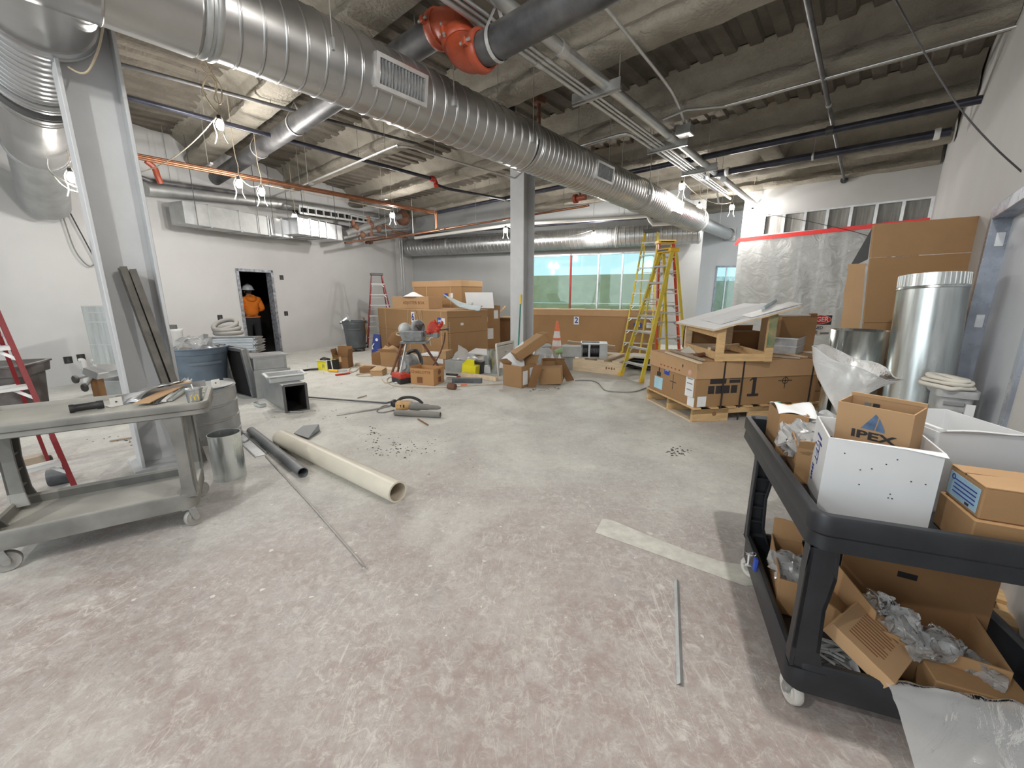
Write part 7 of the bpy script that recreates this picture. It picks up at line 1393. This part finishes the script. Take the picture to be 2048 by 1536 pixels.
MB().lathe([(.222,0),(.225,hq)], c, (0,0,1), 36, arc=(.35, 2*math.pi+.15)).build('sheet', 'galv_bright', t, True, smooth=40, solid=.003); MB().bar(c+Vector((.20,-.085,.0)), c+Vector((.20,-.085,hq+.005)), .018, .012).build('edge_fold', 'cardboard_edge', t, True)
bc, tc_ = dep(1842, 800, 3.48), dep(1868, 549, 3.62); bc.z = 0; zt_ = tc_.z
t = thing('duct_half', 'tall half round galvanised duct piece with crimped top edge, leaning by the steel door', 'duct', bc)
ax = (Vector((tc_.x, tc_.y, zt_))-bc); Ln = ax.length; ax.normalize()
MB().lathe([(.228,.0),(.228,Ln-.13),(.236,Ln-.125),(.232,Ln-.11),(.224,Ln-.105),(.222,Ln)], bc, ax, 40).build('sheet', 'galv_bright', t, True, smooth=40)
mb = MB()
for k in range(40): a = 2*math.pi*k/40; x = ax.cross(Vector((0,1,0))).normalized(); y = ax.cross(x); o_ = (x*math.cos(a)+y*math.sin(a)); mb.bar(bc+o_*.225+ax*(Ln-.10), bc+o_*.224+ax*(Ln-.003), .010, .006, up=o_)
mb.build('crimped_edge', 'alu', t, True)
def beam2(name, lab, a, b, w_, h_, m, cat='lumber'): return tag(MB().bar(a, b, w_, h_, up=(0,-1,.3)).build(name, m, bev=.004), lab, cat)
beam2('timber_stud', 'pale timber leaning diagonally from behind the tall half round duct', dep(1735, 745, 3.9), dep(1800, 672, 4.0)+Vector((.12,.05,.13)), .085, .04, 'pine'); 
A = dep(1880, 760, 3.95); A.z = .02; beam2('timber_stud', 'timber stud with sawn top showing behind the tall half round duct', A, dep(1932, 545, 4.02), .09, .045, 'pine')
A = dep(1893, 770, 3.98); A.z = .02; beam2('timber_stud', 'dark stained timber right behind the tall half round duct', A, dep(1938, 570, 4.06), .07, .05, 'cardboard_dark')
A = dep(1916, 770, 4.05); A.z = .02; beam2('timber_stud', 'thin pale timber edge beside the steel door frame', A, dep(1975, 440, 4.16), .05, .03, 'pine_pale')
# grey tote with cloth
A, B = dep(1868, 830, 3.02), dep(1944, 830, 2.9); A.z = B.z = 0; zt2 = zat(A, 778); Mt, w = floorframe(A, B); w *= 1.0
t = thingM('storage_tote', 'grey plastic tote with ribbed front and folded white cloth on it, by the steel door', 'tote', Mt)
Ls = [[Vector((x, y, z)) for x, y in rloop(-i, w+i, -i, .36+i, .04, 0)] for i, z in ((-.03,0), (.0,zt2-.06), (.02,zt2-.055), (.02,zt2), (-.01,zt2), (-.02,zt2-.08))]
loops(MB(), Ls).build('tote_body', 'machine_light', t, smooth=40)
for z in (.10,.17,.24): MB().b2((.03,-.012,zt2-z-.02), (w*.75,.0,zt2-z+.012)).build('rib', 'galv_dull', t, bev=.006)
patch(t, Fx(w*.9, zt2-.14, -.014), .05, .09, 'paper')
for k in range(3):
    mb = tray(A.x-.02+.02*k, A.x+w+.02-.03*k, A.y-.10, A.y+.20, .08, zt2+.005+.028*k, zt2+.035+.028*k, zt2+.030+.028*k, .05); o = crumple(mb, 'folded_cloth', 'cloth_white', None, .018, 9, k+2); tag(o, ['bottom fold of white cloth on the grey tote', 'middle fold of white cloth on the grey tote', 'topmost rumpled white cloth on the grey tote'][k], 'cloth')
# pallet behind the right cart
q = G(2.15, .38); Mt = Matrix.Translation((q.x, q.y, 0)) @ rotz(-AZ); t = thingM('shipping_pallet', 'narrow pine pallet on the floor between the black cart and the right wall', 'pallet', Mt)
for x in (0, .15, .30): MB().b2((x,0,0), (x+.06,1.15,.10)).build('stringer', 'pine', t, bev=.003)
for k in range(6): MB().b2((-.01,.01+.21*k,.10), (.37,.12+.21*k,.12)).build('deck_board', 'pine', t, bev=.002)
# ---------------------------------------------------------------- right black cart and its load
NR = Vector((1.0, 1.2, 0)); ff = Vector((.94,-.342,0)); ss = Vector((.342,.94,0))
def Pn(a, b, z=0): return NR+ff*a+ss*b+up*z
WR = .90
Mc = Matrix(((ss.x,-ff.x,0,(NR+ff*WR).x), (ss.y,-ff.y,0,(NR+ff*WR).y), (0,0,1,0), (0,0,0,1)))
rc = cart('utility_cart', 'black plastic two shelf utility cart loaded with boxes, in the right foreground', Mc, .90, WR, 'plastic_black', .84, .705, .738, .255, .115, .155, 'wheel_white', .055, .32, rr=.06, lw=.72, top=.085)
def PnM(a0, b0, a1, b1, z): A, B = Pn(a0, b0, z), Pn(a1, b1, z); return floorframe(A, B, z)
ZT = .738
Mt, w = PnM(.088, .235, .392, .180, ZT); Mw = Mt
t = openbox('white_carton', 'open white cardboard box at the near corner of the black cart, brown box inside it', Mt, w, .31, .302, 'white_board', (), .006)
mb = MB(); r3 = random.Random(3)
for _ in range(11): mb.box((r3.uniform(.05,w-.03), -.0006, r3.uniform(.10,.28)), (.004,.001,.004))
o = mb.build('ink_dot', 'ink', t); o['kind'] = 'stuff'
for bo, mm, dz in ((.05,'ink_blue',0), (.0,'paper',.0012)): text('IEB', .085, mm, t, Fl(-.001-dz,.16,.19) @ Matrix.Rotation(math.pi/2, 4, 'Z'), 'lettering', bo, .0004, sx=.8)
for i, (y, z, ww, hh_) in enumerate(((.12,.235,.05,.008),(.20,.21,.05,.008),(.16,.255,.09,.008))): patch(t, Fl(-.001,y,z), ww, hh_, 'ink_blue', 'print_line')
text('URES', .045, 'ink_blue', t, Fl(-.001,.20,.09) @ Matrix.Rotation(math.pi/2, 4, 'Z'), 'lettering', .0, sx=.7)
MB().lathe([(.014,0),(.022,0),(.022,.001),(.014,.001)], (w*.18,.3035,.20), (0,-1,0), 16, cap=False).build('print_ring', 'ink', t)
MB().slab([(0,.0,.302),(w,.0,.302),(w+.004,-.018,.292),(w*.7,-.004,.298)], .002).build('torn_edge', 'paper', t)
Mt, w = PnM(.168, .405, .330, .268, .925); w = .222
t = openbox('brown_carton', 'open brown box with blue sail logo and IPEX lettering inside the white box', Mt @ Matrix.Rotation(math.radians(6), 4, 'X'), w, .115, .222, 'cardboard_light', (), .004)
text('IPEX', .042, 'ink', t, Fx(w*.53, .108), 'lettering', .03, sx=1.6)
MB().slab([(w*.52-.035,-.001,.134),(w*.52+.005,-.001,.134),(w*.52+.012,-.001,.188),(w*.52+.004,-.001,.198)], .0006).build('sail_logo', 'logo_blue', t); MB().slab([(w*.52+.009,-.001,.134),(w*.52+.036,-.001,.132),(w*.52+.034,-.001,.144),(w*.52+.016,-.001,.184)], .0006).build('sail_logo', 'logo_blue', t)
for x in (.055,.082): patch(t, frame((w*0+x,.1085,.195), (1,0,0), (0,0,1)), .020,.016,'machine_gray' if x < .06 else 'ink','print_block')
MB().b2((.0,.108,.222), (w,.115,.236)).build('back_edge', 'cardboard_light', t)
q = Pn(.36,.26,.95); t = thing('paper_scrap', 'small white folded leaflet inside the white box beside the brown one', 'paper', q); MB().hexa([q+ff*x+ss*y+up*z for z in (-.05,.045) for y in (0,.012) for x in (-.035,.045)]).build('leaflet', 'paper', t, True)
Mt, w = PnM(.470, .385, .705, .430, ZT); 
t = openbox('white_carton', 'second open white cardboard box, empty, at the far right of the black cart', Mt, .30, .36, .318, 'white_board', (('f',.03,150),), .006); MB().b2((.012,.02,.318), (.03,.24,.326)).build('torn_edge', 'paper', t)
Mt, w = PnM(.445, .085, .70, .06, ZT); t = carton('brown_carton', 'long brown box lying under the labelled box on the black cart', Mt, .27, .215, .125, 'cardboard', tape=False)
Mt, w = PnM(.455, .095, .70, .075, ZT+.126); t = carton('brown_carton', 'brown box with pale blue product label and gaping top flap on the black cart', Mt, .26, .19, .105, 'cardboard', tape=False)
patch(t, Fl(-.001,.095,.052), .165,.080,'label_blue')
for z in (.074,.060,.046,.032): patch(t, Fl(-.0025,.085,z), .12,.0035,'ink_blue','print_line')
MB().lathe([(.006,0),(.010,0),(.010,.0006),(.006,.0006)], (-.0025,.155,.078), (-1,0,0), 14, cap=False).build('print_ring', 'ink_blue', t); patch(t, Fl(-.0025,.06,.02), .02,.008,'ink','print_line')
MB().slab([(.0,.0,.1055),(.26,.0,.1055),(.26,.10,.118),(.0,.10,.108)], .003).build('top_flap', 'cardboard_light', t); MB().slab([(.0,.115,.1062),(.26,.115,.1062),(.26,.19,.1062),(.0,.19,.1062)], .003).build('top_flap', 'cardboard_light', t); MB().b2((.0,.102,.1052),(.26,.114,.1060)).build('gap', 'black_void', t)
Mt, w = PnM(.085, .83, .215, .83, ZT); t = openbox('brown_carton', 'tall tan carton with white paper on top, at the far end of the black cart', Mt, .125, .22, .225, 'cardboard', (), .005)
t2 = thing('paper_sheet', 'white paper cover bulging over the tan carton at the far end of the cart', 'paper', Pn(.085,.83,ZT+.225)); MB().grid(lambda u, v: Pn(.078+.17*u+.01*v, .83+.24*v, ZT+.222+.03*math.sin(math.pi*v)*(.5+u*.5)+.012*math.sin(5*u+3*v)), 10, 8).build('sheet', 'paper', t2, True, smooth=70, solid=.002)
Mt, w = PnM(.080, .50, .205, .48, ZT); t = openbox('brown_carton', 'open tan carton with plastic bag bulging out, beside the white box on the cart', Mt, .125, .27, .165, 'cardboard', (('l',.03,110),('f',.04,120)), .005); MB().lathe([(.008,0),(.013,0),(.013,.0006),(.008,.0006)], (-.001,.06,.10), (-1,0,0), 14, cap=False).build('print_ring', 'ink_brown', t)
b = MB().ball(Pn(.165,.63,ZT+.15), .115, 40, 26, (1,1.25,.55)); tag(crumple(b, 'plastic_bag', 'poly', None, .045, 16, 4), 'crumpled clear plastic bag bulging from the tan carton on the cart', 'bag')
b = MB().ball(Pn(.27,.86,ZT+.14), .10, 36, 24, (1,1.2,.7)); tag(crumple(b, 'plastic_bag', 'poly', None, .05, 14, 8), 'white plastic wrapping heaped behind the tan cartons on the cart', 'bag')
Mt, w = PnM(.27, .98, .42, .97, ZT); t = openbox('brown_carton', 'small tan carton behind the white paper cover, at the far end of the cart', Mt, .15, .16, .17, 'cardboard', (('f',.04,120),), .005)
q = Pn(.145, 1.13, ZT); t = thing('water_bottle', 'clear water bottle with green cap at the far corner of the black cart', 'bottle', q)
MB().lathe([(.0,.002),(.029,.002),(.032,.01),(.030,.05),(.032,.09),(.032,.14),(.026,.165),(.013,.19),(.013,.20)], q, (0,0,1), 22).build('bottle_body', 'bottle_clear', t, True, smooth=50); MB().lathe([(.0325,.06),(.0325,.115)], q, (0,0,1), 22, cap=False).build('wrap_label', 'pale_blue_paint', t, True, smooth=50); MB().cyl(q+up*.196, q+up*.215, .0145, n=16).build('cap', 'cap_green', t, True)
# tall plastic bag standing behind the brown box
bgc = [(1692,838,.035,2.10),(1690,815,.055,2.1),(1686,790,.085,2.1),(1688,765,.125,2.1),(1696,745,.165,2.1),(1712,725,.205,2.1)]
t = thing('plastic_bag', 'tall translucent plastic bag gaping open above the boxes on the cart', 'bag', Pn(.36,.80,.95))
vs = []; nb_ = 36
for k, (px, py, r, y) in enumerate(bgc):
    c = dep(px, py, y); u = k/5
    for j in range(nb_):
        a = 2*math.pi*j/nb_; dx = r*1.08*math.cos(a); dy = r*.75*math.sin(a); tz = -.30*dx*u+.32*dy*u
        wv = .010*math.sin(5*a+k)+.012*noise.noise((math.cos(a)*2, math.sin(a)*2, k*.6))
        vs.append(c+Vector((dx*(1+wv*3), dy, tz+wv)))
MB().add(vs, [(k*nb_+j, k*nb_+(j+1) % nb_, (k+1)*nb_+(j+1) % nb_, (k+1)*nb_+j) for k in range(5) for j in range(nb_)]+[tuple(range(nb_-1,-1,-1))]).build('bag_film', 'poly_milk', t, True, smooth=80)
MB().tube([vs[5*nb_+j] for j in range(nb_)], .0025, 5, closed=True).build('rolled_edge', 'poly', t, True, smooth=60)
# lower shelf
ZS = .157
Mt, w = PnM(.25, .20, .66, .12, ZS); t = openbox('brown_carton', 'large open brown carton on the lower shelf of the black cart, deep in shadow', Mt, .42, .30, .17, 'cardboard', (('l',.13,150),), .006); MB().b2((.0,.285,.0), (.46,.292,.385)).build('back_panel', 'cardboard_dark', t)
MB().b2((.18,.283,.25), (.24,.2855,.275)).build('hand_hole', 'black_void', t)
Mt, w = PnM(.055, .38, .20, .36, ZS); t = openbox('brown_carton', 'narrow tan carton standing along the left side of the lower shelf', Mt, .13, .36, .17, 'cardboard', (('l',.02,95),('b',.10,100)), .005)
b = MB().ball(Pn(.13,.50,ZS+.15), .07, 32, 22, (1,1.6,.7)); tag(crumple(b, 'plastic_bag', 'poly', None, .03, 20, 5), 'crumpled clear bag inside the narrow tan carton on the lower shelf', 'bag')
t = thing('cardboard_flap', 'tan cardboard flap folded up beside the near leg on the lower shelf', 'cardboard', Pn(.22,.30,ZS)); MB().slab([Pn(.20,.34,ZS+.0), Pn(.33,.20,ZS+.05), Pn(.33,.22,ZS+.22), Pn(.21,.38,ZS+.34)], .006).build('sheet', 'cardboard', t, True)
Mt, w = PnM(.075, .045, .235, .030, ZS); t = openbox('white_carton', 'small open white box of grey strips at the near corner of the lower shelf', Mt, .16, .14, .085, 'white_board', (), .005)
mb = MB()
for k in range(12):
    a = r3.uniform(-.5,.5); c_ = Pn(.155+r3.uniform(-.04,.04), .10+r3.uniform(-.03,.03), ZS+.06+.004*k); d_ = ff*math.cos(a)+ss*math.sin(a); mb.tube([c_-d_*.04, c_+up*.006, c_+d_*.045-up*.006], .0065, 6)
o = mb.build('grey_strips', 'machine_gray', t, True, smooth=60); o['kind'] = 'stuff'
pa, pb, pc, pd = Pn(.315,.300,.375), Pn(.150,.095,.375), Pn(.305,-.005,.275), Pn(.450,.140,.275)
pd = pa+pc-pb; xa = (pd-pa).normalized(); ya = (pb-pa).normalized(); za = ya.cross(xa).normalized(); za = za if za.z > 0 else -za
t = thing('brown_carton', 'small tan carton with printed warning lines tilted on the lower shelf of the cart', 'box', pb)
MB().hexa([p-za*h_ for h_ in (.055, 0) for p in (pb, pc, pa, pd)]).build('carton_body', 'cardboard_light', t, True, bev=.002)
ua = (pc-pb); va = (pa-pb)
for k in range(11): 
    v_ = .16+.062*k; a_0 = pb+va*v_+ua*.20; a_1 = pb+va*v_+ua*(.74 if k % 4 else .66); MB().bar(a_0+za*.0008, a_1+za*.0008, .0042, .0012, up=za).build('print_line', 'ink_brown', t, True)
for k, (a, b, z, r) in enumerate(((.40,.20,.36,.06), (.46,.14,.33,.055), (.36,.27,.37,.045), (.52,.20,.31,.06), (.59,.16,.28,.055))):
    mb = MB().ball(Pn(a, b, z), r, 34, 22, (1,.8,.8) if k % 2 else (.7,1.3,.8)); tag(crumple(mb, 'plastic_bag', 'poly_clear', None, .035, 18, k+11), ['clear bag of parts behind the printed tan carton', 'shiny clear bag beside the printed tan carton', 'clear bag corner sticking up behind the printed tan carton', 'flat clear bag at the right inside the large carton', 'dark filled clear bag at the far right inside the large carton'][k], 'bag')
Mt, w = PnM(.44, .055, .70, .04, ZS); t = carton('brown_carton', 'brown carton with faded print at the front right of the lower shelf', Mt, .25, .13, .12, 'cardboard', tape=False); marks(t, Fx(.10,.075), .12, .03, 'ink_brown', 5); patch(t, Fx(.12,.035), .10,.006,'ink_brown','print_line')
# plastic bag hanging out over the front lip
t = thing('plastic_bag', 'large clear plastic bag spilling from the lower shelf onto the floor', 'bag', Pn(.5,-.05,.2))
def bag(u, v):
    a = .27+.56*u+.06*math.sin(2*v); 
    if v < .25: b, z = .06-.08*(v/.25), .235+.045*math.sin(math.pi*v/.25)
    else: k = (v-.25)/.75; b, z = -.02-.27*k**1.1, .235-.225*k**.75
    n = .030*noise.noise((u*4, v*4, 2))+.040*(abs(noise.noise((u*4+v*1.5, v*3.2, 7)))-.2)+.010*noise.noise((u*9, v*8+u*4, 3))
    return Pn(a, b+n*.6-.015*math.sin(6*u), max(.006, z+n))
MB().grid(bag, 80, 80).build('bag_film', 'poly', t, True, smooth=75)
MB().tube([bag(i/20, 1) for i in range(21)], .003, 5).build('hem', 'poly_milk', t, True, smooth=60)
# lighter and tags clipped to the side of the shelf
q = Pn(-.006,.60,.27); t = thing('key_tag', 'white tag with blue holder hanging on the side lip of the black cart', 'tag', q)
mb = tray(-.011,.011,-.006,.006,.005,-.05,.02,.018,.003); mb.v = [q+ff*(v.y*1.0-.012)+ss*v.x+up*v.z*1.0 for v in mb.v]; mb.build('tag_body', 'white_plastic', t, True, smooth=40); MB().hexa([q+ff*x+ss*y+up*z for z in (-.05,.015) for y in (-.045,-.015) for x in (.004,.022)]).build('tag_holder', 'tag_blue', t, True, bev=.004); MB().tube([q+ff*(.004+.010*math.cos(a))-ss*.012+up*(.026+.010*math.sin(a)) for a in [2*math.pi*i/14 for i in range(14)]], .002, 6, closed=True).build('ring', 'galv', t, True, smooth=60)
